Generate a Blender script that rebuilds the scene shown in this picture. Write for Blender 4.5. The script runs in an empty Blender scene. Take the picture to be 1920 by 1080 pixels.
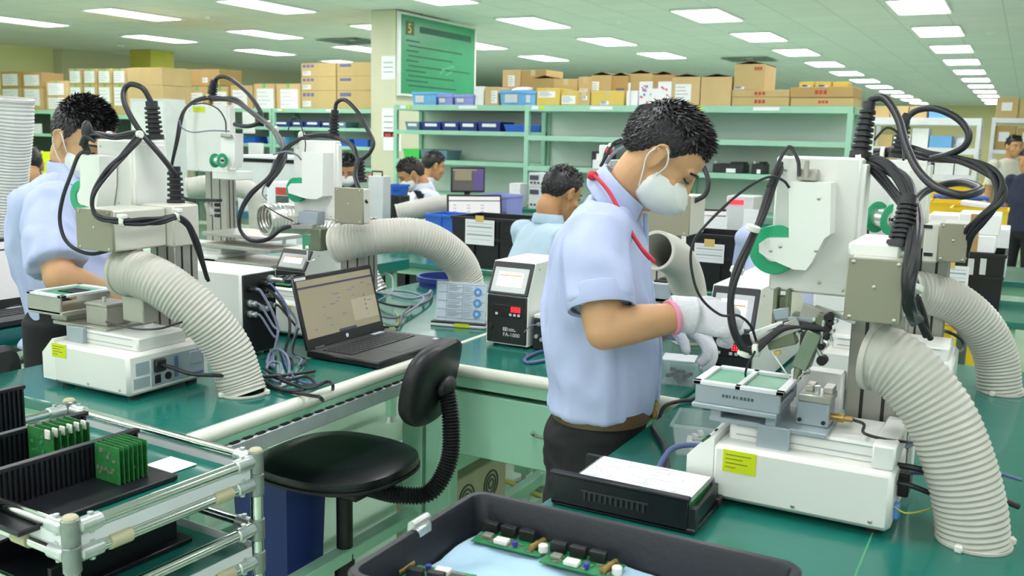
import bpy, bmesh, math, random
from mathutils import Vector, Matrix, noise
random.seed(7)
PI = math.pi
SC = bpy.context.scene
COL = SC.collection
V = Vector

# ------------------------------------------------------------------ camera
CAM_H = 1.47
FPX = 1758.607                      # focal length in pixels of the 1920 px wide frame
PITCH, ROLL, YAW = 0.159231191, -0.0223595113, 0.495994483
_f = V((-math.sin(YAW)*math.cos(PITCH), math.cos(YAW)*math.cos(PITCH), -math.sin(PITCH)))
_r = V((math.cos(YAW), math.sin(YAW), 0))
_d = _f.cross(_r)
RIGHT = _r*math.cos(ROLL) + _d*math.sin(ROLL)
DOWN = -_r*math.sin(ROLL) + _d*math.cos(ROLL)
FWD = _f
cd = bpy.data.cameras.new('camera')
cam = bpy.data.objects.new('camera', cd)
COL.objects.link(cam)
cd.sensor_width = 36.0
cd.lens = 36.0*FPX/1920.0
cd.clip_start = 0.05
cd.clip_end = 120
cam.matrix_world = Matrix(((RIGHT.x, -DOWN.x, -FWD.x, 0), (RIGHT.y, -DOWN.y, -FWD.y, 0),
                           (RIGHT.z, -DOWN.z, -FWD.z, CAM_H), (0, 0, 0, 1)))
cd.dof.use_dof = True
cd.dof.focus_distance = 2.05
cd.dof.aperture_fstop = 8.0
SC.camera = cam

# ------------------------------------------------------------------ light and exposure
world = bpy.data.worlds.new('world')
SC.world = world
world.use_nodes = True
bg = world.node_tree.nodes['Background']
bg.inputs[0].default_value = (0.96, 1.0, 0.96, 1)
bg.inputs[1].default_value = 0.8
SC.view_settings.view_transform = 'Standard'
SC.view_settings.look = 'None'
SC.view_settings.gamma = 1.0
SC.view_settings.use_curve_mapping = False
SC.view_settings.exposure = 0.2
LAMP_STRENGTH = 12.0
LAMP_COLOR = (1.0, 0.93, 0.985)

# ------------------------------------------------------------------ from the photograph to the place
def ray(px, py):
    return RIGHT*(px-960) + DOWN*(py-540) + FWD*FPX

def at(px, py, y):                  # the point of the place on the wall-parallel plane at distance y
    d = ray(px, py)
    p = d*(y/d.y)
    return V((p.x, p.y, p.z+CAM_H))

def atx(px, py, x):
    d = ray(px, py)
    p = d*(x/d.x)
    return V((p.x, p.y, p.z+CAM_H))

def atz(px, py, z):
    d = ray(px, py)
    p = d*((z-CAM_H)/d.z)
    return V((p.x, p.y, p.z+CAM_H))

def rect(px0, px1, py0, py1, y):    # x0, x1, z0, z1
    mx, my = (px0+px1)/2, (py0+py1)/2
    return at(px0, my, y).x, at(px1, my, y).x, at(mx, py1, y).z, at(mx, py0, y).z

# ------------------------------------------------------------------ materials
MAT = {}
def lin(c):
    return tuple(((v/255.0)/12.92 if v/255.0 <= 0.04045 else ((v/255.0+0.055)/1.055)**2.4) for v in c)

def pm(name, rgb, rough=0.5, metal=0.0, var=0.06, vs=6.0, bump=0.0, bs=60.0, coat=0.0, emit=0.0,
       trans=0.0, alpha=1.0, spec=0.5, sub=0.0, stretch=None):
    m = bpy.data.materials.new(name)
    m.use_nodes = True
    nt = m.node_tree
    b = nt.nodes['Principled BSDF']
    c = lin(rgb)
    b.inputs['Roughness'].default_value = rough
    b.inputs['Metallic'].default_value = metal
    b.inputs['Specular IOR Level'].default_value = spec
    b.inputs['Coat Weight'].default_value = coat
    b.inputs['Coat Roughness'].default_value = 0.08
    b.inputs['Transmission Weight'].default_value = trans
    b.inputs['Alpha'].default_value = alpha
    if sub:
        b.inputs['Subsurface Weight'].default_value = sub
        b.inputs['Subsurface Radius'].default_value = (0.012, 0.005, 0.003)
    tc = nt.nodes.new('ShaderNodeTexCoord')
    mp = nt.nodes.new('ShaderNodeMapping')
    nt.links.new(tc.outputs['Object'], mp.inputs['Vector'])
    if stretch:
        mp.inputs['Scale'].default_value = stretch
    n = nt.nodes.new('ShaderNodeTexNoise')
    n.inputs['Scale'].default_value = vs
    n.inputs['Detail'].default_value = 5
    nt.links.new(mp.outputs['Vector'], n.inputs['Vector'])
    r = nt.nodes.new('ShaderNodeValToRGB')
    r.color_ramp.elements[0].position = 0.3
    r.color_ramp.elements[1].position = 0.7
    r.color_ramp.elements[0].color = (c[0]*(1-var), c[1]*(1-var), c[2]*(1-var), 1)
    r.color_ramp.elements[1].color = (min(1, c[0]*(1+var)), min(1, c[1]*(1+var)), min(1, c[2]*(1+var)), 1)
    nt.links.new(n.outputs['Fac'], r.inputs['Fac'])
    nt.links.new(r.outputs['Color'], b.inputs['Base Color'])
    if bump:
        n2 = nt.nodes.new('ShaderNodeTexNoise')
        n2.inputs['Scale'].default_value = bs
        n2.inputs['Detail'].default_value = 3
        nt.links.new(mp.outputs['Vector'], n2.inputs['Vector'])
        bp = nt.nodes.new('ShaderNodeBump')
        bp.inputs['Strength'].default_value = bump
        bp.inputs['Distance'].default_value = 0.01
        nt.links.new(n2.outputs['Fac'], bp.inputs['Height'])
        nt.links.new(bp.outputs['Normal'], b.inputs['Normal'])
    if emit:
        b.inputs['Emission Color'].default_value = (*c, 1)
        b.inputs['Emission Strength'].default_value = emit
    MAT[name] = m
    return m

pm('desk_vinyl', (26, 110, 98), 0.16, var=0.10, vs=2.2, bump=0.06, bs=9, spec=0.6)
pm('steel_green', (160, 214, 184), 0.38, var=0.04)
pm('rack_green', (158, 208, 182), 0.42, var=0.05)
pm('rack_back', (214, 226, 218), 0.55, var=0.05, vs=1.5)
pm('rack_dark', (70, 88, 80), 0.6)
pm('off_white_rail', (226, 230, 216), 0.32, var=0.03)
pm('aluminium', (196, 200, 206), 0.38, 0.55, var=0.05, vs=20)
pm('column_alu', (168, 168, 158), 0.45, 0.35, var=0.05, vs=4)
pm('machine_white', (228, 231, 225), 0.36, var=0.025, vs=3)
pm('machine_white_b', (236, 240, 234), 0.34, var=0.02, vs=3)
pm('machine_beige', (146, 144, 124), 0.42, var=0.03, vs=3)
pm('machine_beige_light', (206, 206, 194), 0.42, var=0.03, vs=3)
pm('bracket_grey', (166, 178, 186), 0.4, 0.25, var=0.05)
pm('plate_metal', (176, 176, 166), 0.4, 0.45, var=0.08, vs=15)
pm('olive_metal', (118, 128, 104), 0.45, 0.4, var=0.1, vs=20)
pm('iron_green', (132, 150, 128), 0.42, 0.3, var=0.08, vs=20)
pm('chrome', (232, 234, 230), 0.12, 1.0, var=0.03)
pm('zinc', (205, 212, 210), 0.32, 0.75, var=0.1, vs=40)
pm('screw', (190, 190, 180), 0.3, 0.9)
pm('black_plastic', (24, 26, 28), 0.45, var=0.1)
pm('black_panel', (32, 36, 36), 0.4, var=0.06)
pm('black_rubber', (26, 28, 30), 0.5, var=0.1, vs=20)
pm('cable_black', (34, 36, 40), 0.42, var=0.1, vs=20)
pm('cable_grey', (120, 128, 150), 0.45, var=0.1, vs=20)
pm('cable_blue', (88, 104, 150), 0.45, var=0.1, vs=20)
pm('cable_yellow', (196, 190, 80), 0.5)
pm('tie_white', (226, 230, 220), 0.5)
pm('esd_black', (20, 22, 28), 0.38, var=0.12, vs=10)
pm('esd_tray', (25, 29, 37), 0.42, var=0.12, vs=6, bump=0.05, bs=120)
pm('leather', (22, 24, 28), 0.3, var=0.1, bump=0.05, bs=220)
pm('hose', (192, 192, 182), 0.45, var=0.04, vs=5)
pm('hose_clear', (212, 214, 210), 0.3, var=0.06, vs=14)
pm('foil', (214, 214, 208), 0.28, 0.8, var=0.08, bump=0.35, bs=50)
pm('spool_green', (38, 168, 118), 0.35, var=0.03)
pm('solder', (222, 222, 216), 0.25, 0.9, var=0.05, vs=30)
pm('label_yellow', (206, 222, 22), 0.5, var=0.02)
pm('label_ink', (120, 128, 20), 0.6)
pm('label_grey', (150, 166, 170), 0.5)
pm('paper', (236, 240, 240), 0.6, var=0.02)
pm('paper_blue', (206, 222, 236), 0.6, var=0.02)
pm('paper_print', (150, 160, 172), 0.6)
pm('print_blue', (92, 150, 214), 0.6)
pm('pcb', (34, 128, 74), 0.4, var=0.2, vs=60)
pm('pcb_mask', (74, 156, 116), 0.35, var=0.12, vs=30)
pm('pcb_edge', (44, 118, 60), 0.5, var=0.25, vs=90)
pm('chip', (28, 30, 30), 0.4)
pm('chip_grey', (150, 150, 140), 0.4, 0.4)
pm('chip_white', (232, 232, 224), 0.5)
pm('cap_blue', (60, 60, 150), 0.4)
pm('brass', (170, 140, 80), 0.35, 0.7)
pm('button_green', (22, 96, 52), 0.4)
pm('button_red', (206, 40, 46), 0.4)
pm('led_red', (255, 40, 50), 0.4, emit=2.2)
pm('lcd_white', (238, 242, 240), 0.3, emit=0.85)
pm('lcd_frame', (206, 212, 212), 0.4)
pm('screen_olive', (140, 133, 110), 0.25, emit=0.30, var=0.05, vs=4)
pm('screen_light', (206, 204, 202), 0.3, emit=0.42, var=0.02)
pm('screen_dark', (92, 88, 86), 0.3, emit=0.3)
pm('screen_purple', (92, 78, 128), 0.3, emit=0.35)
pm('screen_ink', (70, 70, 90), 0.5)
pm('screen_pane', (156, 148, 126), 0.25, emit=0.32)
pm('laptop_grey', (58, 60, 62), 0.4, 0.1, var=0.06)
pm('laptop_black', (26, 27, 30), 0.35)
pm('key', (44, 46, 50), 0.5)
pm('silver_label', (214, 220, 226), 0.35)
pm('bluefilm', (172, 206, 228), 0.3, var=0.10, vs=9, bump=0.25, bs=16)
pm('clear_plastic', (226, 234, 238), 0.12, alpha=0.2, var=0.05)
pm('bin_navy', (36, 52, 128), 0.45, var=0.06)
pm('bin_blue', (44, 104, 206), 0.42, var=0.06)
pm('bin_sky', (110, 176, 226), 0.42, var=0.06)
pm('bin_lilac', (146, 152, 220), 0.42, var=0.06)
pm('bin_green', (72, 208, 92), 0.45)
pm('bin_greyblue', (104, 136, 150), 0.5)
pm('bin_yellow', (234, 196, 24), 0.42, var=0.06)
pm('bin_teal', (56, 122, 138), 0.45)
pm('mug_blue', (60, 92, 186), 0.42)
pm('cardboard', (196, 172, 118), 0.75, var=0.06, vs=5)
pm('cardboard_b', (206, 180, 128), 0.75, var=0.06, vs=5)
pm('cardboard_c', (182, 152, 96), 0.75, var=0.06, vs=5)
pm('cardboard_y', (216, 190, 92), 0.7, var=0.06, vs=5)
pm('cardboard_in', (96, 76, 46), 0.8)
pm('tape', (206, 190, 140), 0.35)
pm('tape_brown', (176, 140, 92), 0.35)
pm('tape_green', (92, 190, 110), 0.4)
pm('tape_yellow', (222, 190, 110), 0.5)
pm('print_red', (190, 70, 60), 0.7)
pm('print_navy', (104, 110, 150), 0.7)
pm('print_pink', (222, 120, 140), 0.7)
pm('white_box', (236, 238, 238), 0.55)
pm('white_bag', (232, 234, 240), 0.4, bump=0.4, bs=25)
pm('white_steel', (226, 230, 234), 0.4)
pm('sign_green', (26, 142, 92), 0.35, var=0.10, vs=1.5)
pm('sign_ink', (20, 88, 64), 0.6)
pm('sign_frame', (220, 224, 220), 0.4, 0.3)
pm('sign_digit', (228, 220, 140), 0.6)
pm('sign_patch', (92, 104, 60), 0.6)
pm('pillar_paint', (206, 206, 178), 0.6, var=0.04, vs=1.5)
pm('yellow_paint', (206, 196, 84), 0.6, var=0.04)
pm('wall_cream', (226, 220, 164), 0.7, var=0.04, vs=0.7)
pm('wall_grey', (206, 202, 170), 0.7, var=0.04, vs=0.7)
pm('housing', (224, 230, 226), 0.4)
pm('vent_dark', (110, 124, 116), 0.6)
pm('floor_epoxy', (176, 208, 182), 0.22, var=0.08, vs=0.9, bump=0.02, bs=6)
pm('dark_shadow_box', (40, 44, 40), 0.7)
pm('pc_beige', (186, 182, 150), 0.5)
pm('skin', (206, 160, 118), 0.5, var=0.05, vs=18, sub=0.08, bump=0.03, bs=150)
pm('skin_b', (196, 146, 102), 0.5, var=0.06, vs=18, sub=0.08)
pm('lip', (176, 104, 86), 0.45)
pm('hair', (22, 22, 24), 0.42, var=0.3, vs=60)
pm('hair_brown', (34, 26, 24), 0.42, var=0.3, vs=60)
pm('shirt_blue', (182, 194, 230), 0.8, var=0.04, vs=7, bump=0.4, bs=11, stretch=(1,1,0.45))
pm('shirt_aqua', (184, 208, 226), 0.75, var=0.04, vs=7, bump=0.15, bs=14)
pm('shirt_pale', (214, 222, 236), 0.75, var=0.04, vs=7, bump=0.15, bs=14)
pm('shirt_beige', (208, 206, 190), 0.75, var=0.04, vs=7, bump=0.15, bs=14)
pm('vest_navy', (30, 36, 62), 0.75, var=0.08)
pm('denim_black', (20, 21, 25), 0.8, var=0.2, vs=9, bump=0.3, bs=16)
pm('trouser_dark', (30, 31, 36), 0.8, var=0.1)
pm('belt_brown', (92, 72, 46), 0.5, var=0.1, vs=20)
pm('stitch_red', (150, 50, 40), 0.7)
pm('mask_white', (222, 228, 224), 0.7, var=0.02, bump=0.15, bs=30)
pm('lanyard_red', (196, 34, 58), 0.5)
pm('glove_white', (224, 226, 232), 0.85, var=0.04, vs=30, bump=0.4, bs=240)
pm('cuff_pink', (236, 156, 180), 0.8)
pm('eye_white', (226, 224, 216), 0.3)
pm('eye_dark', (30, 22, 18), 0.25)
pm('shoe', (30, 28, 28), 0.5)

def ceiling_material():
    m = bpy.data.materials.new('ceiling_tile')
    m.use_nodes = True
    nt = m.node_tree
    b = nt.nodes['Principled BSDF']
    b.inputs['Roughness'].default_value = 0.8
    tc = nt.nodes.new('ShaderNodeTexCoord')
    br = nt.nodes.new('ShaderNodeTexBrick')
    br.offset = 0.0
    br.inputs['Scale'].default_value = 1.0
    br.inputs['Brick Width'].default_value = 0.6
    br.inputs['Row Height'].default_value = 0.6
    br.inputs['Mortar Size'].default_value = 0.008
    br.inputs['Color1'].default_value = (*lin((222, 226, 220)), 1)
    br.inputs['Color2'].default_value = (*lin((217, 221, 215)), 1)
    br.inputs['Mortar'].default_value = (*lin((196, 200, 194)), 1)
    nt.links.new(tc.outputs['Object'], br.inputs['Vector'])
    nt.links.new(br.outputs['Color'], b.inputs['Base Color'])
    MAT['ceiling_tile'] = m
ceiling_material()

def lamp_material():
    m = bpy.data.materials.new('lamp_glow')
    m.use_nodes = True
    b = m.node_tree.nodes['Principled BSDF']
    b.inputs['Base Color'].default_value = (0.9, 0.9, 0.9, 1)
    b.inputs['Emission Color'].default_value = (*LAMP_COLOR, 1)
    b.inputs['Emission Strength'].default_value = LAMP_STRENGTH
    MAT['lamp_glow'] = m
lamp_material()

# ------------------------------------------------------------------ mesh builder
ORG = {}

def frame(d):
    d = d.normalized()
    a = V((0, 0, 1)) if abs(d.z) < 0.9 else V((1, 0, 0))
    u = a.cross(d).normalized()
    return u, d.cross(u)

def spline(pts, n=6):
    pts = [V(p) for p in pts]
    if len(pts) < 3:
        return pts
    P = [pts[0]*2-pts[1]] + pts + [pts[-1]*2-pts[-2]]
    out = []
    for i in range(1, len(P)-2):
        a, b, c, d = P[i-1], P[i], P[i+1], P[i+2]
        for k in range(n):
            t = k/n
            out.append(0.5*((2*b)+(c-a)*t+(2*a-5*b+4*c-d)*t*t+(3*b-a-3*c+d)*t**3))
    out.append(pts[-1])
    return out

def frames(pts):
    T = []
    for i in range(len(pts)):
        a = pts[max(0, i-1)]
        b = pts[min(len(pts)-1, i+1)]
        t = b-a
        T.append(t.normalized() if t.length > 1e-9 else V((0, 0, 1)))
    u, w = frame(T[0])
    out = []
    for t in T:
        u = (u-t*u.dot(t))
        u = u.normalized() if u.length > 1e-6 else frame(t)[0]
        out.append((u, t.cross(u)))
    return out

class MB:
    def __init__(s):
        s.v = []
        s.f = []
    def add(s, vs, fs):
        o = len(s.v)
        s.v += [V(p) for p in vs]
        s.f += [tuple(o+i for i in q) for q in fs]
        return s
    def box(s, lo, hi, c=0.0, M=None):
        lo, hi = V(lo), V(hi)
        lo, hi = V((min(lo.x, hi.x), min(lo.y, hi.y), min(lo.z, hi.z))), V((max(lo.x, hi.x), max(lo.y, hi.y), max(lo.z, hi.z)))
        c = min(c, 0.45*min(hi-lo))
        vs, fs = [], []
        if c <= 0:
            vs = [V((x, y, z)) for z in (lo.z, hi.z) for y in (lo.y, hi.y) for x in (lo.x, hi.x)]
            fs = [(0, 2, 3, 1), (4, 5, 7, 6), (0, 1, 5, 4), (2, 6, 7, 3), (0, 4, 6, 2), (1, 3, 7, 5)]
        else:
            idx = {}
            for sx in (0, 1):
                for sy in (0, 1):
                    for sz in (0, 1):
                        P = V(((lo.x, hi.x)[sx], (lo.y, hi.y)[sy], (lo.z, hi.z)[sz]))
                        D = V((c if sx == 0 else -c, c if sy == 0 else -c, c if sz == 0 else -c))
                        for ax in range(3):
                            q = P.copy()
                            for k in range(3):
                                if k != ax:
                                    q[k] += D[k]
                            idx[(sx, sy, sz, ax)] = len(vs)
                            vs.append(q)
            def k(s3, ax):
                return idx[(*s3, ax)]
            for ax in range(3):
                a, b = (ax+1) % 3, (ax+2) % 3
                for sgn in (0, 1):
                    q = []
                    for (p1, p2) in ((0, 0), (1, 0), (1, 1), (0, 1)):
                        t = [0, 0, 0]
                        t[ax] = sgn
                        t[a] = p1
                        t[b] = p2
                        q.append(k(t, ax))
                    fs.append(tuple(q) if sgn else tuple(reversed(q)))
                for p1 in (0, 1):
                    for p2 in (0, 1):
                        t0, t1 = [0, 0, 0], [0, 0, 0]
                        t0[a] = t1[a] = p1
                        t0[b] = t1[b] = p2
                        t1[ax] = 1
                        q = (k(t0, a), k(t1, a), k(t1, b), k(t0, b))
                        fs.append(q if (p1 ^ p2) else tuple(reversed(q)))
            for sx in (0, 1):
                for sy in (0, 1):
                    for sz in (0, 1):
                        q = tuple(k((sx, sy, sz), ax) for ax in range(3))
                        fs.append(q if (sx+sy+sz) % 2 else tuple(reversed(q)))
        if M is not None:
            vs = [M @ p for p in vs]
        return s.add(vs, fs)
    def obox(s, c, size, R=None, ch=0.0):
        c = V(c)
        h = V(size)/2
        M = Matrix.Translation(c) @ (R.to_4x4() if R is not None else Matrix.Identity(4))
        return s.box(-h, h, ch, M)
    def bar(s, a, b, w, h, ch=0.001, up=None):
        a, b = V(a), V(b)
        d = (b-a)
        L = d.length
        x = d.normalized()
        u = V(up) if up else (V((0, 0, 1)) if abs(x.z) < 0.95 else V((0, 1, 0)))
        y = u.cross(x).normalized()
        z = x.cross(y)
        R = Matrix((x, y, z)).transposed()
        return s.obox((a+b)/2, (L, w, h), R, ch)
    def rings(s, rs, caps=True, closed=False):
        n = len(rs[0])
        vs = [p for r in rs for p in r]
        fs = []
        m = len(rs)
        for i in range(m if closed else m-1):
            j = (i+1) % m
            for k in range(n):
                l = (k+1) % n
                fs.append((i*n+k, i*n+l, j*n+l, j*n+k))
        if caps and not closed:
            fs.append(tuple(reversed(range(n))))
            fs.append(tuple((m-1)*n+k for k in range(n)))
        return s.add(vs, fs)
    def cyl(s, a, b, r0, r1=None, n=20, c=0.0):
        a, b = V(a), V(b)
        r1 = r0 if r1 is None else r1
        d = (b-a)
        u, w = frame(d)
        d = d.normalized()
        prof = [(a, r0), (b, r1)] if c <= 0 else [(a, r0-c), (a+d*c, r0), (b-d*c, r1), (b, r1-c)]
        return s.rings([[p+(u*math.cos(2*PI*k/n)+w*math.sin(2*PI*k/n))*r for k in range(n)] for p, r in prof])
    def tube(s, pts, r, n=8, sub=6):
        P = spline(pts, sub) if sub > 1 else [V(p) for p in pts]
        F = frames(P)
        rr = r if isinstance(r, (list, tuple)) else None
        out = []
        for i, p in enumerate(P):
            q = r if rr is None else rr[0]+(rr[1]-rr[0])*i/(len(P)-1)
            u, w = F[i]
            out.append([p+(u*math.cos(2*PI*k/n)+w*math.sin(2*PI*k/n))*q for k in range(n)])
        return s.rings(out)
    def hose(s, pts, r, amp=0.0013, pitch=0.0095, n=36, wall=0.004, r_end=None, ss=4):
        P = spline(pts, 24)
        L = [0.0]
        for i in range(1, len(P)):
            L.append(L[-1]+(P[i]-P[i-1]).length)
        tot = L[-1]
        m = max(2, int(round(tot/pitch)))
        Q = []
        j = 0
        for i in range(m*ss+1):
            d = tot*i/(m*ss)
            while j < len(L)-2 and L[j+1] < d:
                j += 1
            t = (d-L[j])/max(1e-9, L[j+1]-L[j])
            Q.append(P[j].lerp(P[j+1], min(1, t)))
        F = frames(Q)
        outer, inner = [], []
        for i, p in enumerate(Q):
            u, w = F[i]
            t = i/(m*ss)
            rb = r if r_end is None else r+(r_end-r)*t
            ph = 2*PI*i/ss
            rad = rb+amp*math.cos(ph)
            outer.append([p+(u*math.cos(2*PI*k/n)+w*math.sin(2*PI*k/n))*rad for k in range(n)])
            inner.append([p+(u*math.cos(2*PI*k/n)+w*math.sin(2*PI*k/n))*(rad-wall) for k in range(n)])
        return s.rings(outer+inner[::-1], caps=False, closed=True)
    def lathe(s, prof, o, axis=(0, 0, 1), n=28, caps=True):
        o = V(o)
        d = V(axis).normalized()
        u, w = frame(d)
        return s.rings([[o+d*z+(u*math.cos(2*PI*k/n)+w*math.sin(2*PI*k/n))*max(r, 1e-5) for k in range(n)] for r, z in prof], caps)
    def ring(s, o, axis, ri, ro, h, n=32, c=0.0):         # a flat washer
        o = V(o)
        d = V(axis).normalized()
        u, w = frame(d)
        prof = [(ri, -h/2), (ro-c, -h/2), (ro, -h/2+c), (ro, h/2-c), (ro-c, h/2), (ri, h/2)]
        return s.rings([[o+d*z+(u*math.cos(2*PI*k/n)+w*math.sin(2*PI*k/n))*r for k in range(n)] for r, z in prof], False, True)
    def prism(s, poly, plane, a, b):
        def p3(q, t):
            return {'xz': V((q[0], t, q[1])), 'yz': V((t, q[0], q[1])), 'xy': V((q[0], q[1], t))}[plane]
        return s.rings([[p3(q, a) for q in poly], [p3(q, b) for q in poly]])
    def ell(s, c, r, R=None, nu=20, nv=14):
        c = V(c)
        r = V(r)
        out = []
        for j in range(nv+1):
            t = PI*(j+0.02)/(nv+0.04)
            q = []
            for i in range(nu):
                a = 2*PI*i/nu
                p = V((r.x*math.sin(t)*math.cos(a), r.y*math.sin(t)*math.sin(a), -r.z*math.cos(t)))
                q.append(c+(R @ p if R is not None else p))
            out.append(q)
        return s.rings(out)
    def mesh(s, o=V((0, 0, 0))):
        me = bpy.data.meshes.new('mesh')
        me.from_pydata([p-o for p in s.v], [], s.f)
        bm = bmesh.new()
        bm.from_mesh(me)
        bmesh.ops.recalc_face_normals(bm, faces=bm.faces[:])
        bm.to_mesh(me)
        bm.free()
        return me
    def build(s, name, mat, parent=None, smooth=True, angle=38):
        o = ORG.get(parent.name, V((0, 0, 0))) if parent else None
        if o is None:
            xs = [p.x for p in s.v]
            ys = [p.y for p in s.v]
            o = V(((min(xs)+max(xs))/2, (min(ys)+max(ys))/2, min(p.z for p in s.v)))
        return link(name, s.mesh(o), mat, parent, o, smooth, angle)

def link(name, me, mat, parent, o, smooth=True, angle=38):
    me.materials.append(MAT[mat] if isinstance(mat, str) else mat)
    if smooth:
        me.polygons.foreach_set('use_smooth', [True]*len(me.polygons))
        me.set_sharp_from_angle(angle=math.radians(angle))
    ob = bpy.data.objects.new(name, me)
    me.name = name
    COL.objects.link(ob)
    ORG[ob.name] = o.copy()
    if parent:
        ob.parent = parent
    else:
        ob.location = o
    return ob

def tag(o, label, cat, group=None, kind=None):
    o['label'] = label
    o['category'] = cat
    if group:
        o['group'] = group
    if kind:
        o['kind'] = kind
    return o

def thing(name, label, cat, loc, group=None):
    o = bpy.data.objects.new(name, None)
    COL.objects.link(o)
    o.empty_display_size = 0.05
    o.location = loc
    ORG[o.name] = V(loc)
    return tag(o, label, cat, group)

def structure(o):
    o['kind'] = 'structure'
    return o

def copy_tree(o, parent=None):
    c = o.copy()
    COL.objects.link(c)
    c.parent = parent
    for ch in list(o.children):
        copy_tree(ch, c)
    return c

def text_mesh(body, size, M, depth=0.0006):
    cu = bpy.data.curves.new('text', 'FONT')
    cu.body = body
    cu.size = size
    cu.extrude = depth
    cu.resolution_u = 3
    ob = bpy.data.objects.new('text', cu)
    COL.objects.link(ob)
    dg = bpy.context.evaluated_depsgraph_get()
    me = bpy.data.meshes.new_from_object(ob.evaluated_get(dg))
    vs = [M @ v.co for v in me.vertices]
    fs = [tuple(p.vertices) for p in me.polygons]
    bpy.data.objects.remove(ob)
    m = MB()
    m.v = vs
    m.f = fs
    return m

def remesh(mb, voxel, smooth=6, fac=0.5):
    me = mb.mesh()
    ob = bpy.data.objects.new('tmp', me)
    COL.objects.link(ob)
    r = ob.modifiers.new('r', 'REMESH')
    r.mode = 'VOXEL'
    r.voxel_size = voxel
    if smooth:
        s = ob.modifiers.new('s', 'SMOOTH')
        s.iterations = smooth
        s.factor = fac
    dg = bpy.context.evaluated_depsgraph_get()
    out = bpy.data.meshes.new_from_object(ob.evaluated_get(dg))
    bpy.data.objects.remove(ob)
    return out

def place(me, name, mat, parent):     # a mesh in world coordinates under a thing
    o = ORG[parent.name]
    for v in me.vertices:
        v.co -= o
    return link(name, me, mat, parent, o, True, 180)
# ================================================================== the setting
structure(MB().box((-18.2, -11.0, -0.1), (9, 40.2, 0)).build('floor', 'floor_epoxy', smooth=False))
structure(MB().box((-18.2, -11.0, 3.02), (9, 40.2, 3.12)).build('ceiling', 'ceiling_tile', smooth=False))
structure(MB().box((-18.2, -2.6, 0), (-17.45, 12.6, 3.02)).build('wall_left', 'wall_cream', smooth=False))
structure(MB().box((-18.2, 12.6, 0), (-17.2, 40.2, 3.02)).build('wall_side', 'wall_grey', smooth=False))
structure(MB().box((-18.2, 39.8, 0), (9, 40.2, 3.02)).build('wall_far', 'wall_cream', smooth=False))
structure(MB().box((-17.44, -2.6, 0), (-17.42, 12.6, 0.1)).build('baseboard_left', 'rack_dark', smooth=False))
structure(MB().box((-7.50, 9.92, 0), (-7.10, 11.15, 3.02), 0.012).build('pillar', 'pillar_paint'))
structure(MB().box((-15.95, 13.2, 0), (-15.35, 13.8, 3.02), 0.012).build('column_yellow', 'yellow_paint'))

# ------------------------------------------------------------------ ceiling lights
ORD = ['first', 'second', 'third', 'fourth', 'fifth', 'sixth', 'seventh', 'eighth', 'ninth', 'tenth', 'eleventh',
       'twelfth', 'thirteenth', 'fourteenth', 'fifteenth', 'sixteenth']
ROWN = {0: 'rightmost row', 1: 'second row from the right', 2: 'third row from the right', 3: 'fourth row from the right',
        4: 'fifth row from the right', 5: 'leftmost row'}

def lobes():
    m = MB()
    for k in (-1, 0, 1):
        cx = k*0.176
        w = 0.083
        poly = []
        for sgn in (1, -1):
            for i in range(9):
                a = PI*i/8
                poly.append((cx+sgn*w*math.cos(a), sgn*(0.555+0.05*math.sin(a))))
        m.prism(poly, 'xy', 0.0, 0.012)
    return m

def in_frame(p):
    q = p-V((0, 0, CAM_H))
    z = q.dot(FWD)
    if z < 0.3:
        return False
    x, y = 960+FPX*q.dot(RIGHT)/z, 540+FPX*q.dot(DOWN)/z
    return -60 < x < 1980 and -18 < y < 1090

LIGHT0 = None
for ci in range(-1, 6):
    X = -1.22-2.41*ci
    cnt = 0
    for ri in range(-7, 12):
        Y = 9.10+2.54*ri
        if Y > 18.5 and ci not in (0, 1):
            continue
        seen = in_frame(V((X, Y, 3.0)))
        if not seen and Y > 10:
            continue
        if LIGHT0 is None:
            LIGHT0 = bpy.data.objects.new('ceiling_light', None)
            COL.objects.link(LIGHT0)
            LIGHT0.empty_display_size = 0.05
            ORG[LIGHT0.name] = V((0, 0, 0))
            fr = MB()
            for a, b in (((-0.3, -0.61, -0.006), (0.3, -0.59, 0.02)), ((-0.3, 0.59, -0.006), (0.3, 0.61, 0.02)),
                         ((-0.3, -0.59, -0.006), (-0.28, 0.59, 0.02)), ((0.28, -0.59, -0.006), (0.3, 0.59, 0.02))):
                fr.box(a, b, 0.002)
            fr.build('frame', 'housing', LIGHT0)
            MB().box((-0.28, -0.59, 0.012), (0.28, 0.59, 0.02)).build('reflector', 'housing', LIGHT0)
            lobes().build('lamp_tubes', 'lamp_glow', LIGHT0)
            o = LIGHT0
        else:
            o = copy_tree(LIGHT0)
        o.location = (X, Y, 3.0)
        if seen:
            lab = 'recessed white ceiling light, %s from the camera in the %s' % (ORD[cnt], ROWN[max(ci, 0)])
            cnt += 1
            tag(o, lab, 'ceiling light', 'recessed ceiling lights')
        else:
            tag(o, 'recessed white ceiling light overhead, nearer the camera than the pictured ones', 'ceiling light', 'ceiling lights overhead')

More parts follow.
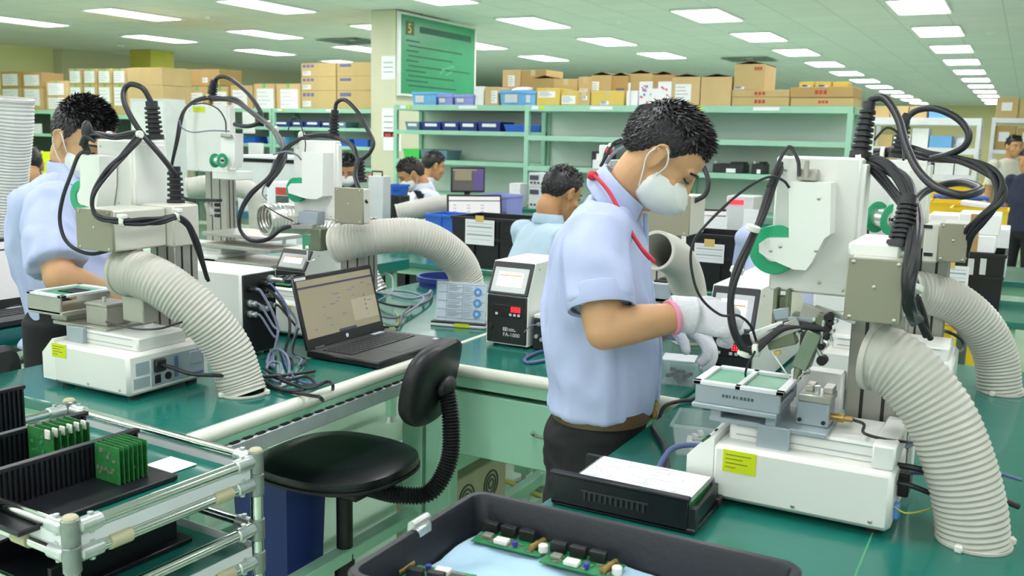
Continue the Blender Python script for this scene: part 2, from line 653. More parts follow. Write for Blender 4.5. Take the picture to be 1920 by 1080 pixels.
# ceiling fittings
for i, (px, py, lab) in enumerate(((390, 31, 'small round grey smoke detector on the ceiling left of the biggest left lights'),
                                   (227, 85, 'small round smoke detector on the ceiling above the left cartons'),
                                   (1858, 59, 'small round smoke detector on the ceiling right of the rightmost light row'),
                                   (1160, 40, 'small round smoke detector on the ceiling right of the pillar sign'))):
    p = atz(px, py, 3.02)
    tag(MB().lathe([(0.055, 0), (0.055, 0.012), (0.035, 0.03), (0.0, 0.032)], (p.x, p.y, 3.02), (0, 0, -1)).build('smoke_detector', 'housing'), lab, 'smoke detector', 'smoke detectors')
for px, py, lab in ((1405, 109, 'square ceiling air vent behind the tall carton on the rack'), (660, 75, 'square ceiling air vent left of the sign pillar')):
    p = atz(px, py, 3.02)
    t = thing('ceiling_vent', lab, 'air vent', (p.x, p.y, 2.99), 'ceiling air vents')
    m = MB()
    for k in range(5):
        s = 0.42-k*0.075
        for (a, b) in (((-s, -s), (s, -s+0.05)), ((-s, s-0.05), (s, s)), ((-s, -s), (-s+0.05, s)), ((s-0.05, -s), (s, s))):
            m.box((p.x+a[0], p.y+a[1], 2.985+k*0.006), (p.x+b[0], p.y+b[1], 2.992+k*0.006))
    m.build('slat_rings', 'vent_dark', t)
    MB().box((p.x-0.45, p.y-0.45, 3.012), (p.x+0.45, p.y+0.45, 3.02)).build('back_plate', 'housing', t)

# ------------------------------------------------------------------ pillar sign and papers
t = thing('hanging_sign', 'large green notice board numbered 5 on the side of the pillar', 'sign', (-7.06, 9.95, 1.98))
SX, SY0, SY1, SZ0, SZ1 = -7.08, 9.95, 11.75, 1.99, 2.965
MB().box((SX, SY0, SZ0), (SX+0.03, SY1, SZ1), 0.003).build('board', 'sign_green', t)
m = MB()
for a, b in (((SY0-0.04, SZ0-0.03), (SY0, SZ1+0.03)), ((SY1, SZ0-0.03), (SY1+0.04, SZ1+0.03)), ((SY0, SZ0-0.03), (SY1, SZ0)), ((SY0, SZ1), (SY1, SZ1+0.03))):
    m.box((SX-0.004, a[0], a[1]), (SX+0.036, b[0], b[1]), 0.003)
m.build('frame', 'sign_frame', t)
MB().box((SX+0.03, SY0+0.11, SZ1-0.24), (SX+0.033, SY0+0.29, SZ1-0.07)).build('number_patch', 'sign_patch', t)
M5 = Matrix.Translation((SX+0.034, SY0+0.15, SZ1-0.215)) @ Matrix(((0, 0, 1, 0), (1, 0, 0, 0), (0, 1, 0, 0), (0, 0, 0, 1)))
text_mesh('5', 0.17, M5).build('digit', 'sign_digit', t, smooth=False)
m = MB()
m.box((SX+0.03, SY0+0.42, SZ1-0.19), (SX+0.0315, SY1-0.1, SZ1-0.11))
z = SZ1-0.30
for k, L in enumerate((0.30, 1.35, 0.28, 1.10, 0.28, 1.55, 0.45, 1.15, 0.5, 1.2)):
    m.box((SX+0.03, SY0+(0.12 if k % 2 == 0 else 0.17), z-0.018), (SX+0.0315, SY0+0.12+L, z))
    z -= 0.062
m.build('text_lines', 'sign_ink', t, smooth=False)
m = MB()
for y, z, w in ((SY0+0.95, 2.35, 0.3), (SY0+1.05, 2.28, 0.16), (SY0+0.9, 2.29, 0.12)):
    m.bar((SX+0.031, y, z), (SX+0.031, y+w, z+0.06), 0.002, 0.028)
m.build('scuff_marks', 'pcb_mask', t)
MB().cyl((SX+0.01, SY0+0.5, SZ1+0.03), (SX+0.01, SY0+0.5, 3.03), 0.012).build('hanger', 'screw', t)
for px, py, w, h, lab in ((728, 127, 0.21, 0.29, 'blank white notice paper high on the pillar'), (728, 230, 0.20, 0.36, 'tall white notice paper lower on the pillar'),
                          (735, 265, 0.27, 0.24, 'white paper with a red heading on the pillar')):
    p = at(px, py, 9.915)
    t = thing('notice_paper', lab, 'paper', (p.x, 9.915, p.z), 'papers on the pillar')
    MB().box((p.x-w/2, 9.914, p.z-h/2), (p.x+w/2, 9.92, p.z+h/2)).build('sheet', 'paper', t)
    if 'red' in lab:
        MB().box((p.x-w*0.42, 9.912, p.z+h*0.22), (p.x-w*0.05, 9.914, p.z+h*0.42)).build('heading', 'print_red', t)
        MB().box((p.x+w*0.02, 9.912, p.z+h*0.22), (p.x+w*0.42, 9.914, p.z+h*0.42)).build('heading', 'print_red', t)
    else:
        m = MB()
        for k in range(3):
            m.box((p.x-w*0.35, 9.912, p.z+h*(0.2-k*0.2)), (p.x+w*0.35, 9.914, p.z+h*(0.24-k*0.2)))
        m.build('print', 'paper_print', t)

# ------------------------------------------------------------------ workbenches
def bench(label, x0, x1, y0, y1, group='green topped workbenches', top=0.85, legs=True, edge=None):
    t = thing('workbench', label, 'workbench', ((x0+x1)/2, (y0+y1)/2, 0), group)
    MB().box((x0, y0, top-0.028), (x1, y1, top), 0.004).build('tabletop', 'desk_vinyl', t)
    if legs:
        ins = 0.06
        for x in (x0+ins, x1-ins):
            for y in (y0+ins, y1-ins):
                MB().box((x-0.022, y-0.022, 0.03), (x+0.022, y+0.022, top-0.028), 0.003).build('leg', 'steel_green', t)
                MB().cyl((x, y, 0), (x, y, 0.035), 0.026, 0.018).build('levelling_foot', 'zinc', t)
        for y in (y0+ins, y1-ins):
            MB().box((x0+ins, y-0.018, top-0.075), (x1-ins, y+0.018, top-0.028), 0.003).build('crossbar', 'steel_green', t)
        for x in (x0+ins, x1-ins):
            MB().box((x-0.018, y0+ins, top-0.075), (x+0.018, y1-ins, top-0.028), 0.003).build('crossbar', 'steel_green', t)
            MB().box((x-0.02, y0+ins, 0.16), (x+0.02, y1-ins, 0.205), 0.003).build('crossbar', 'steel_green', t)
    return t

LX0, LX1, LY0, LY1 = -2.24, -1.470, 1.318, 3.50
left = bench('green workbench with a white tube rail, carrying the left soldering robot and open laptop', LX0, LX1, LY0, LY1)
MB().cyl((LX1+0.004, LY0, 0.834), (LX1+0.004, LY1, 0.834), 0.0165, n=24, c=0.002).build('edge_rail', 'off_white_rail', left)
MB().box((LX1-0.004, LY0, 0.800), (LX1+0.008, LY1, 0.818), 0.002).build('edge_groove', 'steel_green', left)
m = MB().box((LX1-0.03, LY0, 0.762), (LX1+0.018, LY1, 0.800), 0.003)
m.build('side_profile', 'aluminium', left)
m = MB()
for k in range(60):
    y = LY0+0.03+k*0.04
    m.box((LX1+0.0085, y, 0.8005), (LX1+0.0182, y+0.024, 0.803))
m.build('profile_slots', 'black_plastic', left)

MX0, MX1, MY0, MY1 = -1.452, -0.690, 2.145, 3.15
mid = bench('short green workbench with pale drawer behind the standing masked man', MX0, MX1, MY0, MY1)
MB().cyl((MX0, MY0+0.002, 0.834), (MX1, MY0+0.002, 0.834), 0.0165, n=24, c=0.002).build('edge_rail', 'off_white_rail', mid)
MB().box((MX0, MY0+0.002, 0.786), (MX1, MY0+0.03, 0.82), 0.002).build('front_apron', 'steel_green', mid)
MB().box((MX0-0.004, MY0+0.03, 0.838), (MX0+0.003, MY1, 0.853), 0.001).build('seam_strip', 'off_white_rail', mid)
dr = MB().box((-1.372, MY0+0.004, 0.592), (-0.79, MY0+0.022, 0.772), 0.003).build('drawer', 'steel_green', mid)
MB().box((-1.365, MY0+0.022, 0.60), (-0.80, MY0+0.45, 0.76), 0.003).build('drawer_box', 'steel_green', dr)
hp = at(1012, 816, MY0)
MB().tube([(hp.x-0.02, MY0+0.006, hp.z+0.005), (hp.x-0.012, MY0-0.016, hp.z+0.003), (hp.x+0.06, MY0-0.018, hp.z-0.002), (hp.x+0.115, MY0-0.016, hp.z-0.004), (hp.x+0.125, MY0+0.006, hp.z-0.004)], 0.004, 8).build('handle', 'chrome', dr)

RX0, RX1, RY0, RY1 = -0.680, 0.62, 0.74, 2.955
right = bench('wide green workbench at right carrying the nearest soldering robot', RX0, RX1, RY0, RY1)
MB().box((-0.165, RY0+0.01, 0.8502), (-0.162, RY1-0.01, 0.8506)).build('seam_line', 'pcb_mask', right)

far_left = bench('green workbench at the left edge, behind the left operator', -3.95, -2.715, 1.0, 3.9)
MB().box((-2.715, 1.0, 0.80), (-2.705, 3.9, 0.852), 0.002).build('edge_rail', 'desk_vinyl', far_left)

# supports seen beneath the benches
p0, p1 = at(753, 860, 2.19), at(792, 860, 2.19)
m = MB().box((p0.x, 2.19, 0.0), (p1.x-0.003, 2.24, 0.82), 0.003)
m.build('leg', 'steel_green', left)
p2, p3 = at(797, 860, 2.19), at(834, 860, 2.19)
MB().box((p2.x, 2.19, 0.0), (p3.x, 2.24, 0.78), 0.003).build('leg', 'steel_green', mid)
a, b = at(676, 1052, 1.62), at(772, 965, 2.2)
MB().box((-1.53, 1.405, 0.34), (-1.486, 2.19, 0.375), 0.003).build('crossbar', 'steel_green', left)
MB().box((-2.2, 2.195, 0.40), (-1.48, 2.235, 0.44), 0.003).build('crossbar', 'steel_green', left)
MB().box((-1.42, 2.2, 0.50), (-1.38, 2.75, 0.55), 0.003).build('crossbar', 'steel_green', mid)

# an old computer case under the middle bench
t = thing('computer_case', 'beige computer case with round fan grilles under the middle workbench', 'computer', (-1.2, 2.5, 0))
c0 = at(835, 906, 2.26)
cx, cz = c0.x+0.02, c0.z
MB().box((cx-0.20, 2.26, 0.02), (cx, 2.60, cz), 0.004).build('case', 'pc_beige', t)
for yy in (2.35, 2.50):
    m = MB()
    for r in (0.018, 0.032, 0.046):
        m.ring((cx+0.001, yy, cz-0.075), (1, 0, 0), r-0.006, r, 0.003, 24)
    m.build('fan_grille', 'rack_dark', t)
m = MB()
for x in (cx-0.18, cx-0.02):
    for y in (2.28, 2.58):
        m.cyl((x, y, 0), (x, y, 0.02), 0.015)
m.build('foot', 'black_rubber', t)
p = [atz(918, 884, 0.0)]
y0 = atz(925, 890, 0.0)
tag(MB().tube([atz(905, 880, 0.008), atz(940, 897, 0.008), atz(985, 917, 0.008), atz(1032, 938, 0.008), atz(1080, 960, 0.008)], 0.009, 8).build('floor_cable', 'cable_yellow'),
    'yellow cable running across the floor under the middle workbench', 'cable')
for px, py, lab in ((982, 905, 'green steel bench leg with levelling foot, left one of the pair by the yellow cable'), (1017, 918, 'green steel bench leg with levelling foot, right one of the pair by the yellow cable')):
    q = atz(px, py, 0.0)
    t = thing('support_leg', lab, 'bench leg', (q.x, q.y, 0), 'support legs under the middle bench')
    MB().box((q.x-0.035, q.y-0.03, 0.05), (q.x+0.035, q.y+0.03, 0.80), 0.003).build('post', 'steel_green', t)
    MB().lathe([(0.035, 0), (0.035, 0.012), (0.012, 0.02), (0.012, 0.052)], (q.x, q.y, 0)).build('levelling_foot', 'zinc', t)

# blue tub under the left bench
t = thing('storage_tub', 'navy blue plastic tub under the left workbench beside the chair', 'tub', (-1.75, 1.7, 0))
q0, q1 = at(425, 960, 1.72).x, at(538, 960, 1.72).x
ztop = at(540, 915, 1.72).z
m = MB()
def tub(m, x0, x1, y0, y1, z0, z1, taper=0.03, wall=0.006, lip=0.012):
    def rr(d, z):
        return [V((x0+d, y0+d, z)), V((x1-d, y0+d, z)), V((x1-d, y1-d, z)), V((x0+d, y1-d, z))]
    m.rings([rr(taper, z0), rr(lip, z1-0.015), rr(0, z1-0.015), rr(0, z1), rr(lip+wall, z1), rr(taper+wall, z0+wall)])
    return m
tub(m, q0, q1, 1.72, 1.90, 0.0, ztop)
m.build('tub_body', 'bin_navy', t, angle=20)
MB().box((q0+0.03, 1.745, ztop-0.1), (q1-0.03, 1.88, ztop-0.09)).build('shaded_inside', 'dark_shadow_box', t)  # dark sheet stands in for the shade inside the tub
# ================================================================== soldering robots
class screws:
    def __init__(s, pts, nrm, r=0.0032, h=0.002):
        s.a = [MB().lathe([(r, 0), (r, h*0.6), (r*0.6, h)], p, V(nrm), 10) for p in pts]
    def build(s, name, mat, par):
        for m in s.a:
            m.build('screw', mat, par)

def pxpoly(pts, y):
    return [(q.x, q.z) for q in (at(px, py, y) for px, py in pts)]

def px3(pts, y=None):
    return [at(p[0], p[1], p[2] if len(p) > 2 else y) for p in pts]

def robot(label, org, L, D=0.24, z0=0.85, column=None, beige=None, zunit=None, feeder=None, group='desktop soldering robots'):
    ox, oy = org
    t = thing('soldering_robot', label, 'robot', (ox+L/2, oy+D/2, z0), group)
    def P(x, y, z):
        return V((ox+x, oy+y, z0+z))
    # base: one housing with a sloping control panel at its front end
    MB().box(P(0.045, 0, 0.012), P(L, D, 0.110), 0.008).build('base_housing', 'machine_white', t)
    prof = [(ox+0.0, z0+0.016), (ox+0.047, z0+0.016), (ox+0.047, z0+0.118), (ox+0.040, z0+0.118), (ox+0.0, z0+0.080)]
    pan = MB().prism(prof, 'xz', oy+0.004, oy+D-0.004).build('control_panel', 'machine_white_b', t)
    MB().obox(P(0.024, 0.035, 0.104), (0.014, 0.02, 0.008), Matrix.Rotation(-0.75, 3, 'Y'), 0.002).build('start_button', 'button_green', pan)
    MB().obox(P(0.030, 0.075, 0.110), (0.006, 0.006, 0.005), Matrix.Rotation(-0.75, 3, 'Y'), 0.001).build('indicator', 'black_plastic', pan)
    for fx in (0.05, L-0.03):
        for fy in (0.035, D-0.035):
            MB().cyl(P(fx, fy, 0), P(fx, fy, 0.018), 0.014).build('foot', 'black_rubber', t)
    cov = MB().box(P(0.062, 0.040, 0.108), P(L-0.012, 0.185, 0.142), 0.004).build('rail_cover', 'machine_white', t)
    m = MB()
    m.box(P(0.075, 0.0385, 0.120), P(L-0.03, 0.0401, 0.1215))
    m.box(P(0.075, 0.0385, 0.136), P(L-0.03, 0.0401, 0.1375))
    m.build('rail_slot', 'bracket_grey', cov)
    screws([P(L-0.03, 0, 0.026), P(L*0.55, 0, 0.026)], (0, -1, 0), 0.0035).build('housing_screws', 'screw', t)
    if column:
        x0, x1, y0, y1, zt = column
        c = MB().box((x0, y0, z0+0.108), (x1, y1, zt), 0.002).build('column', 'column_alu', t)
        m = MB()
        for k in (0.3, 0.7):
            xx = x0+(x1-x0)*k
            m.box((xx-0.003, y0-0.0004, z0+0.11), (xx+0.003, y0+0.002, zt))
            yy = y0+(y1-y0)*k
            m.box((x1-0.002, yy-0.003, z0+0.11), (x1+0.0004, yy+0.003, zt))
        m.build('column_groove', 'black_panel', c)
    if beige:
        (a, b, c, d), y, dep = beige
        h = MB().box((a, y+0.004, c), (b, y+dep, d), 0.004).build('arm_housing', 'machine_beige_light', t)
        MB().box((a-0.001, y, c-0.001), (b+0.001, y+0.005, d+0.001), 0.002).build('cover_plate', 'machine_beige', h)
        w, hh = b-a, d-c
        screws([V((a+w*u, y, c+hh*v)) for u, v in ((0.1, 0.06), (0.9, 0.06), (0.1, 0.94), (0.9, 0.94), (0.5, 0.56))], (0, -1, 0)).build('plate_screws', 'screw', h)
    if zunit:
        (a, b, c, d), y, dep = zunit
        h = MB().box((a, y, c), (b, y+dep, d), 0.004).build('head_housing', 'machine_white', t)
        MB().box((b-0.004, y+0.006, c+0.01), (b+0.008, y+dep-0.006, d-0.01), 0.003).build('side_cover', 'machine_white_b', h)
        screws([V((a+(b-a)*u, y, c+(d-c)*v)) for u, v in ((0.3, 0.02), (0.62, 0.09), (0.9, 0.05), (0.12, 0.9))], (0, -1, 0), 0.0028).build('housing_screws', 'screw', h)
    if feeder:
        poly, y, dep = feeder
        fd = MB().prism(pxpoly(poly, y), 'xz', y, y+dep).build('wire_feeder', 'machine_white_b', t)
    return t, P

def spool(t, c, axis, r, w):
    c = V(c)
    ax = V(axis).normalized()
    sp = MB().cyl(c-ax*w/2, c+ax*w/2, r*0.62, n=32).build('solder_spool', 'solder', t)
    for s in (-1, 1):
        MB().ring(c+ax*s*w/2, ax, r*0.48, r, 0.004, 40, 0.0012).build('flange', 'spool_green', sp)
    m = MB().cyl(c-ax*(w/2+0.006), c+ax*(w/2+0.006), r*0.16, n=16)
    m.build('spindle', 'black_plastic', sp)
    return sp

def boot(t, a, b, r0, r1, n=7, name='cable_boot'):      # ridged rubber boot
    a, b = V(a), V(b)
    L = (b-a).length
    prof = [(r0*1.15, 0), (r0*1.15, L*0.12)]
    for i in range(n):
        z = L*(0.14+0.72*i/n)
        q = r0+(r1-r0)*i/n
        st = L*0.72/n
        prof += [(q*0.72, z), (q*0.72, z+st*0.30), (q*1.05, z+st*0.42), (q*1.05, z+st*0.88)]
    prof += [(r1*0.85, L*0.87), (r1*0.85, L)]
    return MB().lathe(prof, a, b-a, 20).build(name, 'cable_black', t)

def cable(t, pts, r, mat='cable_black', y=None, name='cable', n=8):
    return MB().tube(px3(pts, y), r, n, 7).build(name, mat, t)

def bundle(t, pts, r, k=4, spread=0.006, y=None, name='cable', mat='cable_black'):
    P = px3(pts, y)
    for i in range(k):
        a = 2*PI*i/k+0.4
        Q = []
        for j, p in enumerate(P):
            s = spread*(0.6+0.5*math.sin(j*1.7+i*2.1))
            Q.append(p+V((math.cos(a+j*0.5)*s, math.sin(a*1.3+j)*s*0.6, math.sin(a+j*0.5)*s)))
        MB().tube(Q, r, 8, 6).build(name, mat, t)

def tie(t, px, py, y, r=0.012, d=(1, 0, 0), name='cable_clip'):
    c = at(px, py, y)
    d = V(d).normalized()
    MB().cyl(c-d*0.005, c+d*0.005, r, n=16, c=0.001).build(name, 'tie_white', t)

def yellow_label(t, px0, px1, py0, py1, y):
    a, b, c, d = rect(px0, px1, py0, py1, y)
    lb = MB().box((a, y-0.0012, c), (b, y+0.001, d)).build('warning_label', 'label_yellow', t)
    m = MB()
    for k, f in enumerate((0.85, 0.6, 0.75, 0.4)):
        z = d-(d-c)*(0.2+0.19*k)
        m.box((a+(b-a)*0.08, y-0.0018, z-0.0007), (a+(b-a)*f, y-0.001, z+0.0007))
    m.build('label_print', 'label_ink', lb, smooth=False)

# ---- the nearest robot, at the right -------------------------------------------------
YA = 1.528
ra, PA = robot('nearest white soldering robot, on the right bench in front of the standing masked man', (-0.474, YA), 0.337, 0.245,
               column=(-0.249, -0.158, 1.735, 1.80, 1.30), beige=(rect(1586, 1692, 486, 605, 1.52), 1.52, 0.21),
               zunit=(rect(1448, 1606, 294, 552, 1.715), 1.715, 0.075),
               feeder=([(1479, 341), (1558, 343), (1556, 440), (1545, 448), (1522, 492), (1510, 507), (1487, 505), (1437, 483), (1423, 473), (1423, 457), (1437, 447), (1479, 447)], 1.665, 0.05))
yellow_label(ra, 1355, 1418, 847, 888, YA)
c = at(1651, 467, 1.56)
a0, b0, c0_, d0 = rect(1588, 1692, 462, 480, 1.55)
MB().box((a0, 1.56, d0-0.02), (b0-0.004, 1.72, d0+0.004), 0.004).build('arm_top_cover', 'machine_white_b', ra)  # whiter colour stands in for light falling on the arm's top face
spool(ra, at(1450, 469, 1.69)+V((0, 0.012, 0)), (0, 1, 0), 0.044, 0.018)
m = MB()
q = at(1522, 340, 1.67)
m.box((q.x-0.03, 1.69, q.z), (q.x+0.004, 1.714, q.z+0.02), 0.002)
m.cyl((q.x-0.012, 1.68, q.z+0.006), (q.x-0.012, 1.68, q.z+0.035), 0.004)
m.build('feeder_inlet', 'plate_metal', ra)
screws([at(1463, 462, 1.665), at(1445, 470, 1.665), at(1530, 470, 1.665), at(1535, 372, 1.665)], (0, -1, 0)).build('feeder_screws', 'screw', ra)
# sliding table, fixture and sensor box
MB().box(PA(0.028, 0.028, 0.140), PA(0.226, 0.170, 0.149), 0.002).build('slide_plate', 'bracket_grey', ra)
MB().box(PA(0.114, 0.022, 0.100), PA(0.168, 0.034, 0.149), 0.002).build('slide_bracket', 'bracket_grey', ra)
fx = MB().box(PA(0.006, 0.020, 0.174), PA(0.148, 0.148, 0.186), 0.002)
fx.box(PA(0.004, 0.018, 0.172), PA(0.150, 0.024, 0.206), 0.002)
fx.box(PA(0.004, 0.144, 0.172), PA(0.150, 0.150, 0.206), 0.002)
fx.box(PA(0.0, 0.013, 0.164), PA(0.146, 0.152, 0.173), 0.002)
fx = fx.build('work_fixture', 'bracket_grey', ra)
for x in (0.03, 0.125):
    MB().box(PA(x, 0.03, 0.148), PA(x+0.018, 0.14, 0.166), 0.001).build('fixture_leg', 'bracket_grey', fx)
fr = MB()
for a, b in (((0.0, 0.016), (0.156, 0.028)), ((0.0, 0.138), (0.156, 0.152)), ((0.0, 0.016), (0.014, 0.152)), ((0.073, 0.016), (0.083, 0.152)), ((0.142, 0.016), (0.156, 0.152))):
    fr.box(PA(a[0], a[1], 0.205), PA(b[0], b[1], 0.212), 0.001)
fr.build('frame', 'white_steel', fx)
for x0, x1 in ((0.014, 0.073), (0.083, 0.142)):
    b = MB().box(PA(x0, 0.028, 0.203), PA(x1, 0.138, 0.207)).build('circuit_board', 'pcb_mask', fx)
m = MB()
for k in range(9):
    x = 0.052+k*0.0062
    m.box(PA(x, 0.0172, 0.188), PA(x+0.004 if k not in (2, 4) else x+0.002, 0.0182, 0.193))
m.build('engraved_number', 'rack_dark', fx)
for (x, y) in ((-0.012, 0.08), (-0.01, 0.1), (-0.008, 0.12)):
    MB().cyl(PA(x, y, 0.196), PA(x+0.016, y, 0.196), 0.006, n=14).build('clamp_knob', 'black_plastic', fx)
sb = MB().box(PA(0.168, 0.062, 0.149), PA(0.222, 0.118, 0.190), 0.002).build('sensor_box', 'bracket_grey', ra)
m = MB().box(PA(0.170, 0.060, 0.190), PA(0.224, 0.120, 0.203), 0.002)
m.box(PA(0.176, 0.084, 0.203), PA(0.190, 0.120, 0.213), 0.001)
m.box(PA(0.206, 0.084, 0.203), PA(0.222, 0.120, 0.213), 0.001)
m.build('box_lid', 'plate_metal', sb)
m = MB()
for x in (0.175, 0.214):
    m.lathe([(0.0035, 0), (0.0035, 0.004)], PA(x, 0.062, 0.158), (0, -1, 0), 10)
m.build('box_screws', 'black_panel', sb)
MB().cyl(PA(0.198, 0.078, 0.203), PA(0.198, 0.078, 0.216), 0.005).build('thumb_screw', 'zinc', sb)
MB().lathe([(0.006, 0), (0.006, 0.012), (0.0075, 0.012), (0.0075, 0.022), (0.005, 0.022), (0.005, 0.036)], PA(0.222, 0.08, 0.166), (1, 0, 0), 16).build('connector', 'brass', sb)
s0 = PA(0.256, 0.08, 0.166)
MB().tube([s0, s0+V((0.02, -0.002, -0.004)), at(1620, 812, 1.58), at(1660, 824, 1.58), at(1695, 828, 1.60), at(1712, 830, 1.66)], 0.0026, 8).build('sensor_cable', 'cable_black', ra)
gb = MB().box(PA(0.130, 0.185, 0.140), PA(0.222, 0.23, 0.215), 0.004)
gb.build('guide_cover', 'machine_white_b', ra)
MB().box(PA(0.300, 0.012, 0.11), PA(0.335, 0.20, 0.150), 0.003).build('rear_cover', 'machine_white', ra)
m = MB().box(PA(0.338, 0.18, 0.02), PA(0.346, 0.235, 0.20), 0.002)
m.build('rear_bracket', 'machine_white_b', ra)
# soldering head
TY = 1.69
th = MB().box((at(1487, 0, TY).x, TY, at(1490, 612, TY).z), (at(1495, 0, TY).x, 1.716, at(1490, 545, TY).z), 0.001)
th.box((at(1511, 0, TY).x, TY, at(1510, 600, TY).z), (at(1518, 0, TY).x, 1.716, at(1510, 547, TY).z), 0.001)
th.box((at(1495, 0, TY).x, TY+0.012, at(1500, 622, TY).z), (at(1516, 0, TY).x, 1.716, at(1500, 560, TY).z), 0.002)
th = th.build('tool_holder', 'olive_metal', ra)
def pbar(name, mat, a, b, w, h, par=th, y=TY, yb=None):
    return MB().bar(at(a[0], a[1], y), at(b[0], b[1], yb or y), w, h, 0.0015, up=(0, 1, 0)).build(name, mat, par)
pbar('tool_block', 'olive_metal', (1486, 600), (1548, 612), 0.030, 0.026)
pbar('tool_plate', 'plate_metal', (1500, 588), (1552, 604), 0.04, 0.007, y=1.68)
pbar('cross_rail', 'zinc', (1528, 576), (1606, 603), 0.010, 0.010, y=1.70)
pbar('cross_rail', 'chrome', (1536, 586), (1590, 588), 0.008, 0.008, y=1.705)
iron = pbar('soldering_iron', 'iron_green', (1530, 622), (1500, 688), 0.026, 0.030, y=1.665)
pbar('iron_back', 'olive_metal', (1522, 618), (1491, 686), 0.006, 0.034, par=iron, y=1.668)
a, b = at(1500, 686, 1.665), at(1486, 724, 1.645)
MB().lathe([(0.009, 0), (0.007, (b-a).length*0.35), (0.0055, (b-a).length*0.4), (0.004, (b-a).length*0.75), (0.0012, (b-a).length)], a, b-a, 14).build('iron_tip', 'olive_metal', iron)
pbar('guide_bar', 'plate_metal', (1540, 622), (1518, 688), 0.006, 0.010, y=1.672)
pbar('tool_plate', 'bracket_grey', (1478, 604), (1526, 608), 0.022, 0.012, y=1.675)
pbar('clamp_block', 'olive_metal', (1532, 596), (1552, 602), 0.020, 0.014, y=1.665)
pbar('clamp_block', 'black_panel', (1546, 628), (1556, 632), 0.014, 0.012, y=1.66)
pbar('sensor_block', 'chip_white', (1456, 600), (1478, 594), 0.016, 0.014, y=1.70)
pbar('wire_clip', 'tape_yellow', (1452, 662), (1464, 660), 0.008, 0.008, y=1.66)
for (px, py) in ((1507, 618), (1518, 622), (1536, 612), (1526, 600), (1495, 626), (1512, 668), (1560, 622), (1566, 604)):
    p = at(px, py, 1.658)
    MB().cyl(p, p+V((0, 0.016, 0)), 0.0036, n=10, c=0.0006).build('cap_screw', 'zinc', th)
pbar('feed_arm', 'plate_metal', (1412, 641), (1500, 606), 0.022, 0.016, y=1.66)
pbar('feed_arm', 'machine_white_b', (1408, 632), (1470, 610), 0.018, 0.006, y=1.655)
pbar('feed_block', 'olive_metal', (1440, 640), (1492, 628), 0.030, 0.024, y=1.665)
pbar('feed_bracket', 'bracket_grey', (1452, 590), (1480, 586), 0.02, 0.012, y=1.69)
for (px, py, r) in ((1540, 677, 0.009), (1539, 651, 0.006), (1553, 596, 0.008), (1549, 618, 0.007), (1556, 606, 0.006)):
    p = at(px, py, 1.655)
    MB().cyl(p, p+V((0.0, 0.02, 0)), r, n=14, c=0.001).build('adjust_knob', 'black_plastic', th)
for (a, b, r) in (((1545, 600), (1538, 655), 0.0035), ((1552, 612), (1560, 640), 0.003), ((1530, 645), (1540, 668), 0.004)):
    MB().cyl(at(*a, 1.66), at(*b, 1.66), r, n=10).build('adjust_rod', 'zinc', th)
MB().tube(px3([(1444, 655, 1.66), (1462, 682, 1.655), (1478, 706, 1.648), (1486, 722, 1.645)]), 0.0016, 6).build('wire_guide', 'zinc', th)
MB().tube(px3([(1512, 700, 1.66), (1500, 706, 1.655), (1488, 716, 1.648)]), 0.0012, 6).build('wire_guide', 'zinc', th)
m = MB().cyl(at(1506, 697, 1.66), at(1518, 694, 1.66), 0.006, n=12)
m.build('guide_nut', 'zinc', th)
# cables of the nearest robot
bundle(ra, [(1500, 322, 1.74), (1475, 300, 1.73), (1452, 330, 1.70), (1430, 400, 1.67), (1408, 455, 1.64), (1384, 510, 1.62), (1370, 560, 1.61), (1372, 610, 1.61), (1392, 650, 1.62), (1416, 655, 1.63), (1445, 632, 1.645), (1478, 612, 1.655), (1545, 616, 1.66)], 0.0048, 3, 0.0050)
cable(ra, [(1498, 330, 1.68), (1496, 300, 1.69), (1480, 275, 1.70), (1462, 300, 1.69), (1440, 350, 1.67)], 0.0034)
cable(ra, [(1480, 352, 1.66), (1468, 338, 1.655), (1440, 332, 1.65), (1390, 360, 1.62), (1330, 415, 1.58), (1300, 455, 1.57), (1296, 500, 1.57), (1312, 555, 1.58), (1350, 590, 1.60), (1385, 592, 1.61), (1408, 612, 1.63), (1418, 640, 1.64)], 0.0024)
cable(ra, [(1416, 658, 1.62), (1402, 685, 1.62), (1398, 705, 1.63), (1408, 728, 1.65)], 0.002)
for px, py, dz in ((1412, 428, 0), (1382, 507, 0), (1396, 662, 0)):
    tie(ra, px, py, 1.63, 0.0125, (0.3, 0, 1))
tie(ra, 1418, 657, 1.632, 0.012, (1, 0, 0.2))
bundle(ra, [(1500, 322, 1.74), (1530, 318, 1.75), (1575, 312, 1.77), (1620, 303, 1.78), (1660, 312, 1.76), (1696, 345, 1.70), (1713, 400, 1.62), (1714, 470, 1.535), (1704, 530, 1.51), (1706, 585, 1.53), (1718, 600, 1.58)], 0.0062, 5, 0.0085)
for k in range(3):
    cable(ra, [(1625, 306+k*3, 1.78), (1650, 322+k*9, 1.75), (1672, 348+k*9, 1.71), (1694, 382+k*8, 1.64), (1700, 440, 1.58)], 0.0035)
tie(ra, 1612, 300, 1.775, 0.016, (1, 0, 0.2))
for px in (1507, 1655):
    p = at(px, 309, 1.77)
    MB().obox(p, (0.016, 0.016, 0.016), None, 0.002).build('cable_clip', 'tie_white', ra)
boot(ra, at(1612, 298, 1.78), at(1630, 192, 1.80), 0.0165, 0.013, 7)
cable(ra, [(1628, 200, 1.80), (1636, 186, 1.80), (1660, 186, 1.79), (1684, 222, 1.76), (1700, 275, 1.72), (1722, 320, 1.68), (1756, 352, 1.64), (1800, 366, 1.62), (1832, 360, 1.64), (1836, 352, 1.70), (1800, 342, 1.78), (1750, 352, 1.80), (1720, 372, 1.76), (1712, 400, 1.70)], 0.0068, n=10)
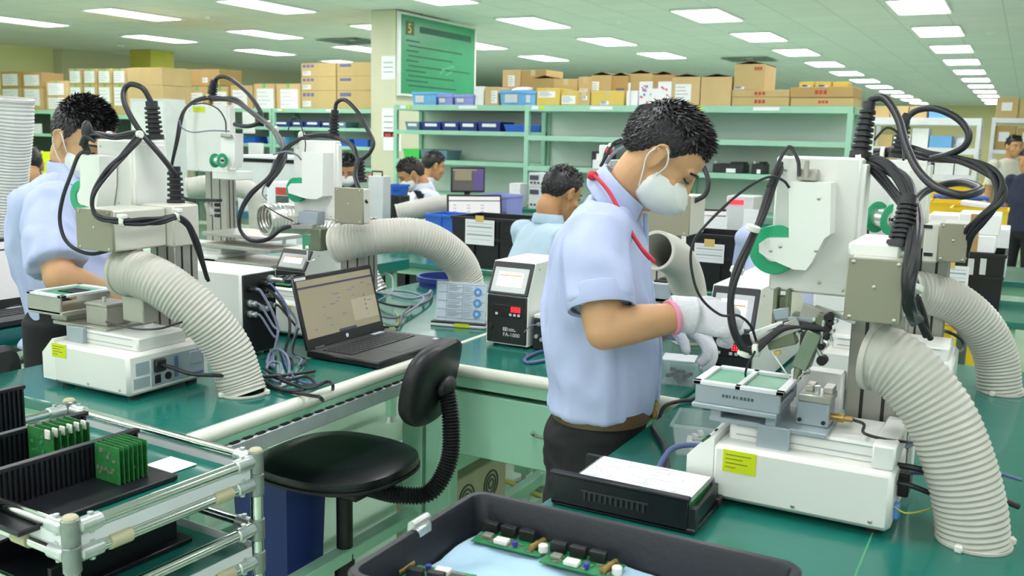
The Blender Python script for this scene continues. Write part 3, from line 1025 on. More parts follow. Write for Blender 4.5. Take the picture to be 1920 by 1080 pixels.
boot(ra, at(1687, 466, 1.575), at(1705, 366, 1.60), 0.0185, 0.0135, 8)
cable(ra, [(1640, 262, 1.80), (1662, 240, 1.82), (1684, 250, 1.82), (1693, 280, 1.80), (1694, 300, 1.78)], 0.0022)
bundle(ra, [(1716, 560, 1.62), (1726, 600, 1.64), (1738, 630, 1.66)], 0.005, 3, 0.007)
tie(ra, 1714, 540, 1.60, 0.014, (0.2, 0.5, 1))
# cables at the back of the base
for i, (pts, r, mt) in enumerate((([(1683, 872, 1.60), (1725, 880, 1.60), (1800, 905, 1.62), (1910, 950, 1.66)], 0.0052, 'cable_black'),
                                  ([(1683, 905, 1.58), (1712, 912, 1.58), (1765, 932, 1.60), (1830, 948, 1.64)], 0.0045, 'cable_black'),
                                  ([(1690, 886, 1.62), (1760, 888, 1.64), (1850, 884, 1.68), (1915, 900, 1.72)], 0.003, 'cable_blue'),
                                  ([(1694, 840, 1.70), (1730, 832, 1.72), (1790, 862, 1.72)], 0.003, 'cable_grey'),
                                  ([(1676, 950, 1.56), (1700, 962, 1.56), (1740, 955, 1.60), (1765, 940, 1.63)], 0.0014, 'cable_yellow'))):
    cable(ra, pts, r, mt)
MB().box((-0.139, 1.60, 0.90), (-0.120, 1.66, 0.94), 0.003).build('power_plug', 'black_plastic', ra)
MB().box((-0.139, 1.56, 0.875), (-0.128, 1.58, 0.90), 0.002).build('data_plug', 'print_blue', ra)

# ---- the left robot -------------------------------------------------------------------
YB = 1.41
zb = rect(183, 245, 262, 391, 1.585)
rb, PB = robot('white soldering robot on the left bench in front of the left operator', (-2.060, YB), 0.308, 0.245,
               column=(-1.878, -1.792, 1.592, 1.665, 1.27), beige=(rect(143, 210, 393, 469, 1.43), 1.43, 0.155),
               zunit=(zb, 1.585, 0.11), feeder=([(150, 290), (186, 293), (186, 350), (180, 392), (160, 386), (147, 380), (145, 366), (150, 352)], 1.53, 0.05))
yellow_label(rb, 98, 124, 645, 670, YB)
spool(rb, at(152, 370, 1.55)+V((0, 0.01, 0)), (0, 1, 0), 0.042, 0.018)
MB().box((-1.902, 1.586, 1.19), (-1.786, 1.668, 1.290), 0.004).build('arm_mount', 'machine_beige_light', rb)
# fixture with circuit board, sensor box
MB().box(PB(-0.02, 0.05, 0.140), PB(0.175, 0.19, 0.149), 0.002).build('slide_plate', 'plate_metal', rb)
MB().box(PB(0.06, 0.028, 0.100), PB(0.12, 0.04, 0.149), 0.002).build('slide_bracket', 'bracket_grey', rb)
fxb = MB().box(PB(-0.085, 0.03, 0.166), PB(0.045, 0.175, 0.178), 0.002)
fxb.box(PB(-0.085, 0.03, 0.17), PB(0.040, 0.038, 0.213), 0.002)
fxb.box(PB(-0.085, 0.167, 0.17), PB(0.040, 0.175, 0.213), 0.002)
fxb.box(PB(-0.040, 0.06, 0.148), PB(0.020, 0.15, 0.17), 0.002)
fxb = fxb.build('work_fixture', 'plate_metal', rb)
fr = MB()
for a, b in (((-0.05, 0.026), (0.08, 0.042)), ((-0.05, 0.163), (0.08, 0.179)), ((-0.05, 0.026), (-0.036, 0.179)), ((0.066, 0.026), (0.08, 0.179))):
    fr.box(PB(a[0]-0.03, a[1], 0.213), PB(b[0]-0.03, b[1], 0.219), 0.001)
fr.build('frame', 'white_steel', fxb)
MB().box(PB(-0.066, 0.042, 0.211), PB(0.036, 0.163, 0.215)).build('circuit_board', 'pcb_mask', fxb)
m = MB()
for k in range(6):
    m.box(PB(-0.035+k*0.010, 0.08, 0.215), PB(-0.028+k*0.010, 0.13, 0.218))
m.build('board_parts', 'chip', fxb)
sbx = MB().box(PB(0.080, 0.07, 0.149), PB(0.155, 0.14, 0.196), 0.002).build('sensor_box', 'plate_metal', rb)
MB().box(PB(0.078, 0.068, 0.196), PB(0.158, 0.142, 0.202), 0.001).build('box_lid', 'plate_metal', sbx)
MB().cyl(PB(0.11, 0.10, 0.202), PB(0.11, 0.10, 0.213), 0.005).build('thumb_screw', 'zinc', sbx)
q0, q1, q2, q3 = rect(229, 268, 556, 604, 1.50)
MB().box((q0, 1.50, q2), (q1, 1.545, q3), 0.003).build('guide_cover', 'plate_metal', rb)
MB().tube(px3([(190, 600, 1.49), (215, 608, 1.47), (255, 617, 1.46), (300, 616, 1.47), (340, 604, 1.50), (358, 602, 1.56), (358, 622, 1.60)]), 0.0024, 8).build('sensor_cable', 'cable_black', rb)
# back panel with sockets
xb = -2.060+0.308
pan = MB().box((xb-0.001, 1.475, 0.874), (xb+0.0015, 1.635, 0.942), 0.001).build('socket_panel', 'label_grey', rb)
MB().box((xb+0.001, 1.48, 0.908), (xb+0.012, 1.512, 0.938), 0.003).build('power_plug', 'black_plastic', pan)
MB().box((xb+0.001, 1.483, 0.880), (xb+0.004, 1.50, 0.90), 0.001).build('power_switch', 'black_plastic', pan)
MB().cyl((xb, 1.522, 0.892), (xb+0.004, 1.522, 0.892), 0.009, n=18).build('round_socket', 'black_plastic', pan)
MB().box((xb+0.001, 1.542, 0.885), (xb+0.005, 1.552, 0.935), 0.001).build('data_socket', 'cable_blue', pan)
MB().box((xb+0.001, 1.58, 0.878), (xb+0.005, 1.63, 0.885), 0.001).build('data_socket', 'cable_blue', pan)
MB().box((xb+0.001, 1.59, 0.905), (xb+0.003, 1.628, 0.936), 0.001).build('cover_plate', 'bracket_grey', pan)
for (y0, y1, z0, z1) in ((1.425, 1.470, 0.878, 0.902), (1.432, 1.470, 0.908, 0.938)):
    MB().box((xb-0.001, y0, z0), (xb+0.001, y1, z1)).build('rating_label', 'label_grey', rb)
MB().tube([(xb+0.01, 1.496, 0.924), (xb+0.05, 1.496, 0.922), (xb+0.10, 1.50, 0.915), (xb+0.14, 1.53, 0.91), (xb+0.16, 1.72, 0.87), (xb+0.17, 1.85, 0.857)], 0.0048, 10).build('power_cable', 'cable_black', rb)
# cables of the left robot
bundle(rb, [(165, 290, 1.54), (156, 262, 1.53), (180, 252, 1.53), (215, 255, 1.53), (262, 252, 1.55), (240, 285, 1.50), (205, 320, 1.44), (178, 355, 1.41), (172, 385, 1.405), (185, 405, 1.41), (215, 415, 1.42), (232, 416, 1.43)], 0.0044, 3, 0.0075)
bundle(rb, [(230, 416, 1.43), (262, 416, 1.46), (300, 412, 1.51), (330, 405, 1.57), (352, 420, 1.60), (368, 450, 1.62), (380, 495, 1.64), (388, 522, 1.66)], 0.0046, 4, 0.0075)
for px, py, yy in ((229, 416, 1.43), (333, 405, 1.575)):
    tie(rb, px, py, yy, 0.012, (0.7, 0.5, 0.05))
    p = at(px, py-10, yy)
    MB().obox(p, (0.02, 0.016, 0.010), None, 0.002).build('clip_base', 'tie_white', rb)
cable(rb, [(165, 285, 1.50), (148, 290, 1.47), (132, 330, 1.45), (118, 370, 1.44), (112, 410, 1.44), (120, 445, 1.44), (140, 466, 1.45), (172, 476, 1.47), (210, 468, 1.50)], 0.0046, n=10)
cable(rb, [(178, 265, 1.53), (160, 256, 1.52), (152, 272, 1.52)], 0.0055)
MB().ell(at(163, 246, 1.53), (0.015, 0.012, 0.026)).build('cable_hood', 'cable_black', rb)
boot(rb, at(291, 262, 1.63), at(284, 190, 1.63), 0.019, 0.017, 6)
cable(rb, [(283, 190, 1.63), (268, 166, 1.62), (244, 158, 1.61), (232, 172, 1.60), (236, 200, 1.59), (262, 245, 1.60), (300, 290, 1.62), (322, 318, 1.64), (328, 330, 1.65)], 0.0068, n=10)
boot(rb, at(330, 382, 1.66), at(327, 312, 1.66), 0.019, 0.017, 5)
for px, py in ((205, 253), (262, 252)):
    tie(rb, px, py, 1.54, 0.009, (1, 0, 0))

# ---- the robot behind the open laptop ---------------------------------------------------
YC = 2.14
rc, PC = robot('white soldering robot with hanging needle head behind the open laptop', (-2.145, YC), 0.325, 0.25,
               column=(at(638, 480, 2.43).x, at(684, 480, 2.43).x, 2.43, 2.50, 1.20), beige=(rect(627, 680, 353, 419, 2.285), 2.285, 0.04),
               zunit=(rect(550, 628, 263, 411, 2.40), 2.40, 0.035),
               feeder=([(566, 285), (606, 287), (604, 368), (592, 374), (572, 372), (541, 362), (539, 351), (545, 344), (566, 344)], 2.35, 0.05))
yellow_label(rc, 529, 546, 572, 588, YC)
spool(rc, at(553, 356, 2.37)+V((0, 0.012, 0)), (0, 1, 0), 0.040, 0.018)
tc_ = MB().box((at(553, 0, 2.36).x, 2.36, at(570, 421, 2.36).z), (at(590, 0, 2.36).x, 2.40, at(570, 397, 2.36).z), 0.002).build('tool_holder', 'bracket_grey', rc)
MB().box((at(576, 0, 2.34).x, 2.34, at(585, 470, 2.34).z), (at(596, 0, 2.34).x, 2.38, at(585, 428, 2.34).z), 0.003).build('tool_block', 'olive_metal', tc_)
MB().bar(at(545, 425, 2.35), at(590, 425, 2.35), 0.025, 0.014).build('tool_block', 'plate_metal', tc_)
a, b = at(577, 462, 2.35), at(576, 490, 2.33)
MB().lathe([(0.008, 0), (0.008, 0.01), (0.003, 0.014), (0.0012, (b-a).length)], a, b-a, 12).build('iron_tip', 'zinc', tc_)
MB().tube(px3([(568, 480, 2.34), (572, 488, 2.33), (582, 490, 2.33), (590, 486, 2.34)]), 0.0014, 6).build('wire_guide', 'zinc', tc_)
MB().box((at(560, 0, 2.345).x, 2.345, at(570, 468, 2.345).z), (at(577, 0, 2.345).x, 2.37, at(570, 440, 2.345).z), 0.002).build('tool_block', 'pcb_mask', tc_)
MB().box(PC(0.0, 0.05, 0.118), PC(0.21, 0.24, 0.126), 0.002).build('slide_plate', 'plate_metal', rc)
fxc = MB().box(PC(-0.02, 0.06, 0.132), PC(0.17, 0.235, 0.142), 0.002).build('work_fixture', 'tape_brown', rc)
bd = MB().box(PC(0.02, 0.08, 0.142), PC(0.15, 0.22, 0.147), 0.001).build('circuit_board', 'pcb', fxc)
m = MB()
for i in range(4):
    for j in range(3):
        m.box(PC(0.045+i*0.022, 0.10+j*0.034, 0.147), PC(0.061+i*0.022, 0.125+j*0.034, 0.156+0.004*((i+j) % 2)))
m.build('board_parts', 'chip', bd)
MB().box(PC(0.18, 0.10, 0.126), PC(0.25, 0.18, 0.150), 0.002).build('sensor_box', 'white_steel', rc)
bundle(rc, [(580, 262, 2.42), (560, 262, 2.40), (528, 285, 2.36), (505, 330, 2.32), (470, 365, 2.28), (452, 400, 2.26), (450, 430, 2.26), (468, 450, 2.27), (500, 448, 2.30), (530, 428, 2.33), (560, 422, 2.35)], 0.0048, 3, 0.0050)
bundle(rc, [(565, 258, 2.43), (600, 254, 2.45), (630, 258, 2.46), (660, 272, 2.45), (672, 300, 2.42)], 0.0048, 3, 0.006)
cable(rc, [(565, 300, 2.36), (556, 290, 2.35), (538, 284, 2.34), (512, 290, 2.33)], 0.003, 'cable_grey')
cable(rc, [(572, 285, 2.37), (572, 262, 2.37), (560, 225, 2.38), (548, 222, 2.38), (540, 245, 2.38)], 0.0018)
boot(rc, at(625, 256, 2.47), at(628, 206, 2.47), 0.017, 0.0145, 6)
cable(rc, [(628, 208, 2.47), (632, 192, 2.47), (648, 188, 2.46), (672, 212, 2.44), (692, 248, 2.42), (700, 268, 2.41), (694, 285, 2.40), (680, 298, 2.40)], 0.0066, n=10)
boot(rc, at(677, 342, 2.42), at(674, 296, 2.42), 0.017, 0.0145, 5)
cable(rc, [(672, 298, 2.40), (666, 330, 2.36), (676, 360, 2.32), (686, 380, 2.30)], 0.0075, n=10)
tie(rc, 566, 254, 2.43, 0.014, (1, 0, 0.1))
cable(rc, [(500, 375, 2.32), (492, 360, 2.32), (505, 330, 2.33), (514, 300, 2.34)], 0.0022, 'cable_grey')
cable(rc, [(495, 385, 2.30), (520, 400, 2.30), (550, 415, 2.33)], 0.0022)

# ---- the tall robot further back, left ---------------------------------------------------
YD = 2.98
rd, PD = robot('tall white soldering robot between the left operator and the needle-head robot', (-3.27, 2.80), 0.36, 0.30,
               column=(at(386, 390, 3.06).x, at(425, 390, 3.06).x, 3.06, 3.12, 1.30), zunit=(rect(348, 426, 196, 322, YD), YD, 0.05),
               feeder=([(414, 250), (440, 250), (440, 300), (436, 315), (428, 314), (418, 304), (418, 298), (424, 292), (414, 288)], 2.93, 0.05))
a, b, c_, d_ = rect(362, 384, 200, 207, YD)
MB().box((a, YD-0.001, c_-0.008), (b, YD+0.001, d_)).build('warning_label', 'label_yellow', rd)
_v = (at(411, 301, 2.92)-V((0, 0, CAM_H))).normalized()
sp = spool(rd, at(410, 301, 2.90), RIGHT*0.80-_v*0.60, 0.030, 0.044)
MB().box((at(388, 0, 2.96).x, 2.96, at(410, 336, 2.96).z), (at(438, 0, 2.96).x, 3.05, at(410, 320, 2.96).z), 0.003).build('head_bracket', 'machine_white_b', rd)
MB().cyl(at(416, 254, 2.92), at(434, 256, 2.92), 0.008).build('feeder_inlet', 'plate_metal', rd)
tdd = MB().bar(at(362, 374, 2.9), at(412, 376, 2.9), 0.03, 0.012).build('tool_holder', 'black_panel', rd)
MB().bar(at(388, 380, 2.9), at(396, 404, 2.9), 0.02, 0.02).build('tool_block', 'plate_metal', tdd)
for py in (384, 394, 404):
    p = at(404, py, 2.9)
    MB().cyl(p, p+V((0.02, 0, 0)), 0.008, n=12).build('adjust_knob', 'black_plastic', tdd)
for k, (py, yy, w) in enumerate(((440, 2.84, 0.0), (462, 2.82, 0.02), (490, 2.80, 0.03))):
    a, b, c_, d_ = rect(378-w*100, 508, py, py+7, yy)
    MB().box((a, yy, c_), (b, yy+0.22, d_), 0.002).build('tray_plate', 'plate_metal', rd)
    for xx in (a+0.03, b-0.03):
        MB().cyl((xx, yy+0.11, 0.95), (xx, yy+0.11, c_), 0.008, n=10).build('tray_post', 'zinc', rd)
boot(rd, at(396, 188, 3.02), at(402, 150, 3.02), 0.020, 0.018, 6)
cable(rd, [(402, 152, 3.02), (412, 144, 3.02), (432, 148, 3.01), (465, 175, 2.98), (486, 205, 2.95), (490, 220, 2.93), (482, 232, 2.92), (462, 237, 2.92), (440, 233, 2.94)], 0.009, n=10)
bundle(rd, [(440, 188, 3.02), (400, 184, 3.0), (372, 186, 2.97), (350, 200, 2.94), (340, 225, 2.92), (334, 262, 2.90), (322, 310, 2.90), (322, 345, 2.90), (340, 368, 2.90), (366, 376, 2.90)], 0.0046, 3, 0.008)
bundle(rd, [(400, 186, 3.0), (436, 188, 2.98), (465, 206, 2.92), (492, 224, 2.85), (510, 240, 2.75), (526, 262, 2.60), (534, 290, 2.52), (520, 320, 2.46), (500, 345, 2.42)], 0.007, 3, 0.009)
cable(rd, [(424, 248, 2.94), (422, 225, 2.93), (408, 204, 2.92), (384, 194, 2.92), (362, 196, 2.92)], 0.003)
cable(rd, [(430, 246, 2.93), (395, 245, 2.92), (362, 248, 2.91), (342, 240, 2.91), (336, 225, 2.91)], 0.003, 'cable_grey')
tie(rd, 502, 233, 2.82, 0.016, (1, 0.3, -0.6))
tie(rd, 518, 243, 2.74, 0.014, (1, 0.3, -0.2))
tie(rd, 391, 183, 3.0, 0.014, (1, 0, 0))

# ---- the robot behind the nearest one -----------------------------------------------------
re_, PE = robot('white soldering robot with green solder spool behind the nearest robot', (-0.455, 2.40), 0.345, 0.25,
                column=(-0.245, -0.15, 2.60, 2.66, 1.28), beige=(rect(1761, 1813, 420, 491, 2.44), 2.44, 0.15),
                zunit=(rect(1611, 1732, 300, 470, 2.58), 2.58, 0.09),
                feeder=([(1668, 318), (1706, 320), (1706, 424), (1698, 434), (1690, 430), (1668, 415), (1665, 406), (1670, 396), (1668, 380)], 2.50, 0.05))
MB().box((-0.452, 2.47, 0.95), (-0.30, 2.585, 1.125), 0.004).build('table_cover', 'machine_white', re_)
a, b, c_, d_ = rect(1731, 1761, 419, 493, 2.445)
MB().box((a, 2.447, c_), (b, 2.60, d_), 0.004).build('arm_side_housing', 'machine_beige_light', re_)
m = MB()
for py in (425, 477):
    p = at(1740, py, 2.446)
    m.box((p.x-0.010, 2.4455, p.z-0.004), (p.x+0.010, 2.449, p.z+0.004))
m.build('housing_slots', 'black_panel', re_)
c1, c2 = at(1644, 407, 2.535), at(1673, 412, 2.505)
spool(re_, (c1+c2)/2, c2-c1, 0.040, (c2-c1).length)
MB().cyl(at(1684, 340, 2.49), at(1700, 342, 2.49), 0.010, n=14).build('feeder_inlet', 'plate_metal', re_)
boot(re_, at(1683, 296, 2.62), at(1697, 226, 2.62), 0.021, 0.015, 6)
MB().obox(at(1699, 221, 2.62), (0.022, 0.02, 0.022), Matrix.Rotation(0.4, 3, 'Y'), 0.003).build('boot_collar', 'cable_black', re_)
cable(re_, [(1702, 218, 2.62), (1722, 206, 2.62), (1755, 204, 2.60), (1795, 222, 2.58), (1816, 250, 2.56), (1808, 275, 2.56), (1778, 290, 2.58), (1745, 298, 2.60)], 0.0085, n=10)
bundle(re_, [(1640, 290, 2.64), (1690, 281, 2.64), (1740, 290, 2.62), (1800, 298, 2.56), (1850, 318, 2.50), (1876, 348, 2.46), (1868, 380, 2.42), (1838, 410, 2.42), (1818, 440, 2.44), (1811, 475, 2.46)], 0.0068, 4, 0.010)
tie(re_, 1655, 288, 2.63, 0.018, (1, 0, 0))
cable(re_, [(1628, 420, 2.56), (1627, 440, 2.55), (1624, 455, 2.55)], 0.003)
cable(re_, [(1738, 625, 2.66), (1770, 620, 2.9), (1802, 636, 2.92), (1806, 656, 2.9), (1785, 664, 2.85), (1755, 652, 2.8), (1728, 640, 2.70)], 0.005)

# ---- the robot hidden behind the standing man ----------------------------------------------
rf, PF = robot('white soldering robot mostly hidden behind the standing masked man, beige arm box showing', (-1.30, 2.78), 0.325, 0.25,
               column=(-1.075, -0.99, 2.95, 3.01, 1.30), beige=(rect(1207, 1293, 366, 440, 2.86), 2.86, 0.16),
               zunit=(rect(1140, 1186, 300, 420, 2.96), 2.96, 0.09))
boot(rf, at(1176, 258, 3.0), at(1190, 212, 3.0), 0.020, 0.016, 6)
cable(rf, [(1190, 214, 3.0), (1204, 200, 3.0), (1240, 205, 3.0), (1290, 260, 2.98), (1318, 310, 2.95), (1328, 340, 2.93), (1322, 365, 2.92), (1300, 378, 2.91)], 0.008, n=10)
for i, pts in enumerate(([(1132, 300, 2.92), (1140, 278, 2.92), (1160, 268, 2.93), (1178, 262, 2.95)], [(1136, 308, 2.90), (1150, 288, 2.9), (1168, 276, 2.92), (1182, 266, 2.95)], [(1126, 312, 2.90), (1138, 290, 2.9), (1150, 270, 2.92), (1165, 262, 2.95)])):
    cable(rf, pts, 0.006, ('cable_black', 'cable_grey', 'cable_black')[i])
tie(rf, 1146, 275, 2.92, 0.013, (1, 0, 0.5))
MB().box((at(1133, 0, 2.93).x, 2.93, at(1140, 330, 2.93).z), (at(1150, 0, 2.93).x, 2.96, at(1140, 272, 2.93).z), 0.003).build('feeder_inlet', 'machine_white_b', rf)
MB().ell(at(1142, 284, 2.91), (0.012, 0.01, 0.012)).build('red_cap', 'button_red', rf)
a, b, c_, d_ = rect(1208, 1262, 532, 566, 2.72)
fxf = MB().box((a, 2.72, c_), (b, 2.9, c_+0.012), 0.002)
fxf.box((a, 2.72, c_), (b, 2.728, d_), 0.002)
fxf.box((b-0.008, 2.72, c_), (b, 2.9, d_), 0.002)
fxf = fxf.build('work_fixture', 'bracket_grey', rf)
MB().box((a+0.01, 2.73, d_-0.006), (b-0.012, 2.89, d_), 0.001).build('circuit_board', 'chip_white', fxf)
for k in range(3):
    MB().box((a+0.02, 2.745+k*0.05, d_), (b-0.03, 2.775+k*0.05, d_+0.006), 0.001).build('board_part', 'chip', fxf)

# ================================================================== fume hoses
def hose(label, pts, r, mat='hose', r_end=None, base=True, pitch=0.0095, amp=0.0013, wall=0.0045, group='corrugated fume hoses', end=None):
    P = px3(pts)
    if end is not None:
        P.append(V(end))
    t = thing('fume_hose', label, 'hose', P[-1], group)
    MB().hose(P, r, amp, pitch, 36, wall, r_end).build('corrugated_tube', mat, t)
    d = (P[0]-P[1]).normalized()
    MB().ring(P[0], d, r-0.005, r+0.004, 0.012, 36, 0.002).build('mouth_rim', mat, t)
    if base:
        e = P[-1]
        MB().ring(e+V((0, 0, 0.003)), (0, 0, 1), r-0.006, r+0.003, 0.006, 36, 0.001).build('base_rim', mat, t)
        for a in (0.4, 2.4, 4.4):
            c = e+V((math.cos(a)*(r+0.004), math.sin(a)*(r+0.004), 0.006))
            MB().obox(c, (0.012, 0.012, 0.012), Matrix.Rotation(a, 3, 'Z'), 0.002).build('base_clip', 'tie_white', t)
    return t

eA = (-0.019, 1.597, 0.85)
hose('big corrugated hose arching from the nearest robot to the bench at lower right', [(1640, 668, 1.615), (1662, 674, 1.61), (1706, 706, 1.605), (1762, 780, 1.60), (1798, 870, 1.597), (1818, 950, 1.597)], 0.054, end=eA, pitch=0.0095)
eB = (-1.597, 1.612, 0.85)
hose('big corrugated hose arching over the bench beside the left robot', [(232, 510, 1.50), (262, 514, 1.505), (312, 538, 1.52), (375, 588, 1.555), (425, 650, 1.595), (448, 710, 1.61)], 0.054, end=eB, pitch=0.0095)
q = atz(880, 575, 0.85)
hose('long corrugated hose arching above the open laptop to the bench by the display card', [(632, 458, 2.36), (660, 452, 2.37), (720, 443, 2.42), (785, 444, 2.50), (840, 472, 2.60), (872, 515, 2.68)], 0.056, end=(at(884, 560, 2.70).x, 2.70, 0.85), pitch=0.0095)
hose('corrugated hose at the right edge behind the nearest robot', [(1712, 548, 2.56), (1740, 550, 2.58), (1790, 568, 2.61), (1838, 610, 2.64), (1866, 665, 2.66)], 0.052, end=(-0.006, 2.662, 0.85))
hose('corrugated hose with open dark mouth beside the standing man at his chest', [(1232, 470, 2.50), (1250, 474, 2.56), (1272, 492, 2.66), (1288, 530, 2.74), (1294, 580, 2.78)], 0.053, end=(-0.876, 2.79, 0.85))
hose('silver foil hose with open dark mouth left of the needle-head robot', [(498, 412, 2.62), (525, 409, 2.68), (575, 414, 2.80), (635, 440, 2.90), (668, 490, 2.93)], 0.056, 'foil', end=(at(690, 560, 2.95).x+0.03, 2.95, 0.85), base=False, pitch=0.014, amp=0.0016)
hose('clear white corrugated hose standing upright at the left edge', [(14, 186, 2.05), (14, 230, 2.05), (6, 330, 2.05), (2, 420, 2.05)], 0.082, 'hose_clear', end=(at(0, 430, 2.05).x, 2.05, 0.85), base=False, pitch=0.011, amp=0.0016)

# ================================================================== controllers
def controller(label, x0, x1, y0, dep, z0=0.85, h=0.252, logo=True):
    t = thing('controller_box', label, 'controller', ((x0+x1)/2, y0+dep/2, z0), 'soldering controllers')
    w = x1-x0
    zt = z0+h
    zs = z0+0.155                       # lower panel ends, screen slope begins
    dy = 0.045
    prof = [(y0+0.004, z0+0.008), (y0+dep, z0+0.008), (y0+dep, zt), (y0+dy+0.004, zt), (y0+0.004, zs)]
    body = MB().prism(prof, 'yz', x0, x1)
    body.build('housing', 'machine_white_b', t)
    MB().box((x0+0.004, y0-0.002, z0+0.012), (x1-0.004, y0+0.006, zs), 0.002).build('front_panel', 'black_panel', t)
    slope = math.atan2(dy, zt-zs)
    cz = (zs+zt)/2
    cy = y0+dy/2
    L = math.hypot(dy, zt-zs)
    R = Matrix.Rotation(-slope, 3, 'X')
    n = R @ V((0, -1, 0))
    cc = V(((x0+x1)/2, cy+0.002, cz))
    bz = MB().obox(cc+n*0.001, (w-0.006, 0.008, L-0.004), R, 0.002).build('screen_bezel', 'laptop_grey', t)
    MB().obox(cc+n*0.0045-(R @ V((0, 0, 0.006))), (w-0.026, 0.004, L-0.030), R, 0.001).build('screen_frame', 'lcd_frame', bz)
    MB().obox(cc+n*0.0066-(R @ V((0, 0, 0.004))), (w-0.058, 0.002, L-0.062), R).build('screen', 'lcd_white', bz)
    MB().obox(cc+n*0.0078+(R @ V((0, 0, 0.008))), (w-0.062, 0.001, 0.004), R).build('screen_bar', 'tape_yellow', bz)
    ds = MB().box((x0+0.024, y0-0.003, z0+0.092), (x1-0.016, y0, z0+0.128), 0.001).build('display_panel', 'chip', t)
    m = MB()
    for k in range(3):                  # three glowing digits
        xx = x1-0.054+k*0.011
        for a, b in (((0, 0), (0.008, 0.002)), ((0, 0.006), (0.008, 0.008)), ((0, 0.013), (0.008, 0.015)), ((0, 0), (0.002, 0.015)), ((0.006, 0), (0.008, 0.015))):
            m.box((xx+a[0], y0-0.0038, z0+0.109+a[1]), (xx+b[0], y0-0.003, z0+0.109+b[1]))
    m.build('digits', 'led_red', ds, smooth=False)
    for xx in (x0+0.034, x1-0.060, x1-0.046, x1-0.032):
        MB().box((xx, y0-0.0045, z0+0.097), (xx+0.008, y0-0.003, z0+0.104)).build('button', 'lcd_frame', ds)
    MB().box((x0+0.014, y0-0.006, z0+0.05), (x0+0.024, y0-0.002, z0+0.068), 0.002).build('power_switch', 'chip', t)
    if logo:
        M = Matrix.Translation((x0+0.060, y0-0.0024, z0+0.034)) @ Matrix(((1, 0, 0, 0), (0, 0, -1, 0), (0, 1, 0, 0), (0, 0, 0, 1)))
        text_mesh('FA-1000', 0.0165, M, 0.0004).build('lettering', 'lcd_frame', t, smooth=False)
        m = MB()
        for a, b in (((0, 0), (0.016, 0.002)), ((0, 0.009), (0.016, 0.011)), ((0, 0), (0.002, 0.011)), ((0.014, 0), (0.016, 0.011)), ((0.007, 0.002), (0.009, 0.009)), ((0.002, 0.0045), (0.014, 0.0065))):
            m.box((x0+0.060+a[0], y0-0.0028, z0+0.050+a[1]), (x0+0.060+b[0], y0-0.002, z0+0.050+b[1]))
        m.box((x0+0.079, y0-0.0028, z0+0.051), (x0+0.104, y0-0.002, z0+0.053))
        m.box((x0+0.079, y0-0.0028, z0+0.056), (x0+0.098, y0-0.002, z0+0.058))
        m.build('logo', 'lcd_frame', t, smooth=False)
    for fx in (x0+0.02, x1-0.02):
        for fy in (y0+0.03, y0+dep-0.03):
            MB().cyl((fx, fy, z0), (fx, fy, z0+0.009), 0.008, n=12).build('foot', 'black_rubber', t)
    screws([V((x1, y0+0.07, zt-0.02)), V((x1, y0+dep-0.03, zt-0.02)), V((x1, y0+0.03, z0+0.02))], (1, 0, 0), 0.003).build('side_screws', 'screw', t)
    return t

controller('white and black controller with red digits beside the transparent display card', -1.388, -1.247, 2.405, 0.26)
controller('controller with touch screen between the gloved hand and the nearest robot', -0.672, -0.548, 2.27, 0.56, h=0.262)
controller('white controller with tilted touch screen behind the needle-head robot', -2.235, -2.10, 2.415, 0.27, h=0.225, logo=False)

t = thing('controller_box', 'white controller with black cable-filled rear panel beside the left hose', 'controller', (-1.98, 1.92, 0.85), 'soldering controllers')
MB().box((-2.13, 1.856, 0.858), (-1.842, 1.994, 1.090), 0.006).build('housing', 'machine_white_b', t)
bp = MB().box((-1.846, 1.862, 0.862), (-1.838, 1.990, 1.084), 0.002).build('rear_panel', 'black_panel', t)
for (y, z) in ((1.885, 1.045), (1.885, 1.005), (1.885, 0.975), (1.93, 1.055), (1.93, 1.035), (1.955, 1.02), (1.96, 0.99), (1.93, 0.985)):
    MB().lathe([(0.010, 0), (0.010, 0.006), (0.008, 0.006), (0.008, 0.024), (0.005, 0.026)], (-1.838, y, z), (1, 0, 0), 14).build('socket', 'zinc' if z < 1.03 else 'black_plastic', bp)
MB().lathe([(0.012, 0), (0.012, 0.01), (0.006, 0.012), (0.006, 0.05)], (-1.838, 1.965, 1.062), (1, 0, 0), 14).build('air_fitting', 'zinc', bp)
for fx in (-2.11, -1.86):
    for fy in (1.88, 1.97):
        MB().cyl((fx, fy, 0.85), (fx, fy, 0.859), 0.008, n=12).build('foot', 'black_rubber', t)
for i, (y, z, m_, r) in enumerate(((1.885, 1.045, 'cable_grey', 0.004), (1.885, 1.005, 'cable_grey', 0.0035), (1.885, 0.975, 'cable_grey', 0.0035), (1.93, 1.055, 'cable_blue', 0.003),
                                   (1.93, 1.035, 'cable_black', 0.004), (1.955, 1.02, 'cable_grey', 0.003), (1.96, 0.99, 'cable_black', 0.003))):
    k = i*0.006
    MB().tube([(-1.815, y, z), (-1.80, y+0.004, z-0.004), (-1.775+k*0.6, y+0.02, z-0.06), (-1.765+k, y+0.03-k, 0.93), (-1.765+k, y+0.01-k, 0.87), (-1.75+k*2, y-0.03, 0.856+r), (-1.71+k*2, y-0.06-k, 0.856+r)], r, 8).build('cable', m_, t)

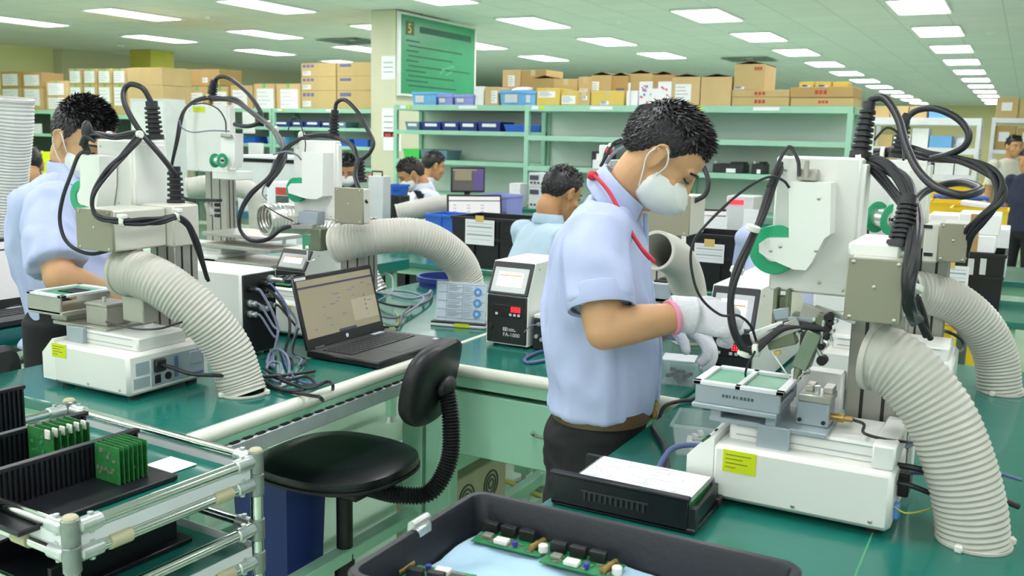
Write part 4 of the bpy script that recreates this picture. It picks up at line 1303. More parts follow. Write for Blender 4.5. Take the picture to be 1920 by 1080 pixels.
t = thing('terminal_box', 'small black terminal box beside the white and black controller, behind the man', 'terminal box', (-1.20, 2.45, 0.85))
MB().box((-1.236, 2.42, 0.852), (-1.15, 2.55, 0.945), 0.003).build('case', 'black_panel', t)
MB().box((-1.236, 2.424, 0.945), (-1.15, 2.55, 0.956), 0.002).build('lid', 'machine_white_b', t)
for (x, z) in ((-1.222, 0.893), (-1.205, 0.885), (-1.19, 0.893), (-1.215, 0.93)):
    MB().cyl((x, 2.412, z), (x, 2.42, z), 0.006, n=12).build('socket', 'zinc', t)
MB().tube([(-1.215, 2.41, 0.93), (-1.235, 2.40, 0.925), (-1.252, 2.395, 0.905)], 0.0018, 6).build('antenna_wire', 'cable_grey', t)

# ================================================================== laptops
def laptop(label, hinge, width, ang, depth=0.25, lid_h=0.235, lean=12, screen='screen_olive', z0=0.85, windows=True, group='laptops', logo=True):
    # hinge: centre of the hinge line; ang: direction (degrees from +X) in which the keyboard extends
    t = thing('laptop', label, 'laptop', (hinge[0], hinge[1], z0), group)
    R = Matrix.Rotation(math.radians(ang), 4, 'Z')
    W = width
    M = Matrix.Translation((hinge[0], hinge[1], z0)) @ R
    def B(lo, hi, c=0.0):
        return MB().box(lo, hi, c, M)
    base = B((0, -W/2, 0.003), (depth, W/2, 0.020), 0.003).build('base', 'laptop_black', t)
    B((0.002, -W/2+0.002, 0.0195), (depth-0.002, W/2-0.002, 0.0212), 0.001).build('deck', 'laptop_grey', base)
    m = MB()
    for r in range(6):
        for k in range(15):
            if r == 5 and 4 <= k <= 8:
                continue
            x0, y0 = 0.035+r*0.0175, W/2-0.028-k*(W-0.055)/15
            m.box((x0, y0-(W-0.055)/15+0.003, 0.0208), (x0+0.0145, y0, 0.0232), 0.0, M)
    m.box((0.035+5*0.0175, -W/2+0.028+6*(W-0.055)/15, 0.0208), (0.05+5*0.0175, -W/2+0.025+11*(W-0.055)/15, 0.0232), 0.0, M)
    m.build('keyboard', 'key', base, smooth=False)
    B((0.155, -0.055, 0.0208), (depth-0.02, 0.05, 0.0216)).build('touchpad', 'laptop_grey', base)
    B((0.012, W/2-0.085, 0.021), (0.028, W/2-0.035, 0.0222)).build('sticker', 'silver_label', base)
    B((depth-0.045, W/2-0.035, 0.021), (depth-0.03, W/2-0.018, 0.0222)).build('sticker', 'silver_label', base)
    ML = M @ Matrix.Translation((0.004, 0, 0.020)) @ Matrix.Rotation(math.radians(-lean), 4, 'Y')
    lid = MB().box((-0.008, -W/2, 0), (0, W/2, lid_h), 0.003, ML).build('lid', 'laptop_black', t)
    bz, bb = 0.013, 0.030
    sc = MB().box((-0.001, -W/2+bz, bb), (0.0006, W/2-bz, lid_h-bz), 0, ML).build('screen', screen, lid)
    if windows:
        MB().box((0, -W/2+bz, lid_h-bz-0.024), (0.0009, W/2-bz, lid_h-bz-0.018), 0, ML).build('menu_bar', 'screen_ink', sc)
        MB().box((0, W/2-bz-0.12, bb+0.02), (0.0008, W/2-bz, lid_h-bz-0.08), 0, ML).build('window_pane', 'screen_pane', sc)
        m = MB()
        random.seed(3)
        for k in range(22):
            y = random.uniform(-W/2+0.03, W/2-0.03)
            z = random.uniform(bb+0.02, lid_h-0.05)
            m.box((0, y, z), (0.001, y+random.choice((0.004, 0.012, 0.02)), z+0.0022), 0, ML)
        for k in range(4):
            m.box((0, W/2-0.07, bb+0.045+k*0.014), (0.001, W/2-0.064, bb+0.051+k*0.014), 0, ML)
        m.build('screen_icons', 'print_navy', sc, smooth=False)
        MB().box((0, -0.03, bb), (0.001, 0.05, bb+0.008), 0, ML).build('task_bar', 'screen_ink', sc)
    else:
        MB().box((0, -W/2+bz, lid_h-bz-0.03), (0.0009, W/2-bz, lid_h-bz-0.024), 0, ML).build('menu_bar', 'screen_ink', sc)
        m = MB()
        for k in range(6):
            for j in range(3):
                m.box((0, -W/2+0.04+j*0.09, lid_h-0.07-k*0.02), (0.0009, -W/2+0.06+j*0.09, lid_h-0.067-k*0.02), 0, ML)
        m.build('screen_icons', 'print_navy', sc, smooth=False)
    if logo:
        MB().cyl(ML @ V((0, 0.0, bb*0.5)), ML @ V((0.0008, 0.0, bb*0.5)), 0.006, n=20).build('round_logo', 'silver_label', lid)
        MB().box((0, -W/2+0.008, lid_h-0.011), (0.0008, -W/2+0.055, lid_h-0.003), 0, ML).build('sticker', 'silver_label', lid)
    for yy in (-W/2+0.05, W/2-0.05):
        MB().cyl(M @ V((0.003, yy-0.02, 0.02)), M @ V((0.003, yy+0.02, 0.02)), 0.006, n=12).build('hinge', 'laptop_black', t)
    return t

laptop('open black laptop with olive screen on the left workbench', (-1.712, 2.150), 0.362, 0, 0.248, 0.208, 15)
laptop('black laptop with pale screen at the left edge behind the left operator', (-2.95, 1.78), 0.40, 0, 0.22, 0.235, 14, 'screen_light', windows=False)

# ================================================================== transparent display card
t = thing('display_stand', 'transparent document stand with blue printed pictures beside the controller', 'document stand', (-1.60, 2.57, 0.85))
c0, c1 = atz(807, 610, 0.85), atz(909, 618, 0.85)
ux = (c1-c0).normalized()
uy = V((-ux.y, ux.x, 0))
W = (c1-c0).length
RB = Matrix((ux, uy, V((0, 0, 1)))).transposed()
MS = Matrix.Translation(c0) @ RB.to_4x4()
MB().box((0, -0.004, 0), (W, 0.05, 0.010), 0.003, MS).build('base', 'lcd_frame', t)
MB().box((0, 0.0, 0.010), (W, 0.044, 0.016), 0.002, MS).build('base_strip', 'black_panel', t)
MT = MS @ Matrix.Translation((0, 0.02, 0.014)) @ Matrix.Rotation(math.radians(-8), 4, 'X')
MB().box((0.006, 0, 0), (W-0.004, 0.004, 0.135), 0.001, MT).build('acrylic_sheet', 'clear_plastic', t)
MB().box((0.010, 0.0012, 0.002), (W-0.008, 0.0022, 0.131), 0, MT).build('document', 'paper_blue', t)
m = MB()
for k in range(5):
    m.box((0.014, -0.0006, 0.012+k*0.028), (W-0.012, -0.0001, 0.0135+k*0.028), 0, MT)
for x in (0.045, 0.10, 0.145):
    m.box((x, -0.0006, 0.012), (x+0.0016, -0.0001, 0.125), 0, MT)
for k in range(4):
    for j in range(4):
        m.box((0.05, -0.0006, 0.019+k*0.028+j*0.005), (0.05+0.03+0.01*((j+k) % 3), -0.0001, 0.0212+k*0.028+j*0.005), 0, MT)
        m.box((0.104, -0.0006, 0.019+k*0.028+j*0.005), (0.104+0.024+0.008*((j+k) % 2), -0.0001, 0.0205+k*0.028+j*0.005), 0, MT)
m.build('print_lines', 'paper_print', t, smooth=False)
m = MB()
for k in range(3):
    m.cyl(MT @ V((W-0.036, -0.0008, 0.030+k*0.036)), MT @ V((W-0.036, -0.0001, 0.030+k*0.036)), 0.014, n=24)
m.build('round_pictures', 'print_blue', t)
m = MB()
for k in range(3):
    m.cyl(MT @ V((W-0.036, -0.0012, 0.030+k*0.036)), MT @ V((W-0.036, -0.0008, 0.030+k*0.036)), 0.006, n=16)
m.build('picture_hands', 'bluefilm', t)
MB().box((W*0.45, -0.0046, 0.002), (W*0.72, -0.0042, 0.014), 0, MS).build('sticky_note', 'label_yellow', t)

# ================================================================== loose cables on the benches
random.seed(11)
def coil(label, pts, r, mat, loops=None, group='loose cables on the left bench'):
    tag(MB().tube(pts, r, 8, 7).build('loose_cable', mat), label, 'cable', group)

def zc(px, py, h):
    return atz(px, py, 0.85+h)
coil('thick black cable running from the left hose over the bench rail, lowest of the pile', [zc(455, 720, .005), zc(500, 722, .005), zc(545, 735, .006), zc(585, 742, .012), zc(600, 745, .022), at(606, 755, 1.80), at(600, 765, 1.785)], 0.0045, 'cable_black')
coil('black cable looping beyond the bench rail near the laptop corner', [zc(500, 700, .014), zc(540, 718, .016), zc(580, 728, .017), zc(612, 716, .02), zc(624, 722, .022), at(620, 745, 1.86), at(606, 757, 1.80)], 0.0042, 'cable_black')
coil('grey cable coil with a high loop beside the left hose', [zc(500, 690, .006), zc(505, 665, .02), zc(522, 655, .04), zc(540, 672, .03), zc(540, 705, .012), zc(520, 716, .012), zc(500, 700, .02), zc(505, 680, .03), zc(525, 682, .02), zc(525, 702, .014)], 0.0036, 'cable_grey')
coil('blue-grey cable coil under the rear panel of the controller', [zc(525, 650, .008), zc(535, 680, .012), zc(545, 700, .014), zc(560, 714, .006), zc(590, 720, .006), zc(618, 716, .006)], 0.0036, 'cable_blue')
coil('black cable coil spread in the middle of the pile', [zc(490, 708, .014), zc(520, 728, .01), zc(560, 732, .012), zc(590, 722, .014), zc(575, 706, .014), zc(540, 712, .014), zc(510, 700, .024), zc(495, 690, .03)], 0.004, 'cable_black')
coil('thin yellow green earth wire beside the rail', [zc(520, 730, .003), zc(550, 738, .003), zc(575, 738, .003), zc(590, 744, .004)], 0.0018, 'cable_yellow')
for i, (pts, r, mt, lab) in enumerate((
        ([(690, 545, .012), (730, 552, .02), (770, 560, .02), (800, 552, .02), (808, 545, .015)], 0.005, 'cable_grey', 'light grey cable bundle behind the open laptop, uppermost strand'),
        ([(692, 560, .01), (735, 572, .02), (775, 575, .02), (805, 562, .014), (810, 548, .012)], 0.005, 'cable_black', 'dark cable bundle behind the open laptop, middle strand'),
        ([(700, 590, .01), (740, 596, .015), (772, 580, .02), (795, 560, .02), (770, 548, .02), (735, 545, .015)], 0.0042, 'cable_grey', 'grey cable loop lying behind the open laptop'),
        ([(705, 612, .006), (745, 612, .008), (755, 590, .02), (772, 572, .02)], 0.004, 'cable_black', 'black cable end curving behind the laptop lid'),
        ([(700, 600, .005), (735, 615, .006), (748, 600, .01), (742, 585, .015)], 0.0022, 'cable_yellow', 'thin yellow green wire behind the laptop lid'),
        ([(690, 575, .01), (715, 560, .03), (735, 548, .04), (735, 520, .06), (722, 512, .07)], 0.0028, 'cable_grey', 'pale cable rising in a loop behind the laptop'))):
    coil(lab, [zc(*p) for p in pts], r, mt, group='loose cables behind the laptop')
coil('blue cable loop lying on the middle bench by the controller', [zc(1040, 655, .005), zc(1010, 660, .005), zc(985, 672, .005), zc(990, 680, .005), zc(1020, 676, .005), zc(1045, 668, .005)], 0.005, 'cable_blue', group='loose cables on the middle bench')
coil('thick black cable crossing the right bench beneath the nearest robot', [(-0.655, 1.86, 0.857), (-0.60, 1.77, 0.857), (-0.56, 1.68, 0.857), (-0.525, 1.585, 0.858), (-0.50, 1.56, 0.860)], 0.0055, 'cable_black', group='loose cables on the right bench')
coil('blue cable with white plug entering the nearest robot front panel', [(-0.535, 1.55, 0.862), (-0.54, 1.58, 0.88), (-0.535, 1.63, 0.90), (-0.505, 1.66, 0.905), (-0.476, 1.67, 0.90)], 0.005, 'cable_blue', group='loose cables on the right bench')
tag(MB().box((-0.556, 1.515, 0.851), (-0.515, 1.553, 0.869), 0.003).build('white_plug', 'tie_white'), 'small white plug lying left of the nearest robot', 'plug')
coil('black cable draped over the middle bench rail behind the nearest robot', [atz(1312, 742, 0.856), atz(1298, 750, 0.856), (-0.676, 2.10, 0.857), (-0.700, 2.06, 0.848), (-0.704, 2.02, 0.80)], 0.005, 'cable_black', group='loose cables on the right bench')
# ================================================================== pipe trolley in the near left corner
TO = V((-1.2405, 0.881, 0))
U, W_ = V((-0.998, 0.051, 0)).normalized(), V((0.038, 0.999, 0)).normalized()
TL, TD = 0.577, 0.384
def TP(u, v, z):
    return TO+U*u+W_*v+V((0, 0, z))
t = thing('pipe_trolley', 'chrome pipe trolley with green shelves in the near left corner', 'trolley', TP(TL/2, TD/2, 0))
for u in (0, TL):
    for v in (0, TD):
        po = MB().cyl(TP(u, v, 0.09), TP(u, v, 0.872), 0.0118, n=20).build('post', 'chrome', t)
        MB().cyl(TP(u, v, 0.870), TP(u, v, 0.881), 0.0128, n=20, c=0.003).build('post_cap', 'pc_beige', po)
        MB().cyl(TP(u, v, 0.0)+V((0.012, 0, 0.038)), TP(u, v, 0.0)+V((-0.012, 0, 0.038)), 0.037, n=20).build('caster', 'black_rubber', po)
        MB().box(TP(u, v, 0.07)-V((0.018, 0.018, 0)), TP(u, v, 0.095)+V((0.018, 0.018, 0)), 0.003).build('caster_fork', 'zinc', po)
def joint(p, d, par):
    d = V(d)
    m = MB().cyl(p+d*0.012, p+d*0.052, 0.0132, n=16, c=0.002)
    m.cyl(p+d*0.035+V((0, 0, 0.010)), p+d*0.035+V((0, 0, 0.017)), 0.005, n=8)
    m.cyl(p+d*0.035+V((0, 0, -0.010)), p+d*0.035+V((0, 0, -0.017)), 0.005, n=8)
    m.cyl(p+V((0, 0, -0.026)), p+V((0, 0, 0.018)), 0.0142, n=16, c=0.002)
    m.build('pipe_joint', 'zinc', par)
for z, kind in ((0.8585, 'guard'), (0.814, 'shelf'), (0.725, 'guard'), (0.659, 'shelf'), (0.575, 'guard'), (0.505, 'shelf'), (0.18, 'shelf')):
    for (a, b) in (((0, 0), (TL, 0)), ((0, TD), (TL, TD)), ((0, 0), (0, TD)), ((TL, 0), (TL, TD))):
        A, B = TP(a[0], a[1], z), TP(b[0], b[1], z)
        r = MB().cyl(A, B, 0.0102, n=18).build('guard_rail' if kind == 'guard' else 'shelf_rail', 'chrome', t)
        d = (B-A).normalized()
        joint(A, d, r)
        joint(B, -d, r)
        if kind == 'shelf' and z > 0.4:
            L = (B-A).length
            for f in (0.22, 0.78):
                MB().cyl(A+d*(L*f-0.02), A+d*(L*f+0.02), 0.0128, n=18).build('plastic_holder', 'pc_beige', r)
    if kind == 'shelf':
        s = MB()
        R = Matrix((U, W_, V((0, 0, 1)))).transposed()
        s.obox(TP(TL/2, TD/2, z+0.0185), (TL-0.03, TD-0.03, 0.012), R, 0.001)
        sh = s.build('shelf_panel', 'desk_vinyl', t)
        m = MB()
        for (a, b) in (((0.016, 0.0), (TL-0.016, 0.0)), ((0.016, TD), (TL-0.016, TD)), ((0.0, 0.016), (0.0, TD-0.016)), ((TL, 0.016), (TL, TD-0.016))):
            m.bar(TP(a[0], a[1], z+0.021), TP(b[0], b[1], z+0.021), 0.004, 0.021, 0.0005)
        m.build('shelf_edge', 'white_steel', sh)

# slotted board racks on the trolley
SZ = 0.8395
RZ = Matrix((W_, -U, V((0, 0, 1)))).transposed()      # local x runs away from the camera, local y to the right
def rack_piece(o, walls, L, wdt, lab):
    o = V(o)
    t = thing('board_rack', lab, 'rack', o, 'slotted board racks on the trolley')
    M = Matrix.Translation(o) @ RZ.to_4x4()
    MB().box((0, 0, 0), (L, wdt, 0.010), 0.002, M).build('base_plate', 'esd_black', t)
    for y, h in walls:
        m = MB().box((0, y, 0.008), (L, y+0.008, h), 0.001, M)
        n = int(L/0.0095)
        for k in range(n):
            x = 0.004+k*0.0095
            m.box((x, y+0.007, 0.01), (x+0.004, y+0.0125, h-0.002), 0, M)
            m.box((x, y-0.0045, 0.01), (x+0.004, y+0.001, h-0.002), 0, M)
        m.box((-0.002, y-0.003, h-0.004), (L+0.004, y+0.011, h+0.004), 0.001, M)
        m.build('slotted_wall', 'esd_black', t)
    return t, M
rk, MR = rack_piece((-1.453, 0.853, SZ), [(0.016, 0.072)], 0.305, 0.135, 'black slotted board rack on the trolley, the one nearest the camera')
rk2, MR2 = rack_piece((-1.612, 0.890, SZ), [(0.016, 0.076)], 0.28, 0.13, 'black slotted board rack on the trolley, further left behind the nearest one')
random.seed(5)
def pcb_board(M, x, y0, y1, h, lab, grp, tall=False):
    o = M @ V((x, y0, 0.012))
    t = thing('circuit_board', lab, 'circuit board', o, grp)
    MB().box((x, y0, 0.0105), (x+0.0016, y1, h), 0, M).build('board', 'pcb_edge', t)
    m = MB()
    for k in range(12):
        yy = random.uniform(y0+0.006, y1-0.014)
        zz = random.uniform(0.02, h-0.012)
        m.box((x-0.0022, yy, zz), (x, yy+random.uniform(0.003, 0.008), zz+random.uniform(0.003, 0.007)), 0, M)
    m.build('board_parts', random.choice(('chip_grey', 'pcb_mask', 'chip_grey')), t)
    if tall:
        MB().box((x-0.004, y1-0.02, h-0.014), (x, y1-0.006, h+0.003), 0.001, M).build('white_connector', 'chip_white', t)
    return t
for k in range(7):
    pcb_board(MR, 0.210+k*0.0095, 0.030, 0.098, 0.078, 'green circuit board standing at the far end of the nearest rack, %s from the camera' % ORD[k], 'circuit boards in the nearest rack')
for k in range(6):
    pcb_board(MR2, 0.155+k*0.0145, 0.030, 0.108, 0.086, 'circuit board with white connector in the further rack, %s from the camera' % ORD[k], 'circuit boards in the further rack', True)
rk3, MR3 = rack_piece((-1.769, 0.939, SZ), [(0.03, 0.115)], 0.20, 0.07, 'black slotted board rack standing at the left edge of the trolley')
q = atz(315, 872, SZ+0.002)
tag(MB().obox(atz(296, 880, SZ+0.0012), (0.12, 0.075, 0.0014), RZ, 0).build('paper_sheet', 'paper'), 'white paper sheet beside the boards on the trolley top shelf', 'paper')
t = thing('board_rack', 'black slotted rack lying on the second trolley shelf', 'rack', TP(0.28, 0.2, 0.684), 'racks on the second trolley shelf')
MR4 = Matrix.Translation(TP(0.12, 0.03, 0.6845)) @ Matrix((U, W_, V((0, 0, 1)))).transposed().to_4x4()
MB().box((0, 0, 0), (0.22, 0.30, 0.01), 0.002, MR4).build('base_plate', 'esd_black', t)
MB().box((0.02, 0.02, 0.008), (0.03, 0.28, 0.05), 0.001, MR4).build('slotted_wall', 'esd_black', t)
MB().box((0.19, 0.02, 0.008), (0.20, 0.28, 0.05), 0.001, MR4).build('slotted_wall', 'esd_black', t)

# ================================================================== black tray with blue sheet and circuit boards
t = thing('component_tray', 'big black plastic tray lined with pale blue film at the bottom of the view', 'tray', (-0.42, 0.96, 0.85))
tx0, tx1, ty0, ty1 = -0.652, -0.188, 0.80, 1.108
def rrect(x0, x1, y0, y1, r, z, n=5):
    out = []
    for cx, cy, a0 in ((x1-r, y1-r, 0), (x0+r, y1-r, 90), (x0+r, y0+r, 180), (x1-r, y0+r, 270)):
        for k in range(n+1):
            a = math.radians(a0+90*k/n)
            out.append(V((cx+r*math.cos(a), cy+r*math.sin(a), z)))
    return out
m = MB()
m.rings([rrect(tx0+0.014, tx1-0.014, ty0+0.014, ty1-0.014, 0.02, 0.8515), rrect(tx0+0.007, tx1-0.007, ty0+0.007, ty1-0.007, 0.022, 0.955),
         rrect(tx0, tx1, ty0, ty1, 0.026, 0.956), rrect(tx0, tx1, ty0, ty1, 0.026, 0.968), rrect(tx0+0.003, tx1-0.003, ty0+0.003, ty1-0.003, 0.024, 0.971),
         rrect(tx0+0.011, tx1-0.011, ty0+0.011, ty1-0.011, 0.018, 0.971), rrect(tx0+0.013, tx1-0.013, ty0+0.013, ty1-0.013, 0.017, 0.967),
         rrect(tx0+0.022, tx1-0.022, ty0+0.022, ty1-0.022, 0.015, 0.912)])
m.build('tray_body', 'esd_tray', t, angle=30)
bm_ = MB()
nx, ny = 34, 22
vs, fs = [], []
for j in range(ny+1):
    for i in range(nx+1):
        x = tx0+0.026+(tx1-tx0-0.052)*i/nx
        y = ty0+0.026+(ty1-ty0-0.052)*j/ny
        z = 0.9225+0.004*noise.noise(V((x*18, y*18, 0)))+0.002*noise.noise(V((x*55, y*55, 3)))
        vs.append((x, y, z))
for j in range(ny):
    for i in range(nx):
        a = j*(nx+1)+i
        fs.append((a, a+1, a+nx+2, a+nx+1))
o_ = len(vs)
rim_idx = list(range(nx+1))+[r*(nx+1)+nx for r in range(1, ny+1)]+[ny*(nx+1)+i for i in range(nx-1, -1, -1)]+[r*(nx+1) for r in range(ny-1, 0, -1)]
for i in rim_idx:
    vs.append((vs[i][0], vs[i][1], 0.9125))
n_ = len(rim_idx)
for k in range(n_):
    fs.append((rim_idx[k], o_+k, o_+(k+1) % n_, rim_idx[(k+1) % n_]))
fs.append(tuple(o_+k for k in reversed(range(n_))))
bm_.add(vs, fs)
tag(bm_.build('film_sheet', 'bluefilm'), 'crinkled pale blue protective film lining the black tray', 'film')
cl = atz(793, 990, 0.968)
m = MB().box((tx0-0.006, cl.y-0.016, 0.950), (tx0+0.014, cl.y+0.016, 0.974), 0.003)
m.cyl((tx0+0.004, cl.y-0.018, 0.976), (tx0+0.004, cl.y+0.018, 0.976), 0.006, n=12)
tag(m.build('metal_clip', 'zinc'), 'shiny metal clip on the left rim of the black tray', 'clip')
def small_board(px, ang, lab, sx=0.102, sy=0.045):
    z = 0.9285
    c = atz(px[0], px[1], z)
    t = thing('circuit_board', lab, 'circuit board', c, 'green circuit boards in the black tray')
    M = Matrix.Translation(c) @ Matrix.Rotation(math.radians(ang), 4, 'Z')
    def B(name, mat, lo, hi, ch=0.0):
        return MB().box(lo, hi, ch, M).build(name, mat, t)
    B('board', 'pcb', (-sx/2, -sy/2, 0), (sx/2, sy/2, 0.0016))
    for x in (-0.040, -0.012, 0.016):
        B('relay', 'chip', (x-0.011, sy/2-0.013, 0.0016), (x+0.011, sy/2-0.002, 0.016), 0.001)
    m = MB().cyl(M @ V((0.034, -0.016, 0.006)), M @ V((0.040, 0.016, 0.006)), 0.0045, n=12)
    m.build('power_resistor', 'brass', t)
    m = MB().cyl(M @ V((0.050, -0.008, 0.0016)), M @ V((0.050, -0.008, 0.012)), 0.0065, n=16, c=0.001)
    m.build('white_capacitor', 'chip_white', t)
    MB().cyl(M @ V((0.010, -0.012, 0.0016)), M @ V((0.010, -0.012, 0.009)), 0.004, n=12).build('blue_capacitor', 'cap_blue', t)
    B('transformer', 'chip_white', (-0.020, -0.018, 0.0016), (0.0, -0.004, 0.008), 0.001)
    B('chip', 'chip_grey', (-0.042, -0.010, 0.0016), (-0.028, 0.003, 0.007), 0.001)
    m = MB()
    random.seed(px[0])
    for k in range(34):
        x, y = random.uniform(-sx/2+0.004, sx/2-0.01), random.uniform(-sy/2+0.003, sy/2-0.018)
        m.box((x, y, 0.0016), (x+random.uniform(0.002, 0.007), y+random.uniform(0.0015, 0.003), 0.0035), 0, M)
    m.build('small_parts', 'chip_grey', t)
small_board((960, 1018), 2, 'green circuit board at the back left inside the black tray')
small_board((1092, 1058), 2, 'green circuit board inside the black tray, right of the back left board')
small_board((810, 1082), 190, 'green circuit board at the near left corner inside the black tray')

# ================================================================== board magazine with white paper on the right bench
t = thing('board_magazine', 'black slotted board magazine on the right bench between the tray and the nearest robot', 'rack', (-0.54, 1.45, 0.85))
MB().box((-0.663, 1.382, 0.8515), (-0.408, 1.530, 0.860), 0.002).build('base_plate', 'esd_black', t)
m = MB().box((-0.663, 1.382, 0.855), (-0.422, 1.391, 0.908), 0.001)
m.box((-0.666, 1.379, 0.905), (-0.420, 1.394, 0.911), 0.0015)
for k in range(24):
    m.box((-0.660+k*0.010, 1.391, 0.86), (-0.656+k*0.010, 1.397, 0.909))
m.build('slotted_wall', 'esd_black', t)
m = MB()
for k in range(12):
    x = -0.602+k*0.0095
    m.box((x, 1.3795, 0.872), (x+0.004, 1.3825, 0.886))
m.box((-0.606, 1.379, 0.886), (-0.487, 1.3825, 0.8885))
m.build('vent_slots', 'laptop_grey', t)
m = MB().box((-0.660, 1.520, 0.855), (-0.425, 1.528, 0.900), 0.001)
m.build('slotted_wall', 'esd_black', t)
m = MB().bar((-0.416, 1.392, 0.872), (-0.416, 1.520, 0.880), 0.008, 0.028)
m.box((-0.424, 1.385, 0.855), (-0.408, 1.40, 0.895), 0.002)
m.box((-0.424, 1.505, 0.855), (-0.404, 1.528, 0.872), 0.002)
m.build('end_bracket', 'black_panel', t)
MB().box((-0.430, 1.400, 0.86), (-0.424, 1.512, 0.902), 0.001).build('board_edge', 'pcb_edge', t)
t = thing('document_case', 'clear case with a printed white sheet lying on the black board magazine', 'document', (-0.52, 1.46, 0.900))
MB().box((-0.628, 1.398, 0.899), (-0.420, 1.518, 0.903), 0.001).build('case', 'clear_plastic', t)
sh = MB().box((-0.622, 1.401, 0.9035), (-0.424, 1.514, 0.9045)).build('sheet', 'paper', t)
m = MB()
random.seed(9)
for k in range(46):
    x, y = random.uniform(-0.615, -0.44), random.uniform(1.405, 1.508)
    if random.random() < 0.5:
        m.box((x, y, 0.9045), (x+random.uniform(0.008, 0.03), y+0.0007, 0.9048))
    else:
        m.box((x, y, 0.9045), (x+0.0007, min(1.512, y+random.uniform(0.006, 0.02)), 0.9048))
m.build('print_lines', 'paper_print', sh, smooth=False)

# ================================================================== clear boxes with parts
def clear_box(lab, c, sx, sy, h, rot=0, fill='chip', z0=0.8505):
    t = thing('parts_box', lab, 'box', (c[0], c[1], z0), 'clear plastic parts boxes')
    M = Matrix.Translation((c[0], c[1], z0)) @ Matrix.Rotation(math.radians(rot), 4, 'Z')
    def rr(d, z):
        return [M @ V((x, y, z)) for x, y in ((-sx/2+d, -sy/2+d), (sx/2-d, -sy/2+d), (sx/2-d, sy/2-d), (-sx/2+d, sy/2-d))]
    MB().rings([rr(0.008, 0), rr(0, h-0.004), rr(-0.005, h-0.004), rr(-0.005, h), rr(0.002, h), rr(0.010, 0.003)]).build('box_shell', 'clear_plastic', t, angle=20)
    m = MB()
    random.seed(int(abs(c[0])*1000))
    for k in range(14):
        p = M @ V((random.uniform(-sx/2+0.022, sx/2-0.022), random.uniform(-sy/2+0.022, sy/2-0.022), 0.006+random.uniform(0, h*0.35)))
        m.obox(p, (0.016, 0.010, 0.010), Matrix.Rotation(random.uniform(0, 3), 3, 'Z'), 0.001)
    m.build('loose_parts', fill, t)
    return t
cb = clear_box('clear box of small dark parts on the middle bench in front of the standing man', (-0.745, 2.30), 0.10, 0.10, 0.062, 8)
tag(MB().obox((-0.745, 2.30, 0.9145), (0.085, 0.08, 0.003), Matrix.Rotation(0.2, 3, 'Z')).build('label_card', 'silver_label'), 'white label card lying on the clear parts box', 'card')
clear_box('clear open box with white rod on the right bench beside the nearest robot', (-0.535, 1.80), 0.09, 0.12, 0.065, 10, 'chip_white')

# ================================================================== black office chair
t = thing('office_chair', 'black padded swivel chair pushed under the left workbench', 'chair', (-1.50, 1.85, 0))
sq = atz(634, 848, 0.635)
sx, sy, sz = sq.x, sq.y, 0.635
prof = [(0.0, -0.055), (0.15, -0.052), (0.185, -0.040), (0.199, -0.020), (0.196, -0.004), (0.172, 0.008), (0.12, 0.012), (0.0, 0.008)]
m = MB()
def seat_ring(r, z):
    out = []
    for k in range(44):
        a = 2*PI*k/44
        e = 2.6
        c, s = math.cos(a), math.sin(a)
        rr = r/((abs(c)**e+abs(s)**e)**(1/e))
        out.append(V((sx+rr*c*1.02, sy+rr*s*0.98, sz-0.008+z)))
    return out
m.rings([seat_ring(max(r, 0.002), z) for r, z in prof])
st = m.build('seat', 'leather', t, angle=50)
m = MB()
m.rings([seat_ring(0.196, -0.034), seat_ring(0.2015, -0.032), seat_ring(0.2015, -0.026), seat_ring(0.196, -0.024)], False, True)
m.build('seat_piping', 'black_plastic', st)
MB().box((sx-0.10, sy-0.09, sz-0.085), (sx+0.13, sy+0.09, sz-0.055), 0.006).build('seat_plate', 'black_plastic', t)
bx, by, bz = -1.285, 1.975, 0.845
RB_ = Matrix.Rotation(0.17, 3, 'Z') @ Matrix.Rotation(0.20, 3, 'Y')
m = MB()
def back_ring(s, d):
    out = []
    for k in range(40):
        a = 2*PI*k/40
        e = 3.0
        c, q = math.cos(a), math.sin(a)
        r = 1/((abs(c)**e+abs(q)**e)**(1/e))
        y, z = 0.150*s*r*c, 0.108*s*r*q
        out.append(V((bx, by, bz))+RB_ @ V((d-0.35*y*y*4*0.5, y, z)))
    return out
m.rings([back_ring(s, d) for s, d in ((0.02, 0.022), (0.75, 0.022), (0.95, 0.018), (1.0, 0.008), (1.0, -0.006), (0.95, -0.02), (0.75, -0.030), (0.02, -0.032))])
bk = m.build('backrest', 'black_plastic', t, angle=50)
m = MB().ell(V((bx, by, bz))+RB_ @ V((0.030, 0.0, -0.005)), (0.022, 0.045, 0.028), RB_)
m.build('back_bracket', 'black_plastic', bk)
P = [V((sx+0.10, sy+0.0, sz-0.078)), V((sx+0.19, sy+0.01, sz-0.082)), V((-1.275, 1.935, 0.560)), V((-1.238, 1.965, 0.64)), V((-1.238, 1.975, 0.74)), V((-1.255, 1.978, 0.83))]
MB().hose(P, 0.021, 0.003, 0.008, 20, 0.006).build('bellows_arm', 'black_rubber', t)
MB().cyl((sx+0.02, sy, 0.33), (sx+0.02, sy, sz-0.08), 0.022, n=24).build('gas_lift', 'black_plastic', t)
MB().cyl((sx+0.02, sy, 0.12), (sx+0.02, sy, 0.36), 0.030, 0.027, n=24).build('lift_sleeve', 'black_plastic', t)
